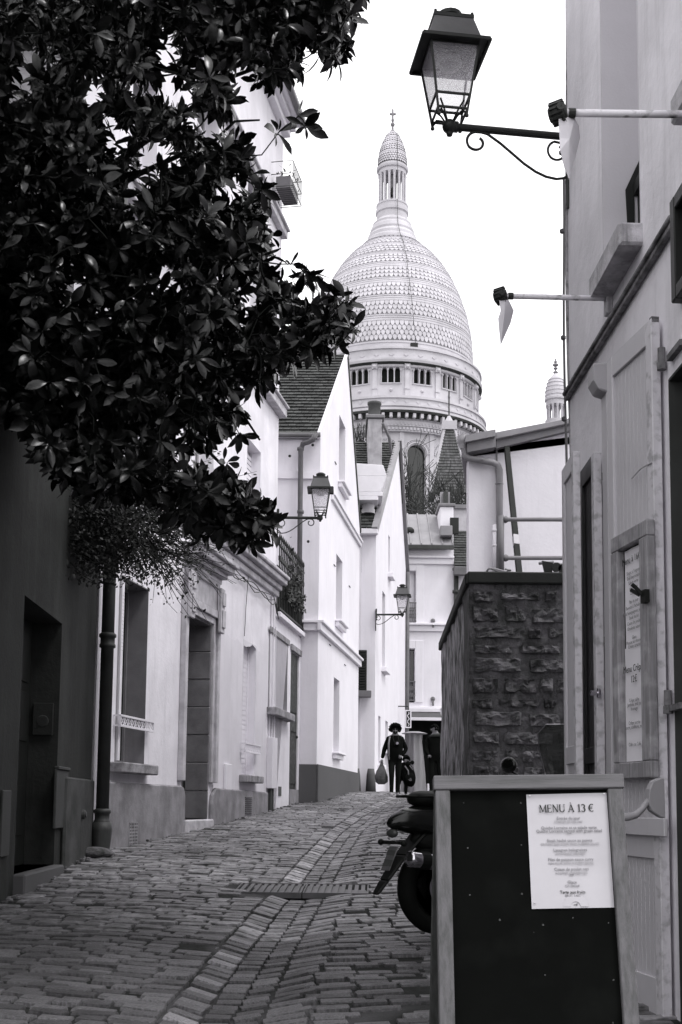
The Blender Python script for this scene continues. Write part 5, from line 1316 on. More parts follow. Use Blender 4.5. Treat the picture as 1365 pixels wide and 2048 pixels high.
# ---- basilica ----------------------------------------------------------
YB = 150.0
BC = at(786, 225, YB); BX = BC.x
K = YB / FPX * 1.012
def zs_(y): return at(781, y, YB).z
def zn(y, r): return at(781, y, YB - r * K).z
ba = thing('basilica', 'large pale domed basilica with a lantern rising behind the roofs', 'church', (BX, YB, 1.7))
cB = V((BX, YB, 0))
def prof(name, pts, m=lime, n=96, parent=ba, c=cB, smooth=False):
    b = MB(); b.lathe([(r * K, z) for r, z in pts], c, n); o = b.build(name, m, parent, smooth=smooth); return o
z_lo = zn(852, 172)
prof('lower_drum_core', [(150, 1), (150, z_lo)], drkvoid if 0 else lime_d, 48)
zc0, zc_1, zc_2, zc3 = zn(853, 176), zn(838, 180), zn(822, 188), zn(814, 194)
prof('lower_cornice', [(170, zc0 - .6), (177, zc0 - .55), (177, zc0), (180, zc0 + .05), (180, zc_1 - .1), (184, zc_1), (184, zc_2 - .25), (193, zc_2 - .15), (195, zc_2 + .1), (195, zc_2 + .35), (191, zc_2 + .42), (191, zc3 + .15), (194.5, zc3 + .2), (194.5, zc3 + .45), (190, zc3 + .5)])
zg0, zg1 = zn(790, 193), zn(727, 181)
prof('lower_parapet', [(190, zc3 + .5), (190, zg0 - .3), (193, zg0 - .28), (193, zg0), (180, zg0), (176, zg0 - .2)])
prof('cornice_shadow', [(179, zg1 + .02), (184.2, zg1 + .17), (184.3, zg1 + .24), (182, zg1 + .24)], cornice_shade)  # painted shadow line under the upper cornice, next one under the lower
prof('cornice_shadow', [(186, zc_2 - .24), (194, zc_2 - .2), (195.3, zc_2 + .05), (193, zc_2 + .1)], cornice_shade)
prof('modillion_shadow', [(184.6, zc_1 + .02), (184.8, zc_2 - .26)], cornice_shade)  # dark ring paints the shade behind the modillions
prof('gallery_void', [(166, zg0 - .5), (166, zg1 + .3)], drkvoid, 48)
zp = zn(693, 181)
prof('upper_cornice', [(176, zg1 - .3), (178, zg1 - .2), (178, zg1 + .1), (184, zg1 + .2), (185.5, zg1 + .5), (185.5, zg1 + .7), (181, zg1 + .75), (181, zp - .3), (184, zp - .25), (184, zp), (168, zp), (163.5, zp - .1)])
SIL = [(164, zp - .3), (164.5, zs_(716)), (161, zs_(679)), (153.5, zs_(644)), (139, zs_(603)), (118.5, zs_(562)), (90.6, zs_(525)), (54, zs_(493))]
# smooth the silhouette (Catmull-Rom)
DP = []
for i in range(len(SIL) - 1):
    p0, p1, p2, p3 = SIL[max(0, i - 1)], SIL[i], SIL[i + 1], SIL[min(len(SIL) - 1, i + 2)]
    for s in range(8):
        t = s / 8; DP.append(tuple(.5 * (2 * p1[j] + (p2[j] - p0[j]) * t + (2 * p0[j] - 5 * p1[j] + 4 * p2[j] - p3[j]) * t * t + (3 * p1[j] - p0[j] - 3 * p2[j] + p3[j]) * t ** 3) for j in (0, 1)))
DP.append(SIL[-1])
dome = prof('dome', DP, lime_d, 96, smooth=True)
arc = [0]
for i in range(1, len(DP)): arc.append(arc[-1] + math.hypot((DP[i][0] - DP[i - 1][0]) * K, DP[i][1] - DP[i - 1][1]))
def on(s):
    s = max(0, min(arc[-1], s))
    for i in range(1, len(arc)):
        if s <= arc[i]:
            t = (s - arc[i - 1]) / max(1e-9, arc[i] - arc[i - 1]); return (lerp(DP[i - 1][0], DP[i][0], t) * K, lerp(DP[i - 1][1], DP[i][1], t))
    return (DP[-1][0] * K, DP[-1][1])
b = MB(); bb = MB(); s = 1.6; L_ = arc[-1]; g = 0
def band(s0, s1, hh):
    (r0, z0), (r1, z1) = on(s0), on(s1); return [(r0 + .02, z0), (r0 + hh, z0 + .02), (r1 + hh, z1), (r1 + .02, z1 + .02)]
bb.lathe(band(.0, 1.2, .10), cB, 96); bb.lathe(band(1.2, 1.45, .16), cB, 96)
while s < L_ - .7:
    nr = 3 if g else 4
    for k in range(nr):
        h = .60 if s < 12 else .5
        if s + h > L_ - .3: break
        (r0, z0), (r1, z1) = on(s), on(s + h * 1.15)
        N = max(24, int(2 * math.pi * r0 / .56)); tilt = V((r1 - r0, 0, z1 - z0)).normalized()
        for q in range(N):
            a = 2 * math.pi * (q + .5 * (k % 2)) / N
            if math.sin(a) > .35: continue
            c_, s_ = math.cos(a), math.sin(a); er = V((c_, s_, 0)); et = V((-s_, c_, 0))
            up_ = er * tilt.x + V((0, 0, tilt.z)); nn = er * tilt.z - V((0, 0, tilt.x))
            w0 = 2 * math.pi * r0 / N * .45; P0 = cB + er * r0 + V((0, 0, z0)); H = h * 1.12
            sh = [(-1, 1.0), (-1, .5), (-.66, .17), (0, -.08), (.66, .17), (1, .5), (1, 1.0)]
            f_, k_ = [], []
            for x, y_ in sh:
                out = .075 * (1 - y_) + .03
                p = P0 + et * (x * w0) + up_ * (y_ * H); f_.append(p + nn * out); k_.append(p - nn * .02)
            b.add(f_ + k_, [tuple(range(7))] + [(i, i + 7, i + 8, i + 1) for i in range(6)])
        s += h
    t_ = .34 if g < 4 else .26
    bb.lathe(band(s + .05, s + t_, .07), cB, 96); bb.lathe(band(s + t_ + .06, s + t_ * 1.9, .04), cB, 96); bb.lathe(band(s + t_ * 2.0, s + t_ * 2.5, .08), cB, 96)
    s += t_ * 2.6; g += 1
bb.lathe(band(L_ - .6, L_ - .3, .2), cB, 64)
b.build('scales', lime_s, dome, kind='stuff'); bb.build('stone_bands', lime, dome)
# flare and neck up to the lantern
prof('lantern_neck', [(54, zs_(493)), (53, zs_(487)), (50, zs_(484)), (50, zs_(478)), (45, zs_(472)), (46, zs_(468)), (43, zs_(460)), (40, zs_(456)), (40, zs_(452)), (34, zs_(446)), (32, zs_(444)), (31.5, zs_(432)), (34, zs_(430)), (34, zs_(424)), (32, zs_(423)), (32, zs_(417)), (33, zs_(416)), (33, zs_(413)), (5, zs_(413))], lime, 48)
ln_ = prof('lantern_core', [(9, zs_(413)), (9, zs_(352))], lime_d, 16)
b = MB(); b.lathe([(5 * K, zs_(400)), (5.5 * K, zs_(395)), (3 * K, zs_(385)), (0, zs_(382))], cB + V((0, -1.1, 0)), 12); b.build('bell', iron, ln_)
for k in range(16):
    a = 2 * math.pi * (k + .3) / 16; p = cB + V((math.cos(a), math.sin(a), 0)) * 26.5 * K; z0, z1 = zs_(413), zs_(352)
    b = MB(); b.tube([p + V((0, 0, z0)), p + V((0, 0, z0 + .2))], .24, 6); b.tube([p + V((0, 0, z0 + .2)), p + V((0, 0, z1 - .4))], .155, 8); b.tube([p + V((0, 0, z1 - .4)), p + V((0, 0, z1))], [.16, .27], 8); b.build('column', lime, ln_)
prof('lantern_frieze', [(8, zs_(353)), (29, zs_(353)), (29, zs_(346)), (32, zs_(345)), (33, zs_(342)), (33.2, zs_(339)), (31, zs_(337)), (29.5, zs_(336))], lime, 48)
cup = [(29.5, 336), (29.6, 326), (28.2, 314), (25.5, 302), (21, 288), (14, 274), (7, 264), (3, 260), (2.2, 250)]
prof('cupola', [(r - .5, zs_(y)) for r, y in cup], lime_d, 40)
b = MB()
for j in range(14):
    t = j / 14; y0 = lerp(334, 268, t); r0 = interp(-y0, [(-y, r) for r, y in cup]); r1 = interp(-(y0 - 5.4), [(-y, r) for r, y in cup]); N = max(10, int(r0 * 1.25))
    if j in (4, 8, 11): b.lathe([(r0 * K + .0, zs_(y0)), (r0 * K + .06, zs_(y0 - .5)), (r1 * K + .06, zs_(y0 - 4)), (r1 * K, zs_(y0 - 4.5))], cB, 40); continue
    for q in range(N):
        a = 2 * math.pi * (q + .5 * (j % 2)) / N; er = V((math.cos(a), math.sin(a), 0)); et = V((-math.sin(a), math.cos(a), 0)); w0 = math.pi * r0 * K / N * .95
        zz0, zz1 = zs_(y0 + .8), zs_(y0 - 5)
        P0 = cB + er * (r0 * K + .12) + V((0, 0, zz0)); P1 = cB + er * (r1 * K + .02) + V((0, 0, zz1)); Pm = P0.lerp(P1, .4)
        b.add([P0, Pm + et * w0, P1 + et * w0, P1 - et * w0, Pm - et * w0], [(0, 1, 2, 3, 4)])
b.build('cupola_scales', lime_s, ba, kind='stuff')
b = MB(); zt0, zt1 = zs_(252), zs_(219); b.tube([cB + V((0, 0, zt0)), cB + V((0, 0, zt1))], .12, 6); b.box(cB + V((0, 0, lerp(zt0, zt1, .72))), (.42, .1, .12)); b.ball(cB + V((0, 0, zt0 + .2)), .3, 8); b.ball(cB + V((.0, 0, lerp(zt0, zt1, .35))), .2, 8, (1, 1, 1.6)); b.tube([cB + V((-.0, 0, zt1)), cB + V((0, 0, zt1 + .9))], .03, 4); b.build('cross', lime_d, ba)
b = MB(); b.tube([cB + V((.55 + .2 * i * .05, -(r * K) * .995 - .12, zs_(y))) for i, (r, y) in enumerate([(2.5, 255), (22, 290), (29.5, 330), (33.5, 340), (29, 380), (34, 425), (32, 440), (46, 468)])] + [cB + V((.9 + .14 * i, -on(L_ * (1 - i / 12))[0] - .2, on(L_ * (1 - i / 12))[1])) for i in range(13)], .035, 4); b.build('lightning_cable', iron, ba)
# gallery bays
def arch(cx_, w, z0, z1, n=6):
    r = w / 2; return [(cx_ - r, z0), (cx_ + r, z0)] + [(cx_ + r * math.cos(math.pi * i / n), z1 - r + r * math.sin(math.pi * i / n)) for i in range(n + 1)]
NB = 18; th = 2 * math.pi / NB; Rg = 176 * K
zwa, zwb = zn(763, 176), zn(734, 176)
for k in range(NB):
    ang = rad(-90 - 2.4) + k * th
    if math.sin(ang) > .5: continue
    er = V((math.cos(ang), math.sin(ang), 0)); et = V((-math.sin(ang), math.cos(ang), 0))
    apo = Rg * math.cos(th / 2); Fk = Fr(cB + er * apo, et, N=er); hw = Rg * math.sin(th / 2)
    b = MB(); b.prism(Fk, rectp(-hw, hw, zg0 - .3, zg1), -.28, 0, [arch(x, .62, zwa - .15, zwb + .12) for x in (-.78, 0, .78)])
    bay = b.build('arcade_bay', lime, ba)
    b = MB()
    for x in (-.78, 0, .78): b.tube([Fk.p(x + .34 * math.cos(math.pi * i / 8), zwb - .25 + .34 * math.sin(math.pi * i / 8), .03) for i in range(9)], .06, 4)
    b.tube([Fk.p(-1.3, zwa - .15, .05), Fk.p(1.3, zwa - .15, .05)], .09, 4); b.ball(Fk.p(0, zwa - .95, .05), .2, 8); b.build('arch_moulding', lime, bay)
    for x in (-1.17, -.39, .39, 1.17):
        b = MB(); b.tube([Fk.p(x, zwa - .08, .12), Fk.p(x, zwb - .45, .12)], .055, 6); b.tube([Fk.p(x, zwb - .45, .12), Fk.p(x, zwb - .2, .12)], [.08, .16], 6); b.build('column', lime, bay)
    er2 = V((math.cos(ang + th / 2), math.sin(ang + th / 2), 0)); et2 = V((-math.sin(ang + th / 2), math.cos(ang + th / 2), 0)); Fp = Fr(cB + er2 * Rg, et2, N=er2)
    b = MB(); b.fb(Fp, -.26, .26, zg0, zg1 + .02, -.2, .14); b.fb(Fp, -.34, .34, zg1 - .55, zg1 + .1, -.2, .3); b.fb(Fp, -.31, .31, zwa - .9, zwa - .6, -.2, .22); b.ball(Fp.p(0, zg1 - .3, .3), .26, 8); b.fb(Fp, -.3, .3, zg0, zg0 + .5, -.2, .2); b.build('pilaster', lime, ba)
    # lower drum wall with tall arched window
    R2 = 170 * K; apo = R2 * math.cos(th / 2); hw = R2 * math.sin(th / 2); ang2 = ang
    ang2 = ang - rad(2.8); er = V((math.cos(ang2), math.sin(ang2), 0)); et = V((-math.sin(ang2), math.cos(ang2), 0)); F2 = Fr(cB + er * apo, et, N=er); zA = zn(886, 170)
    b = MB(); b.prism(F2, rectp(-hw, hw, 1, zc0 - .5), -.6, 0, [arch(0, 2.3, zA - 9, zA, 12)]); w_o = b.build('drum_bay', lime, ba)
    b = MB(); b.tube([F2.p(1.35 * math.cos(math.pi * i / 14), zA - 1.15 + 1.35 * math.sin(math.pi * i / 14), .04) for i in range(15)], .12, 5); b.tube([F2.p(1.75 * math.cos(math.pi * i / 14), zA - 1.15 + 1.75 * math.sin(math.pi * i / 14), .04) for i in range(15)], .09, 5)
    for i in range(18): a_ = math.pi * (i + .5) / 18; b.box(F2.p(1.58 * math.cos(a_), zA - 1.15 + 1.58 * math.sin(a_), .05), (.07, .07, .07))
    b.build('arch_moulding', lime, w_o, kind='stuff')
    b = MB(); b.fb(F2, -1.2, 1.2, zA - 9.2, zA + .1, -.62, -.6); b.build('window', glass_d, w_o)
    er2 = V((math.cos(ang2 + th / 2), math.sin(ang2 + th / 2), 0)); et2 = V((-math.sin(ang2 + th / 2), math.cos(ang2 + th / 2), 0)); Fp = Fr(cB + er2 * R2, et2, N=er2); b = MB(); b.fb(Fp, -.28, .28, 1, zc0 - .4, -.2, .12); b.build('pilaster', lime, ba)
b = MB(); b2 = MB()
for k in range(90):
    a = rad(-190) + k * rad(200) / 90; er = V((math.cos(a), math.sin(a), 0)); et = V((-math.sin(a), math.cos(a), 0)); Fk = Fr(cB + er * 184 * K, et, N=er)
    if k % 2 == 0: b.fb(Fk, -.17, .17, zc_1 + .05, zc_2 - .25, -.2, .55); b.ball(Fk.p(0, zc_1 + .15, .3), .24, 6)
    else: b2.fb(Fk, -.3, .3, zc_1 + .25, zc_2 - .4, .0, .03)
    for q in (-.18, .18): F3 = Fr(cB + er * 177 * K, et, N=er); b.fb(F3, q - .09, q + .09, zc0 - .4, zc0 - .05, .0, .16); b.fb(F3, q - .1 + .18, q + .0 + .18, zc0 + .2, zc0 + .5, .1, .3)
    F4 = Fr(cB + er * 190 * K, et, N=er); zz = (zc3 + zg0) / 2
    if k % 3 == 0: b.prism(F4, [(-.26, zz + .1), (0, zz - .16), (.26, zz + .1), (0, zz + .36)], 0, .06)
    F5 = Fr(cB + er * 181 * K, et, N=er); zz = (zg1 + zp) / 2
    if k % 4 == 0: b.prism(F5, [(-.3, zz + .1), (0, zz - .12), (.3, zz + .1), (0, zz + .32)], 0, .06)
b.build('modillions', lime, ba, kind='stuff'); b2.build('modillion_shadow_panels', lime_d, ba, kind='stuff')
c = at(829, 690, YB - 11.2); b = MB(); b.box(c + V((0, .3, 0)), (.45, .3, .32)); b.build('floodlight', iron, ba, bevel=.05)
# small side turret
tx = at(1112, 780, YB); cT = V((tx.x, YB, 0)); zt_s = lambda y: at(1112, y, YB).z
ts = prof('side_turret', [(16, 1), (16, zt_s(852)), (22, zt_s(851)), (22, zt_s(842)), (8, zt_s(842)), (8, zt_s(813)), (20, zt_s(812)), (20, zt_s(804)), (22.7, zt_s(802)), (23, zt_s(798)), (21, zt_s(796)), (21.5, zt_s(790)), (20.5, zt_s(779)), (17.5, zt_s(768)), (12, zt_s(757)), (6, zt_s(750)), (3, zt_s(747)), (1.5, zt_s(745))], lime, 28, c=cT)
for k in range(12):
    a = 2 * math.pi * k / 12; p = cT + V((math.cos(a), math.sin(a), 0)) * 17.5 * K; b = MB(); b.tube([p + V((0, 0, zt_s(842))), p + V((0, 0, zt_s(818)))], .12, 6); b.tube([p + V((0, 0, zt_s(818))), p + V((0, 0, zt_s(812)))], [.14, .24], 6); b.build('column', lime, ts)
b = MB()
for y in (793, 785, 777, 769, 762): r = interp(-y, [(-796, 21), (-790, 21.5), (-779, 20.5), (-768, 17.5), (-757, 12)]); b.lathe([(r * K, zt_s(y)), (r * K + .07, zt_s(y - .6)), (r * K + .05, zt_s(y - 2)), (r * K - .1, zt_s(y - 2.4))], cT, 24)
b.build('stone_bands', lime, ts)
b = MB(); b.tube([cT + V((0, 0, zt_s(747))), cT + V((0, 0, zt_s(718)))], .1, 6)
for y, r in ((745, .35), (737, .3), (730, .42), (724, .25)): b.ball(cT + V((0, 0, zt_s(y))), r, 8, (1, 1, .5))
b.build('finial', lime_d, ts)
# ================================================================== street lamps
def make_lamp(label, base, arm_dir, arm_len, scale=1.0):
    """wall lamp: lantern over a ball joint at the end of a horizontal arm; base = wall end of the arm, arm_dir = unit vector away from the wall"""
    B = V(base); A = V(arm_dir).normalized(); L = thing('street_lamp', label, 'street lamp', B, 'old wall mounted street lamps'); s = scale
    E_ = B + A * arm_len; side = V((0, 0, 1)).cross(A)
    b = MB(); b.tube([B, E_], .026 * s, 12); b.box(B + A * .01, (.02, .05, .16)) ; b.build('arm', lampiron, L, smooth=False)
    b = MB(); b.tube([B + V((0, 0, .12)), B + V((0, 0, -.62 * arm_len))], .014, 8); b.build('wall_bar', lampiron, L)
    def curve(c, r0, r1, a0, a1, n, tail):
        out = []
        for i in range(n + 1):
            r = lerp(r0, r1, min(1, i / n * 1.6)); t = rad(lerp(a0, a1, i / n)); out.append((c[0] - r * math.cos(t), c[1] + r * math.sin(t)))
        return [B + A * x * kx + V((0, 0, z * kx)) for x, z in out + tail]
    kx = arm_len / .80
    b = MB(); b.tube(curve((.617, -.088), .030, .066, 55, -262, 24, [(.585, -.022), (.545, -.030), (.46, -.085), (.38, -.148), (.30, -.212), (.22, -.262), (.15, -.290), (.08, -.300), (.03, -.290), (.0, -.27)]), .010 * s, 6, cap=True)
    b.tube(curve((.068, -.105), .030, .068, 75, -250, 22, [(.02, -.05), (.0, -.045)])[::-1], .009 * s, 6); b.build('scroll', lampiron, L, smooth=True)
    b = MB(); b.ball(E_, .052 * s, 14, (1, 1, .95)); b.tube([E_ - A * .06, E_ - A * .02], .038 * s, 10); b.lathe([(.05, -.012), (.05, .012), (.03, .02), (.03, -.02)], E_, 12); b.lathe([(.0, -.075), (.02, -.07), (.026, -.045)], E_, 8); b.build('ball_joint', lampiron, L, smooth=True)
    X, Yv, Z = A, side, V((0, 0, 1))
    T = lambda x, y, z: E_ + X * x * s + Yv * y * s + Z * z * s * 1.06
    # body: four corner bars between bottom and top squares
    zb, ztp, hb, htp = .075, .485, .105, .168
    sg = [(-1, -1), (1, -1), (1, 1), (-1, 1)]
    b = MB()
    for x, y in sg: b.tube([T(x * (hb - .006), y * (hb - .006), zb - .04), T(x * htp, y * htp, ztp)], .011 * s, 4)
    for z, h in ((zb + .09, hb + .013), (ztp - .0, htp), (zb, hb - .002)):
        for i in range(4): (x0, y0), (x1, y1) = sg[i], sg[(i + 1) % 4]; b.tube([T(x0 * h, y0 * h, z), T(x1 * h, y1 * h, z)], .0095 * s, 4)
    for x, y in sg: b.ball(T(x * (hb - .006), y * (hb - .006), zb - .045), .016 * s, 6)
    fr = b.build('lantern_frame', lampiron, L)
    for i in range(4):
        (x0, y0), (x1, y1) = sg[i], sg[(i + 1) % 4]
        b = MB(); b.hexa([T(x0 * (hb + .01), y0 * (hb + .01), zb + .09), T(x1 * (hb + .01), y1 * (hb + .01), zb + .09), T(x1 * htp, y1 * htp, ztp), T(x0 * htp, y0 * htp, ztp)] + [T(x0 * (hb + .006), y0 * (hb + .006), zb + .09), T(x1 * (hb + .006), y1 * (hb + .006), zb + .09), T(x1 * (htp - .004), y1 * (htp - .004), ztp), T(x0 * (htp - .004), y0 * (htp - .004), ztp)]); b.build('pane', lampglass, fr)
    b = MB()
    for x, y in sg: b.tube([T(x * hb * .95, y * hb * .95, zb - .03), T(x * .075, y * .075, zb + .0), T(x * .045, y * .045, zb - .02), T(x * .02, y * .02, .02)], .009 * s, 5)
    for x, y in sg: b.tube([T(x * hb * .8, y * hb * .8, zb + .07), T(x * .05, y * .05, zb + .02), T(x * .02, y * .02, .03)], .007 * s, 5)
    b.build('cradle', lampiron, L, smooth=True)
    b = MB(); h = .235
    b.hexa([T(x * h, y * h, ztp + .012) for x, y in sg] + [T(x * h, y * h, ztp + .024) for x, y in sg])
    for i in range(4): (x0, y0), (x1, y1) = sg[i], sg[(i + 1) % 4]; b.tube([T(x0 * h, y0 * h, ztp + .005), T(x1 * h, y1 * h, ztp + .005)], .012 * s, 4)
    b.build('roof_plate', lampiron, L)
    b = MB(); b.hexa([T(x * .19, y * .19, ztp + .024) for x, y in sg] + [T(x * .138, y * .138, ztp + .20) for x, y in sg]); rf_ = b.build('roof', lamproof, L)
    b = MB(); b.hexa([T(x * .142, y * .142, ztp + .20) for x, y in sg] + [T(x * .142, y * .142, ztp + .225) for x, y in sg])
    for x, y in sg: b.ball(T(x * .13, y * .13, ztp + .235), .012 * s, 6)
    b.lathe([(.06 * s, 0), (.06 * s, .04 * s), (.085 * s, .05 * s), (.088 * s, .075 * s), (.05 * s, .10 * s), (.0, .105 * s)], T(0, 0, ztp + .225), 16); b.build('chimney_cap', lampiron, L, smooth=False)
    b = MB(); b.lathe([(.0, 0), (.07 * s, .0), (.09 * s, -.05 * s), (.06 * s, -.09 * s), (0, -.1 * s)], T(0, 0, ztp - .0), 14); b.build('burner', mat('burner_grey', .12, .08, rough=.4), fr, smooth=True)
    return L
j1 = at(899, 256, 8.1)
make_lamp('large old street lamp on an iron arm at the restaurant corner, against the sky', (1.595, 8.2, j1.z), V((j1.x - 1.595, -.12, -.0)), (V((j1.x, 8.08, 0)) - V((1.595, 8.2, 0))).length, 1.02)
j2 = at(641, 1036, 22.6); make_lamp('old street lamp on a scrolled arm at the edge of the tall white house', (-1.25, 22.6, j2.z), V((1, 0, 0)), j2.x + 1.25, 1.04)
j3 = at(806, 1227, 32.9); make_lamp('smallest street lamp, on the corner of the far gabled house above the walking man', (.955, 33.15, j3.z), V((1, -.1, 0)), j3.x - .955, 1.0)

# ================================================================== menu board
BT = V(((868 - PW / 2) / FPX * 4.0, 3.97, at(868, 1553, 3.97).z)); BT2 = V(((1243 - PW / 2) / FPX * 4.0 + .005, 4.0, at(1243, 1549, 4.0).z))
BT = at(868, 1553, 3.97); BT2 = at(1245, 1549, 3.97)
Ub = (BT2 - BT); WB = Ub.length; Ub.normalize()
tilt = rad(14)
Wb = V((0, math.sin(tilt), math.cos(tilt))); Nb = V((0, -math.cos(tilt), math.sin(tilt)))
gb = gz(.6, 3.7)
Hb = (BT.z - gb) / math.cos(tilt)
mb_ = thing('menu_board', 'black A-frame menu board with a pine frame and a white sheet reading MENU À 13 €', 'menu board', (BT.x + WB / 2, 3.75, gb))
FBd = Fr(BT - Wb * Hb, Ub, N=Nb, W=Wb)
ft = .032
st0, st1 = FBd.px(878, 1640)[0], FBd.px(905, 1640)[0]; sw_ = st1 - st0
rl = (1581 - 1553) / FPX * 4.05
fbx('top_rail', wood_bh, mb_, FBd, -.002, WB + .002, Hb - rl, Hb, -ft, .012, bevel=.003)
fbx('stile', wood_b, mb_, FBd, .004, .004 + .048, 0, Hb - rl - .001, -ft, .008, bevel=.003); fbx('stile', wood_b, mb_, FBd, WB - .052, WB - .004, 0, Hb - rl - .001, -ft, .008, bevel=.003)
fbx('bottom_rail', wood_bh, mb_, FBd, .053, WB - .053, .12, .17, -ft, .006, bevel=.003)
pnl = fbx('panel', black_b, mb_, FBd, .05, WB - .05, .1, Hb - rl + .005, -.022, -.012)
bk = Fr(BT - V((0, 0, 0)) + V((0, .02, 0)), Ub, N=V((0, math.cos(tilt), math.sin(tilt))), W=V((0, math.sin(rad(13)), -math.cos(rad(13)))))
Lb = (BT.z - gb) / math.cos(rad(13))
for a, c in ((.004, .045), (WB - .045, WB - .004)): fbx('rear_leg', mat('dark_wood', .06, .03, stretch=(20, 20, 1)), mb_, bk, a, c, .0, Lb, -.015, .02, bevel=.003)
fbx('rear_panel', black_b, mb_, bk, .045, WB - .045, .03, Lb - .1, .0, .008)
# pale remains of tape and adhesive on the panel
b = MB()
for (x, y) in ((928, 1606), (1042, 1606), (936, 1696), (1043, 1690), (940, 1790), (1044, 1788), (1086, 1850), (1217, 1846), (1090, 1950), (1227, 1960), (1000, 1840), (1068, 1865), (1146, 1836), (1226, 2046)):
    u, w = FBd.px(x, y, -.012); k = RN.uniform(.002, .005)
    b.prism(FBd, [(u + k * RN.uniform(.5, 1.1) * math.cos(a), w + k * RN.uniform(.5, 1.1) * math.sin(a)) for a in [i * math.pi / 3.5 for i in range(7)]], -.0121, -.0112)
b.build('tape_remnants', mat('tape', .07, .03, scale=60), pnl, kind='stuff')
# the sheet
pTL, pTR, pBR, pBL = [FBd.px(x, y, -.008) for x, y in ((1053, 1589), (1213, 1586), (1229, 1815), (1064, 1818))]
b = MB(); nx, ny = 8, 10; vs = []
for j in range(ny + 1):
    for i in range(nx + 1):
        t, s = j / ny, i / nx; u = lerp(lerp(pBL[0], pBR[0], s), lerp(pTL[0], pTR[0], s), t); w = lerp(lerp(pBL[1], pBR[1], s), lerp(pTL[1], pTR[1], s), t)
        vs.append(FBd.p(u, w, -.009 + .0015 * math.sin(s * 5 + t * 4) + .002 * max(0, .15 - t)))
b.add(vs, [(j * (nx + 1) + i, j * (nx + 1) + i + 1, (j + 1) * (nx + 1) + i + 1, (j + 1) * (nx + 1) + i) for j in range(ny) for i in range(nx)])
ms = b.build('menu_sheet', paper, mb_, smooth=True)
PWd = pTR[0] - pTL[0]
rot = math.atan2(pTR[1] - pTL[1], pTR[0] - pTL[0])
def sheet(px, py): return FBd.px(px, py, -.006)
# serif capitals drawn as strokes
def serif_text(body, F, x0p, y0p, x1p, capw, n, m, parent):
    """letters as small outlined strokes in the sheet's plane"""
    G_ = {
     'M': (1.05, [('t', .10, 0, .14, 1), ('T', .14, 1, .52, .05), ('t', .52, .05, .90, 1), ('T', .90, 1, .94, 0), ('s', .0, 0, .26), ('s', .80, 0, 1.06), ('s', .0, 1, .18), ('s', .86, 1, 1.06)]),
     'E': (.72, [('T', .16, 0, .16, 1), ('t', .06, 0, .66, 0), ('t', .06, 1, .62, 1), ('t', .16, .52, .5, .52), ('v', .66, 0, .18), ('v', .62, 1, -.16), ('v', .5, .42, .2)]),
     'N': (.92, [('t', .14, 0, .14, 1), ('T', .14, 1, .76, 0), ('t', .76, 0, .76, 1), ('s', .02, 0, .26), ('s', .64, 1, .9), ('s', .0, 1, .16)]),
     'U': (.88, [('T', .14, 1, .14, .3), ('c', .44, .3, .30, .3, 180, 360), ('t', .74, .3, .74, 1), ('s', .02, 1, .28), ('s', .62, 1, .88)]),
     'A': (.86, [('t', .08, 0, .42, 1), ('T', .42, 1, .76, 0), ('t', .2, .34, .64, .34), ('s', -.02, 0, .2), ('s', .62, 0, .9), ('g', .30, 1.28, .46, 1.12)]),
     '1': (.56, [('T', .30, 0, .30, 1), ('t', .30, 1, .10, .86), ('s', .10, 0, .5)]),
     '3': (.60, [('c', .26, .74, .22, .25, 150, -80), ('c', .26, .26, .26, .27, 90, -150)]),
     '€': (.78, [('c', .46, .5, .36, .49, 55, 305), ('t', -.02, .60, .60, .60), ('t', -.02, .42, .56, .42)]), ' ': (.34, [])}
    p0, p1 = sheet(x0p, y0p), sheet(x1p, y0p - 2)
    tot = sum(G_[c][0] for c in body) + .04 * len(body); sc = (p1[0] - p0[0]) / tot; cap = capw
    b = MB(); cx = 0; up_ = (pTL[0] - pBL[0]) / (pTL[1] - pBL[1])
    def Q(x, y): return (p0[0] + (cx + x) * sc + y * cap * up_, p0[1] + y * cap + (cx + x) * sc * math.tan(rot))
    def stroke(x0, y0, x1, y1, w):
        a, c = Q(x0, y0), Q(x1, y1); d = V((c[0] - a[0], c[1] - a[1])); L_ = d.length
        if L_ < 1e-6: return
        q = V((-d.y, d.x)) / L_ * w * sc / 2
        b.prism(F, [(a[0] - q.x, a[1] - q.y), (c[0] - q.x, c[1] - q.y), (c[0] + q.x, c[1] + q.y), (a[0] + q.x, a[1] + q.y)], n, n + .0006)
    for ch_ in body:
        w, st = G_[ch_]
        for s in st:
            if s[0] == 't': stroke(*s[1:], .07)
            elif s[0] == 'T': stroke(*s[1:], .15)
            elif s[0] == 'g': stroke(*s[1:], .09)
            elif s[0] == 's': stroke(s[1], s[2], s[3], s[2], .055)
            elif s[0] == 'v': stroke(s[1], s[2], s[1], s[2] + s[3], .06)
            elif s[0] == 'c':
                _, x, y, rx, ry, a0, a1 = s; N = 14
                for i in range(N):
                    t0, t1 = rad(lerp(a0, a1, i / N)), rad(lerp(a0, a1, (i + 1) / N)); mid = (t0 + t1) / 2
                    stroke(x + rx * math.cos(t0), y + ry * math.sin(t0), x + rx * math.cos(t1), y + ry * math.sin(t1), .07 + .09 * abs(math.cos(mid)))
        cx += w + .04
    return b.build('lettering', m, parent)
serif_text('MENU A 13 €', FBd, 1079, 1625, 1189, .0245, -.0062, ink, mb_)
uc0 = lambda y: (sheet(lerp(1053, 1064, (y - 1588) / 229), y)[0] + sheet(lerp(1213, 1229, (y - 1588) / 229), y)[0]) / 2
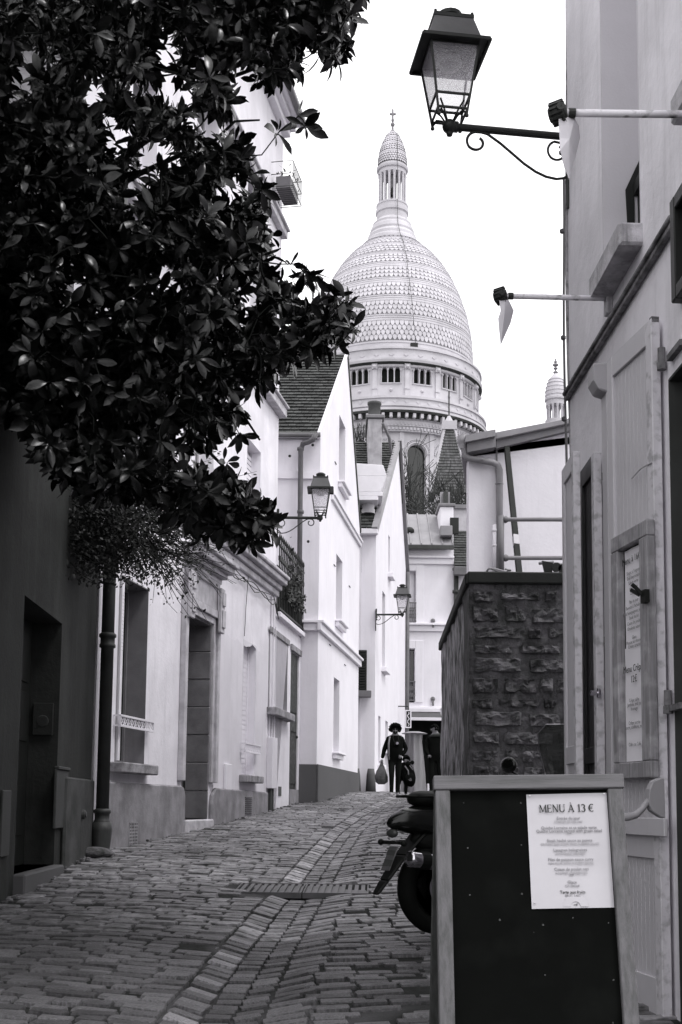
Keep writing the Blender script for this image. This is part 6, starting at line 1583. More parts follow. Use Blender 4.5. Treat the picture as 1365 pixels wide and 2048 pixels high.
for y, tx, m_, sz in ((1638, 'Entrée du jour', ink2, 6.6), (1644.5, 'STARTER OF THE DAY', ink3, 5.0), (1657, 'Quiche Lorraine et sa salade verte', ink2, 6.6), (1663.5, 'Quiche Lorraine served with green salad', ink2, 6.6), (1669, '***', ink2, 6), (1682.5, 'Steak haché sauce au poivre', ink2, 6.6), (1689, 'GROUND BEEF STEAK WITH A PEPPER SAUCE', ink3, 5.0), (1701.5, 'Lasagnes bolognaises', ink2, 6.6), (1708, 'BOLOGNESE LASAGNE', ink3, 5.0), (1720.5, 'Filet de poisson sauce curry', ink2, 6.6), (1727.5, 'FISH FILLET WITH A CURRY SAUCE', ink3, 5.0), (1740, 'Cuisse de poulet roti', ink2, 6.6), (1747, 'ROASTED CHICKEN LEG', ink3, 5.0), (1752.5, '***', ink2, 6), (1766, 'Glace', ink2, 6.6), (1772.5, 'ICE CREAM', ink3, 5.0), (1786, 'Tarte aux fruits', ink, 6.6), (1792.5, 'FRUIT TART', ink2, 5.0)):
    w = sheet(1130, y)[1]; text(tx, FBd, uc0(y) + .002, w - .002, -.0062, sz * 1.28 / FPX * 3.95, m_, mb_, sx=.93 if sz > 6 else .88, bold=.00006, rot=rot)
b = MB(); c = sheet(1152, 1812)
pts = [(c[0] + .040 * math.cos(a), c[1] - .002 + .040 * math.sin(a)) for a in [math.pi * i / 16 for i in range(17)]]; b.prism(FBd, pts + [(c[0] - .016 * math.cos(a), c[1] - .002 + .016 * math.sin(a)) for a in [math.pi * i / 10 for i in range(11)]][::1], -.0068, -.0064)
b.build('printed_arc', mat('pale_print', .46, .40, rough=.7, bump=0), mb_)
text('vdf', FBd, c[0], c[1] + .001, -.006, .010, ink, mb_, sx=1)
b = MB()
for x, y in ((1060, 1592), (1208, 1588), (1070, 1806)): u, w = sheet(x, y); b.lathe([(0, .003), (.0025, .003), (.003, 0)], FBd.p(u, w, -.007), 8, axis=Nb)
b.build('pin', steel, mb_)

# ================================================================== motor scooter behind the board
mr = V((1.12, 8.15, 0)); mf = V((1.95, 9.30, 0)); Um = (mf - mr).normalized(); Sm = V((Um.y, -Um.x, 0)); zr0 = gz(mr.x - .3, mr.y) ; 
rw = at(874, 1781, 8.05); mr = V((rw.x, 8.05, 0)); Um = V((.85, .527, 0)).normalized(); Sm = V((Um.y, -Um.x, 0)); zr0 = at(885, 1868, 8.05).z
mo = thing('motorcycle', 'black motorcycle parked behind the menu board, its tail and rear wheel showing', 'motorcycle', (mr.x, mr.y, zr0))
P3 = lambda a, s, z: V((mr.x, mr.y, zr0)) + Um * a + Sm * s + V((0, 0, z))
RW = .305
def wheel(a):
    c = P3(a, 0, RW); b = MB()
    prof_ = [(RW - .10, -.05), (RW - .06, -.068), (RW - .02, -.05), (RW, 0), (RW - .02, .05), (RW - .06, .068), (RW - .10, .05), (RW - .10, -.05)]
    b.lathe([(r, z) for r, z in prof_], c, 40, axis=Sm); w = b.build('wheel', tyre_m, mo, smooth=True)
    b = MB(); b.lathe([(RW - .10, -.04), (RW - .115, -.04), (RW - .12, 0), (RW - .115, .04), (RW - .10, .04)], c, 32, axis=Sm); b.lathe([(0, -.06), (.05, -.06), (.05, .06), (0, .06)], c, 14, axis=Sm)
    q = Sm.to_track_quat('Z', 'Y').to_matrix()
    for k in range(5):
        a_ = k * 2 * math.pi / 5; d = q @ V((math.cos(a_), math.sin(a_), 0)); b.tube([c + d * .04, c + d * (RW - .11)], [.022, .016], 6)
    b.build('rim', satin_b, w, smooth=True); b = MB(); b.lathe([(.06, .068), (.11, .068), (.11, .073), (.06, .073)], c, 24, axis=Sm); b.build('brake_disc', steel, w)
wheel(0); wheel(1.32)
def shape(name, m, secs, parent=mo, n=14, power=2.4, sub=True):
    """lofted body: sections (a, z centre, half width, half height[, side offset])"""
    b = MB(); vs = []
    for s in secs:
        a, z, hw, hh = s[:4]; so_ = s[4] if len(s) > 4 else 0
        for i in range(n):
            t = 2 * math.pi * i / n; c_, s_ = math.cos(t), math.sin(t)
            vs.append(P3(a, so_ + hw * math.copysign(abs(c_) ** (2 / power), c_), z + hh * math.copysign(abs(s_) ** (2 / power), s_)))
    k = len(secs); b.add(vs, [(j * n + i, j * n + (i + 1) % n, (j + 1) * n + (i + 1) % n, (j + 1) * n + i) for j in range(k - 1) for i in range(n)] + [tuple(reversed(range(n))), tuple((k - 1) * n + i for i in range(n))])
    o = b.build(name, m, parent, smooth=True)
    if sub: md = o.modifiers.new('s', 'SUBSURF'); md.levels = 1; md.render_levels = 2
    return o
shape('tail_fairing', gloss_b, [(-.40, .72, .02, .015), (-.33, .74, .08, .07), (-.14, .75, .14, .11), (.15, .74, .18, .11), (.5, .72, .19, .12), (.75, .66, .16, .10)])
shape('seat', satin_b, [(-.22, .88, .05, .03), (-.15, .89, .13, .06), (.05, .87, .15, .06), (.3, .83, .16, .06), (.55, .79, .17, .07), (.8, .80, .12, .06)])
shape('rear_frame', satin_b, [(-.22, .62, .05, .05), (-.05, .62, .10, .09), (.3, .55, .12, .15), (.5, .5, .12, .15)])
shape('fuel_tank', gloss_b, [(.72, .84, .10, .06), (.85, .88, .17, .12), (1.05, .90, .18, .13), (1.2, .88, .12, .09)])
shape('engine', satin_b, [(.35, .42, .10, .12), (.5, .42, .16, .2), (.9, .42, .17, .22), (1.02, .44, .1, .14)])
shape('front_fairing', gloss_b, [(1.12, .80, .12, .12), (1.25, .86, .22, .18), (1.42, .84, .20, .16), (1.55, .80, .08, .08)])
# rear mudguard with the plate, dropping behind the wheel
b = MB(); hg_ = [(-.16, .66), (-.30, .52), (-.43, .36), (-.50, .27)]
for i in range(3):
    (a0, z0), (a1, z1) = hg_[i], hg_[i + 1]; w0, w1x = .085 - .018 * i, .085 - .018 * (i + 1)
    b.hexa([P3(a0, -w0, z0), P3(a0, w0, z0), P3(a0 + .03, w0, z0), P3(a0 + .03, -w0, z0), P3(a1, -w1x, z1), P3(a1, w1x, z1), P3(a1 + .03, w1x, z1), P3(a1 + .03, -w1x, z1)])
b.build('mudguard', satin_b, mo, bevel=.01)
Fpl = Fr(P3(-.41, 0, .42), Sm, N=(-Um + V((0, 0, .45))).normalized(), W=V((0, 0, 1)) + Um * .45)
b = MB(); b.fb(Fpl, -.05, .05, 0, .17, .0, .006); pl_ = b.build('number_plate', mat('number_plate', .12, .07, rough=.4), mo, bevel=.003)
b = MB(); b.fb(Fpl, -.05, .04, .105, .14, .006, .007); b.fb(Fpl, -.045, .05, .03, .075, .006, .007); b.build('plate_smudge', mat('plate_smudge', .07, .05), pl_)
b = MB(); b.tube([P3(-.33, 0, .60), P3(-.36, .12, .60)], .012, 6); b.ball(P3(-.36, .13, .60), .022, 8); b.tube([P3(-.33, 0, .60), P3(-.36, -.12, .60)], .012, 6); b.ball(P3(-.36, -.13, .60), .022, 8); b.build('indicator', satin_b, mo, smooth=True)
b = MB(); b.lathe([(.0, -.02), (.045, -.02), (.055, 0), (.055, .42), (.03, .55), (.0, .56)], P3(-.33, .17, .50), 18, axis=(Um + V((0, 0, -.10)))); b.build('silencer', chrome, mo, smooth=True)
b = MB(); b.lathe([(.056, 0), (.06, 0), (.06, .07), (.056, .07)], P3(-.27, .17, .494), 18, axis=(Um + V((0, 0, -.10)))); b.build('silencer_band', satin_b, mo)
b = MB(); b.tube([P3(.1, .1, .30), P3(.45, .1, .40)], .03, 8); b.tube([P3(.1, -.1, .30), P3(.45, -.1, .40)], .03, 8); b.tube([P3(0, -.12, RW), P3(0, .12, RW)], .018, 8); b.build('swing_arm', satin_b, mo)
b = MB(); b.tube([P3(.15, .08, .40), P3(.22, .08, .66)], .032, 10); b.build('shock_absorber', steel, mo)
b = MB()
for s in (-.09, .09): b.tube([P3(1.42, s, RW), P3(1.16, s, .95)], .024, 8)
b.build('fork', steel, mo)
b = MB(); b.tube([P3(1.02, -.36, 1.02), P3(1.08, -.2, 1.03), P3(1.14, 0, .99), P3(1.08, .2, 1.03), P3(1.02, .36, 1.02)], .013, 8); b.build('handlebar', satin_b, mo, smooth=True)
for s in (-.37, .37):
    b = MB(); b.tube([P3(1.01, s, 1.02), P3(1.03, s * .68, 1.03)], .02, 8); b.build('grip', tyre_m, mo)
for s, lab in ((-.40, None), (.40, None)):
    c = P3(1.05, s * 1.3, 1.15); b = MB(); b.ball(c, .09, 14, (1, .35, .7), Matrix.Rotation(math.atan2(Um.y, Um.x) + math.pi / 2, 3, 'Z')); b.tube([P3(1.08, s * .8, 1.03), c + V((0, 0, -.04))], .008, 6); mr_ = b.build('mirror', gloss_b, mo, smooth=True)
b = MB(); b.ball(P3(-.36, 0, .66), .05, 10, (.6, 1.2, .6), Matrix.Rotation(math.atan2(Um.y, Um.x), 3, 'Z')); b.build('tail_light', mat('tail_lens', .06, .04, rough=.15), mo, smooth=True)
b = MB()
for s in (-.15, .15): b.tube([P3(-.02, s * .9, .84), P3(-.14, s, .90), P3(-.24, s * .8, .90)], .010, 6)
b.tube([P3(-.24, -.12, .90), P3(-.27, 0, .90), P3(-.24, .12, .90)], .010, 6); b.build('grab_rail', satin_b, mo, smooth=True)
b = MB()
for k in range(3): b.tube([P3(-.05 + .05 * k, .13, .60), P3(.05 + .03 * k, .15, .50 - .04 * k), P3(.2, .13, .42)], .006, 5)
b.build('cable', tyre_m, mo)
b = MB(); b.hexa([P3(.05, .11, .36), P3(.5, .11, .44), P3(.5, .125, .44), P3(.05, .125, .36), P3(.05, .11, .44), P3(.5, .11, .52), P3(.5, .125, .52), P3(.05, .125, .44)]); b.build('chain_guard', satin_b, mo, bevel=.004)
# windscreen
b = MB(); rows_ = [(1.20, .98, .26), (1.24, 1.10, .33), (1.20, 1.25, .34), (1.13, 1.38, .28), (1.09, 1.44, .14)]; vs = []
for a, z, hw in rows_:
    for i in range(9): t = lerp(-1, 1, i / 8); vs.append(P3(a + .10 * (1 - t * t) * 1.0, hw * t, z - .0 * t * t))
b.add(vs, [(j * 9 + i, j * 9 + i + 1, (j + 1) * 9 + i + 1, (j + 1) * 9 + i) for j in range(4) for i in range(8)]); ws = b.build('windscreen', screen_m, mo, smooth=True)
md = ws.modifiers.new('t', 'SOLIDIFY'); md.thickness = .004
b = MB(); b.tube([vs[9 * j] for j in range(5)] + [vs[36 + i] for i in range(1, 9)] + [vs[9 * j + 8] for j in (3, 2, 1, 0)], .004, 5); b.build('screen_trim', steel, ws)
b = MB(); b.tube([P3(.55, .14, .18), P3(.5, .30, .02)], .014, 6); b.build('side_stand', satin_b, mo)
# ================================================================== people
def skin_body(name, verts, edges, radii, parent, mats, matf, sub=2):
    me = bpy.data.meshes.new(name); me.from_pydata([tuple(v) for v in verts], edges, []); me.update()
    o = bpy.data.objects.new(name, me); C.objects.link(o)
    md = o.modifiers.new('skin', 'SKIN'); md.use_smooth_shade = True
    lay = me.skin_vertices[0].data
    for i, r in enumerate(radii): lay[i].radius = r if isinstance(r, tuple) else (r, r)
    lay[0].use_root = True
    m2 = o.modifiers.new('sub', 'SUBSURF'); m2.levels = sub; m2.render_levels = sub
    dg = bpy.context.evaluated_depsgraph_get(); dg.update()
    nm = bpy.data.meshes.new_from_object(o.evaluated_get(dg))
    o.modifiers.clear(); o.data = nm; bpy.data.meshes.remove(me)
    nm.name = name
    nm.materials.clear()
    for m in mats: nm.materials.append(m)
    for p in nm.polygons: p.material_index = matf(p.center); p.use_smooth = True
    o.parent = parent
    return o
def head_bits(o, c, face, hair, hair_r=.0, n=0, seed=1):
    """c head centre, face = unit vector the face looks along; local to the person"""
    r = random.Random(seed); c = V(c); f = V(face).normalized(); s = V((0, 0, 1)).cross(f).normalized()
    b = MB(); b.ball(c + f * .098 + V((0, 0, -.012)), .018, 8, (1, 1, 1.5)); b.build('nose', skin_m, o, smooth=True, local=True)
    b = MB()
    for k in (-1, 1): b.ball(c + f * .088 + s * k * .034 + V((0, 0, .015)), .012, 8)
    b.build('eyes', iron, o, local=True)
    b = MB(); b.ball(c + f * .088 + V((0, 0, -.055)), .022, 8, (1, 1, .35)); b.build('mouth', mat('lips', .06, .05), o, smooth=True, local=True)
    b = MB()
    for k in (-1, 1): b.ball(c + s * k * .082, .026, 8, (.6, .6, 1.2))
    b.build('ears', skin_m, o, smooth=True, local=True)
    b = MB()
    if hair == 'afro':
        for i in range(700):
            a = V((r.gauss(0, 1), r.gauss(0, 1), r.gauss(.15, .9))).normalized()
            if a.dot(f) > .5 and a.z < .5: continue
            if a.z < -.62: continue
            p = c + V((0, 0, .035)) + V((a.x * 1.12, a.y * 1.0, a.z * 1.05)) * r.uniform(.07, .135); b.ball(p, r.uniform(.014, .03), 5)
            if r.random() < .5:
                q = a.orthogonal().normalized(); pe = p + a * r.uniform(.015, .04) + q * r.uniform(-.03, .03); b.tube([p, (p + pe) / 2 + q * .01, pe], [.009, .007, .003], 4)
    else:
        for i in range(160):
            a = V((r.gauss(0, 1), r.gauss(0, 1), r.gauss(.5, .8))).normalized()
            if a.dot(f) > .35 and a.z < .55: continue
            if a.z < -.3: continue
            b.ball(c + V((a.x * .085, a.y * .095, a.z * .105 + .012)), r.uniform(.018, .026), 6)
    b.build('hair', hair_m, o, smooth=True, local=True)
def hand(o, w, d, curl, seed=0):
    """palm from the wrist w along d, five fingers"""
    w = V(w); d = V(d).normalized(); s = d.cross(V((0, 1, 0))).normalized() if abs(d.y) < .9 else V((1, 0, 0)); n = d.cross(s).normalized()
    b = MB(); b.tube([w, w + d * .04, w + d * .085], [.026, .036, .032], 8)
    for i, L_ in enumerate((.062, .072, .068, .052)):
        p = w + d * .075 + s * (.018 * (i - 1.5)); q = p + d * L_ * .5 + n * curl * .02; b.tube([p, q, q + d * L_ * .3 + n * curl * .035], [.010, .009, .007], 5)
    p = w + d * .03 + s * -.03; b.tube([p, p - s * .022 + d * .025, p - s * .02 + d * .055 + n * curl * .02], [.011, .010, .008], 5)
    return b.build('hand', skin_m, o, smooth=True, local=True)
def rnd(*v): return V(v)
mp = at(790, 1585, 29.6); mz = gz(mp.x, 29.6)
man = thing('person', 'man with bushy curly hair walking downhill in black with a camera on his chest', 'person', (mp.x, 29.6, mz))
vt = [(0, 0, .95), (0, -.01, 1.10), (0, -.02, 1.30), (0, -.02, 1.44), (0, -.045, 1.53), (0, -.065, 1.61), (0, -.06, 1.69),
      (-.16, 0, 1.42), (-.26, .0, 1.17), (-.315, -.03, .93), (.16, 0, 1.42), (.275, .02, 1.17), (.17, -.10, 1.00),
      (-.085, -.02, .86), (-.085, -.14, .50), (-.085, -.10, .10), (-.11, -.22, .045), (.085, 0, .86), (.075, .02, .50), (.07, .16, .13), (.08, .06, .05)]
ed = [(0, 1), (1, 2), (2, 3), (3, 4), (4, 5), (5, 6), (3, 7), (7, 8), (8, 9), (3, 10), (10, 11), (11, 12), (0, 13), (13, 14), (14, 15), (15, 16), (0, 17), (17, 18), (18, 19), (19, 20)]
rd_ = [(.21, .16), (.21, .16), (.23, .16), (.14, .12), .055, .082, .07, .075, .062, .045, .075, .062, .045, .10, .068, .05, .04, .10, .068, .05, .04]
bd = skin_body('body', vt, ed, rd_, man, [cloth_k, cloth_d, skin_m, shoe_m], lambda c: 2 if c.z > 1.50 else (3 if c.z < .10 else (1 if c.z < .84 and abs(c.x) < .27 else 0)))
head_bits(man, (0, -.06, 1.635), (.05, -1, -.12), 'afro', seed=3)
hand(man, (-.318, -.035, .905), (-.12, -.1, -1), 1); hand(man, (.155, -.12, .985), (-.5, -.5, -.25), 1)
b = MB()
for k in (-1, 1): b.lathe([(.024, 0), (.024, .004), (.028, .004), (.028, 0)], V((.034 * k, -.155, 1.65)), 12, axis=V((0, -1, 0)))
b.tube([(-.07, -.15, 1.655), (.07, -.15, 1.655)], .003, 4); b.build('glasses', iron, man, local=True)
b = MB(); b.ball((0, -.135, 1.575), .05, 10, (1.1, .5, .8)); b.build('beard', hair_m, man, smooth=True, local=True)
b = MB(); b.tube([(-.13, -.10, 1.47), (-.16, -.14, 1.30), (-.155, -.15, .9)], .022, 6); b.tube([(.14, -.06, 1.50), (.235, -.02, 1.40), (.285, -.0, 1.22)], .012, 5); b.build('jacket_piping', mat('grey_strap', .22, .15), man, smooth=True, local=True)
b = MB()
for x0, y0 in ((-.09, -.10), (.07, .16)): b.box((x0 * 1.1, y0 - .09, .025), (.045, .13, .022))
b.build('shoe_sole', shoe_m, man, bevel=.01, local=True)
Mo = V((mp.x, 29.6, mz))
cm = thing('camera_on_strap', 'small camera hanging on the chest of the curly haired man', 'camera', Mo + V((.04, -.19, 1.30)))
b = MB(); b.box((0, 0, 0), (.065, .03, .042)); b.lathe([(.0, .07), (.034, .07), (.036, 0), (0, 0)], (0, -.03, 0), 14, axis=V((0, -1, 0))); b.box((0, 0, .05), (.025, .02, .015)); b.build('body', satin_b, cm, bevel=.004, local=True)
b = MB(); b.lathe([(0, .0), (.024, .0)], (0, -.102, 0), 12, axis=V((0, -1, 0))); b.lathe([(.03, 0), (.034, 0), (.034, .006), (.03, .006)], (0, -.10, 0), 12, axis=V((0, -1, 0))); b.build('lens', chrome, cm, local=True)
b = MB(); b.tube([(-.06, .0, .03), (-.10, .03, .14), (-.07, .1, .22)], .006, 4); b.tube([(.06, .0, .03), (.03, .03, .14), (.03, .1, .22)], .006, 4); b.build('strap', iron, cm, local=True)
bg_ = thing('plastic_bag', 'wrinkled translucent plastic bag hanging from the hand of the curly haired man', 'bag', Mo + V((-.33, -.05, .80)))
b = MB(); n = 18; vs = []
for j, (z, r1, r2) in enumerate(((.02, .02, .02), (-.06, .06, .03), (-.18, .12, .06), (-.32, .15, .08), (-.44, .14, .07), (-.5, .08, .05))):
    for i in range(n): a = 2 * math.pi * i / n; k = 1 + .14 * math.sin(i * 2.3 + j * 1.9); vs.append((r1 * k * math.cos(a), r2 * k * math.sin(a), z))
b.add(vs, [(j * n + i, j * n + (i + 1) % n, (j + 1) * n + (i + 1) % n, (j + 1) * n + i) for j in range(5) for i in range(n)] + [tuple(5 * n + i for i in range(n))]); b.build('bag_body', bag_m, bg_, smooth=True, local=True)
b = MB(); b.tube([(-.03, 0, -.03), (-.02, 0, .05), (.03, 0, .06), (.035, 0, -.03)], .012, 5); b.build('handle', shoe_m, bg_, smooth=True, local=True)

# second man, seen from behind three quarters, head turned to the left
m2p = at(868, 1500, 30.3); m2z = gz(m2p.x, 30.3)
man2 = thing('person', 'man in a dark hooded jacket standing by the stone wall, face turned left', 'person', (m2p.x + .05, 30.3, m2z))
v2 = [(0, 0, .95), (0, .0, 1.12), (0, .0, 1.32), (0, .0, 1.45), (-.01, -.01, 1.54), (-.025, -.01, 1.62), (-.02, -.0, 1.70),
      (-.18, 0, 1.42), (-.26, -.03, 1.16), (-.2, -.16, .98), (.18, 0, 1.42), (.27, -.02, 1.15), (.24, -.12, .93),
      (-.1, 0, .86), (-.11, 0, .5), (-.11, .03, .1), (-.16, -.08, .05), (.1, 0, .86), (.11, 0, .5), (.12, .03, .1), (.12, -.09, .05)]
rd2 = list(rd_); rd2[0] = (.2, .15); rd2[1] = (.2, .15); rd2[2] = (.215, .15); rd2[3] = (.14, .12)
skin_body('body', v2, ed, rd2, man2, [cloth_k, cloth_d, skin_m, satin_b], lambda c: 2 if c.z > 1.51 else (3 if c.z < .1 else (1 if c.z < .8 and abs(c.x) < .2 else 0)))
head_bits(man2, (-.022, -.005, 1.64), (-1, -.25, 0), 'short', seed=5)
hand(man2, (-.19, -.17, .97), (.3, -.6, -.3), 1); hand(man2, (.235, -.13, .92), (-.1, -.3, -1), 1)
b = MB(); b.tube([(-.15, -.06, 1.46), (-.06, -.12, 1.48), (.08, -.11, 1.49), (.17, -.0, 1.47), (.1, .11, 1.5), (-.06, .10, 1.5), (-.15, -.0, 1.47)], [.03, .045, .05, .045, .05, .045, .03], 8); b.build('hood', mat('grey_hood', .035, .02, rough=.9, bump=.5), man2, smooth=True, local=True)

# stooping figure with a backpack
m3 = at(812, 1590, 31.0); m3z = gz(m3.x, 31.0)
man3 = thing('person', 'stooping small figure in dark clothes right behind the curly haired man', 'person', (m3.x - .10, 31.0, m3z))
v3 = [(0, 0, .50), (.02, -.04, .62), (.05, -.10, .74), (.07, -.14, .80), (.08, -.17, .85), (.10, -.20, .90), (.11, -.20, .95),
      (-.05, -.1, .78), (-.12, -.16, .62), (-.10, -.26, .5), (.17, -.1, .77), (.24, -.18, .62), (.2, -.28, .5),
      (-.07, 0, .46), (-.10, -.08, .27), (-.09, .0, .06), (-.1, -.1, .035), (.08, 0, .46), (.10, -.1, .27), (.10, -.0, .06), (.11, -.1, .035)]
rd3 = [(.13, .11), (.13, .11), (.13, .10), (.08, .07), .045, .07, .06, .055, .045, .032, .055, .045, .032, .075, .055, .04, .032, .075, .055, .04, .032]
skin_body('body', v3, ed, rd3, man3, [cloth_k, cloth_d, skin_m, shoe_m], lambda c: 2 if c.z > .865 else (3 if c.z < .06 else (1 if c.z < .45 else 0)))
head_bits(man3, (.10, -.19, .925), (-.2, -1, -.3), 'short', seed=8)
hand(man3, (-.10, -.27, .49), (0, -.4, -1), 1); hand(man3, (.2, -.29, .49), (0, -.4, -1), 1)
bp_ = thing('backpack', 'bulging black backpack carried by the stooping figure', 'backpack', (m3.x + .06, 30.85, m3z + .55))
b = MB(); b.ball((0, 0, 0), .24, 16, (.72, .6, 1.35), Matrix.Rotation(-.25, 3, 'Y')); b.build('pack', cloth_k, bp_, smooth=True, local=True)
b = MB(); b.ball((.03, -.13, -.08), .12, 12, (1, .5, 1.1)); b.ball((-.02, -.1, .28), .07, 10); b.ball((.09, -.08, .31), .055, 10); b.build('pocket', cloth_d, bp_, smooth=True, local=True)
b = MB(); b.tube([(-.10, -.12, .22), (-.02, -.17, .1), (.0, -.16, -.05)], .016, 5); b.tube([(.02, -.15, .23), (.10, -.16, .12)], .012, 5); b.build('strap', mat('grey_strap', .22, .15), bp_, smooth=True, local=True)

# ================================================================== magnolia
tree = thing('magnolia_tree', 'large dark glossy leaved magnolia leaning over the garden wall into the street', 'tree', (-3.5, 8.6, .3))
RT = random.Random(21)
MP = [(-420, -420), (700, -420), (745, -20), (708, 30), (722, 75), (668, 140), (600, 150), (570, 175), (505, 175), (470, 215), (530, 225), (558, 262), (540, 300), (505, 330), (545, 378), (520, 430), (548, 470), (540, 515), (575, 560), (640, 520), (650, 560), (620, 600), (700, 590), (718, 640), (690, 690), (640, 700), (600, 725), (560, 745), (530, 790), (500, 770), (480, 800), (500, 830), (465, 850), (470, 890), (400, 910), (395, 940), (490, 965), (520, 1005), (548, 1045), (530, 1090), (490, 1085), (440, 1070), (380, 1070), (350, 1050), (300, 1000), (200, 1010), (110, 960), (50, 880), (0, 830), (-420, 760)]
HOLES = [(331, 70, 8), (349, 88, 14), (334, 108, 16), (325, 176, 20), (275, 176, 14), (363, 188, 22), (234, 270, 26), (311, 299, 26), (352, 322, 12), (287, 357, 14), (264, 410, 13), (44, 165, 18), (29, 199, 12), (53, 111, 12), (182, 170, 22), (190, 205, 12), (100, 125, 8), (472, 156, 24), (397, 237, 22), (430, 259, 26), (505, 250, 30), (514, 292, 20), (472, 376, 20), (536, 335, 25), (553, 185, 16), (620, 111, 10), (547, 404, 12), (425, 395, 10), (400, 130, 8), (327, 538, 12), (346, 576, 12), (356, 863, 12), (270, 866, 9), (129, 810, 16), (147, 541, 8), (369, 930, 12), (446, 549, 8), (487, 635, 12), (429, 700, 6), (511, 600, 10), (569, 635, 9), (620, 585, 7), (440, 800, 5), (600, 455, 30), (215, 620, 6), (500, 560, 8), (390, 640, 6), (455, 880, 12)]
def inside(p, poly):
    x, y = p; c = False; j = len(poly) - 1
    for i in range(len(poly)):
        xi, yi = poly[i]; xj, yj = poly[j]
        if (yi > y) != (yj > y) and x < (xj - xi) * (y - yi) / (yj - yi) + xi: c = not c
        j = i
    return c
def edge_dist(p, poly):
    best = 1e9; x, y = p
    for i in range(len(poly)):
        x0, y0 = poly[i]; x1, y1 = poly[(i + 1) % len(poly)]; dx, dy = x1 - x0, y1 - y0
        t = max(0, min(1, ((x - x0) * dx + (y - y0) * dy) / (dx * dx + dy * dy))); best = min(best, math.hypot(x - x0 - t * dx, y - y0 - t * dy))
    return best
ros = []
TIPS = [(612, 252, 7.6), (598, 232, 7.7), (560, 262, 7.8), (690, 88, 7.5), (668, 62, 7.6), (672, 120, 7.5), (700, 30, 7.5), (640, 95, 7.7), (612, 548, 7.5), (590, 528, 7.6), (690, 600, 7.4), (672, 588, 7.5), (708, 655, 7.4), (668, 640, 7.5), (640, 655, 7.6), (612, 630, 7.7), (676, 690, 7.5), (630, 690, 7.6), (595, 700, 7.8), (580, 600, 7.8), (524, 1010, 7.7), (520, 1060, 7.6), (505, 1085, 7.6), (470, 1060, 7.7), (545, 1050, 7.6), (490, 985, 7.8), (505, 765, 7.8), (480, 870, 7.8), (455, 925, 7.9), (535, 385, 7.9), (520, 415, 8), (410, 1075, 7.9), (545, 470, 7.9)]
for x, y, Y in TIPS: ros.append((at(x, y, Y), 1))
tries = 0
while len(ros) < 5600 and tries < 140000:
    tries += 1
    x, y = RT.uniform(-160, 745), RT.uniform(-170, 1100)
    off = x < -30 or y < -40
    if off and RT.random() < .5: continue
    if not inside((x, y), MP) or edge_dist((x, y), MP) < 15: continue
    if any((x - a) ** 2 + (y - b_) ** 2 < (r * .7 + 21) ** 2 for a, b_, r in HOLES): continue
    k = noise.noise(V((x / 95, y / 95, 2))) + .25 * noise.noise(V((x / 40, y / 40, 7)))
    if k < -.62: continue
    dens = 1
    if RT.random() > dens: continue
    Y = RT.uniform(7.3, 10.2) if x < 430 else RT.uniform(7.5, 9.0)
    if x < 60 and y > 500: Y = RT.uniform(8.2, 9.6)
    p = at(x, y, Y)
    if p.x < interp(p.y, LEFTW) + .1 and p.z < 5.3: continue
    ros.append((p, 0))
k = 0
while k < 520:                                   # unseen crown added out of view to shade the near-left ground
    p = V((RT.uniform(-3.4, -.6), RT.uniform(3.6, 8.0), RT.uniform(4.6, 6.6)))
    d = p - EYE; yc = d.dot(_u) / d.dot(_f); xc = d.dot(_r) / d.dot(_f)
    if PW / 2 + xc * FPX > -90 and PH / 2 + SHIFT * PH - yc * FPX > -110: k += .02; continue
    ros.append((p, 0)); k += 1
def leaf_mesh(seed):
    r = random.Random(seed); L_, W_ = 1.0, .41 * r.uniform(.85, 1.12); ns = 5; vs = []; fs = []
    bend = r.uniform(-.2, .55); fold = r.uniform(.10, .26); tw = r.uniform(-.25, .25)
    prof_ = [.07, .48, .84, 1.0, .80, .06]
    for i in range(ns + 1):
        t = i / ns; z = -bend * t * t; w = W_ * .5 * prof_[i]
        for s in (-1, 0, 1):
            a = tw * t; vs.append(V((t * L_, s * w * math.cos(a), z + abs(s) * w * fold * 1.4 + s * w * math.sin(a) + .012 * math.sin(t * 9 + s))))
    for i in range(ns):
        for s in range(2): fs.append((i * 3 + s, i * 3 + s + 1, i * 3 + s + 4, i * 3 + s + 3))
    return vs, fs
LV = [leaf_mesh(s) for s in range(8)]
leaves = []
# limbs
tb = V((-3.55, 8.7, .2)); fork = V((-3.3, 8.6, 4.7))
limb_t = [at(x, y, Y) for x, y, Y in ((600, 640, 8.2), (520, 240, 8.6), (620, 70, 8.6), (500, 1010, 8.0), (450, 780, 8.2), (330, 400, 8.6), (200, 100, 8.8), (60, 500, 8.6), (480, 450, 8.3), (150, 800, 8.8), (350, 950, 8.4), (400, -150, 8.6), (0, -100, 8.5), (-250, 300, 8.2), (520, 880, 8.1))]
nodes = []; bt = MB(); bt.tube([tb, tb.lerp(fork, .5) + V((.08, 0, 0)), fork], [.2, .16, .14], 12); bt.build('trunk', bark, tree, smooth=True)
bl = MB()
for i, t in enumerate(limb_t):
    st = fork + V((0, 0, .05 * i)); mid = st.lerp(t, .5) + V((0, 0, .9 if t.z < 5 else 0)) + V((RT.gauss(0, .1), RT.gauss(0, .15), .3 + RT.gauss(0, .1)))
    pts = []
    for k in range(15):
        s = k / 14; p = st * (1 - s) ** 2 + mid * 2 * s * (1 - s) + t * s * s + V((RT.gauss(0, .02), RT.gauss(0, .02), RT.gauss(0, .02))) * (1 if 0 < k < 14 else 0); pts.append(p); nodes.append((p, lerp(.07, .012, s)))
    bl.tube(pts, [lerp(.05, .007, k / 14) for k in range(15)], 7)
bl.build('branch', bark, tree, smooth=True)
tw = MB()
order = sorted(range(len(ros)), key=lambda i: (ros[i][0] - fork).length)
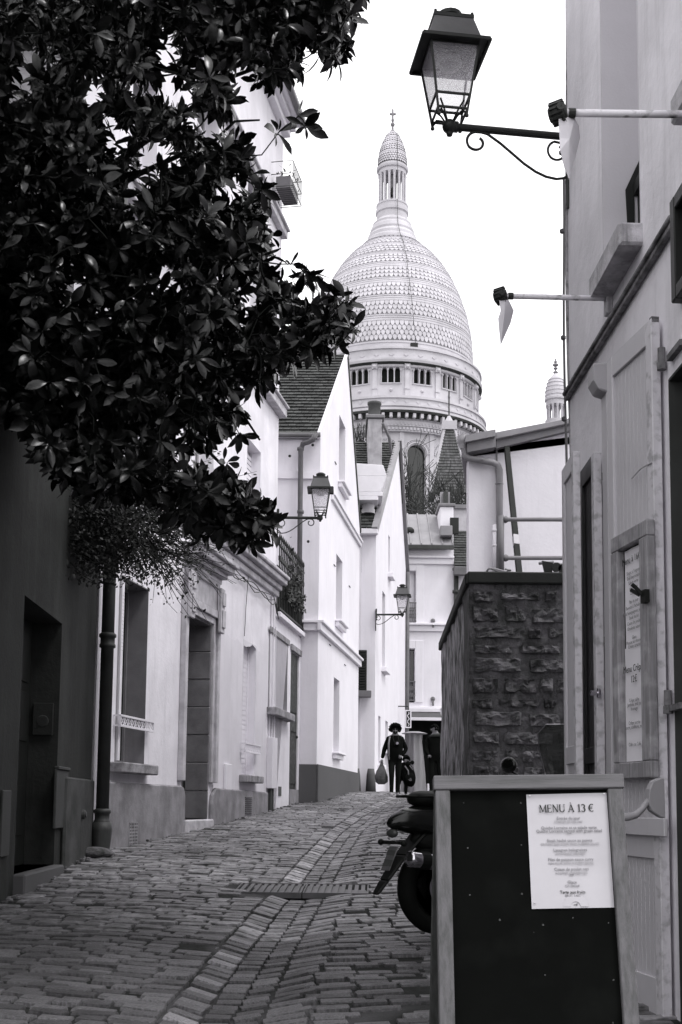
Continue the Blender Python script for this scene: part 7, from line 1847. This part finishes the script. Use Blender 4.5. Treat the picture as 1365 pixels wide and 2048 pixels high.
for i in order:
    p, tip = ros[i]
    best = min(nodes, key=lambda q: (q[0] - p).length_squared + (0 if q[0].x < p.x + .05 else .3))
    q = best[0]; d = p - q
    if d.length > .03:
        mid = q.lerp(p, .5) + V((RT.gauss(0, .03), RT.gauss(0, .03), -.03 + RT.gauss(0, .03))) * min(1, d.length * 2); r0 = min(best[1] * .8, .005 + .006 * d.length)
        tw.tube([q, mid, p], [r0, r0 * .8, .0042], 4, cap=False); nodes.append((p, .007)); nodes.append((mid, .008))
    ax = (d.normalized() * .9 + V((.25, -.25, .05)) + V((RT.gauss(0, .35), RT.gauss(0, .35), RT.gauss(0, .35)))).normalized() if d.length > .01 else V((.7, -.5, .2)).normalized()
    nl = RT.randrange(4, 10); a0 = RT.uniform(0, 6.28); e1_ = ax.orthogonal().normalized(); e2_ = ax.cross(e1_)
    for k in range(nl):
        a = a0 + k * 2.4; el = rad(RT.uniform(22, 105)); side = e1_ * math.cos(a) + e2_ * math.sin(a)
        dr = (ax * math.cos(el) + side * math.sin(el) + V((0, 0, -.22)) * RT.random()).normalized()
        nrm = (ax * math.sin(el) - side * math.cos(el) + V((RT.gauss(0, .25), RT.gauss(0, .25), RT.gauss(0, .25) + .25))); nrm = (nrm - dr * nrm.dot(dr)).normalized(); yv = nrm.cross(dr)
        L_ = RT.triangular(.06, .175, .12) * (1.0 if tip == 0 else .95); o_ = p - ax * RT.uniform(0, .05) + dr * .012
        leaves.append((RT.randrange(8), Matrix(((dr.x * L_, yv.x * L_, nrm.x * L_, o_.x), (dr.y * L_, yv.y * L_, nrm.y * L_, o_.y), (dr.z * L_, yv.z * L_, nrm.z * L_, o_.z), (0, 0, 0, 1)))))
tw.build('twigs', bark, tree, kind='stuff')
def lf_key(q):
    p = q[1].translation; d = p - EYE; xc, yc = d.dot(_r) / d.dot(_f), d.dot(_u) / d.dot(_f); px, py = PW / 2 + xc * FPX, PH / 2 + SHIFT * PH - yc * FPX
    return d.length + (50 if px < 0 or py < 0 else 0)
leaves.sort(key=lf_key)
lm = []
for v, f in LV:
    me = bpy.data.meshes.new('leaf'); me.from_pydata([tuple(q) for q in v], [], f); me.materials.append(leaf_m); me.polygons.foreach_set('use_smooth', [True] * len(f)); me.update(); lm.append(me)
Ti = Matrix.Translation(-V((-3.5, 8.6, .3)))
step = 1
for q in leaves[:296]:
    o = bpy.data.objects.new('leaf', lm[q[0]]); C.objects.link(o); o.parent = tree; o.matrix_local = Ti @ q[1]
b = MB()
for q in leaves[296:]: v, f = LV[q[0]]; b.add([q[1] @ p for p in v], f)
b.build('foliage', leaf_m, tree, smooth=True, kind='stuff')

# twiggy hanging shrub over the wall, below the magnolia
hs = thing('hanging_shrub', 'twiggy small leaved shrub hanging over the garden wall beside the drainpipe', 'shrub', (-2.9, 12.2, 4.6))
b = MB(); lb_ = MB(); root = at(170, 1000, 12.6)
for i in range(430):
    s0 = at(RT.uniform(90, 330), RT.uniform(940, 1110), RT.uniform(11.9, 13.2)); ang = RT.gauss(-.42, .45); ln = RT.uniform(.35, .95) * (1.15 if s0.x > -2.2 else .7)
    d = V((math.cos(ang), RT.gauss(0, .25), math.sin(ang))).normalized(); pts = [s0]
    for k in range(6): d = (d + V((RT.gauss(0, .1), RT.gauss(0, .1), RT.gauss(-.02, .12)))).normalized(); pts.append(pts[-1] + d * ln / 6)
    b.tube(pts, [.007 - .0008 * k for k in range(7)], 3, cap=False)
    for k in range(2, 7):
        for _ in range(1 + (s0.x < -2.1) * 3):
            if RT.random() < .55:
                p = pts[k] + V((RT.gauss(0, .03), RT.gauss(0, .04), RT.gauss(0, .03))); a = V((RT.gauss(0, 1), RT.gauss(0, 1), RT.gauss(0, 1))).normalized(); e = a.orthogonal().normalized(); r = RT.uniform(.012, .03); lb_.add([p, p + a * r + e * r * .6, p + a * 2 * r, p + a * r - e * r * .6], [(0, 1, 2, 3)])
for i in range(8500):
    x, y = RT.gauss(225, 70), RT.gauss(1040, 66)
    if y > 1175 or x < 20: continue
    p = at(x, y, RT.uniform(11.9, 13.3)); a = V((RT.gauss(0, 1), RT.gauss(0, 1), RT.gauss(0, 1))).normalized(); e = a.orthogonal().normalized(); r = RT.uniform(.014, .034); lb_.add([p, p + a * r + e * r * .6, p + a * 2 * r, p + a * r - e * r * .6], [(0, 1, 2, 3)])
b.build('stems', bark, hs, kind='stuff'); lb_.build('leaves', leaf_s, hs, kind='stuff')
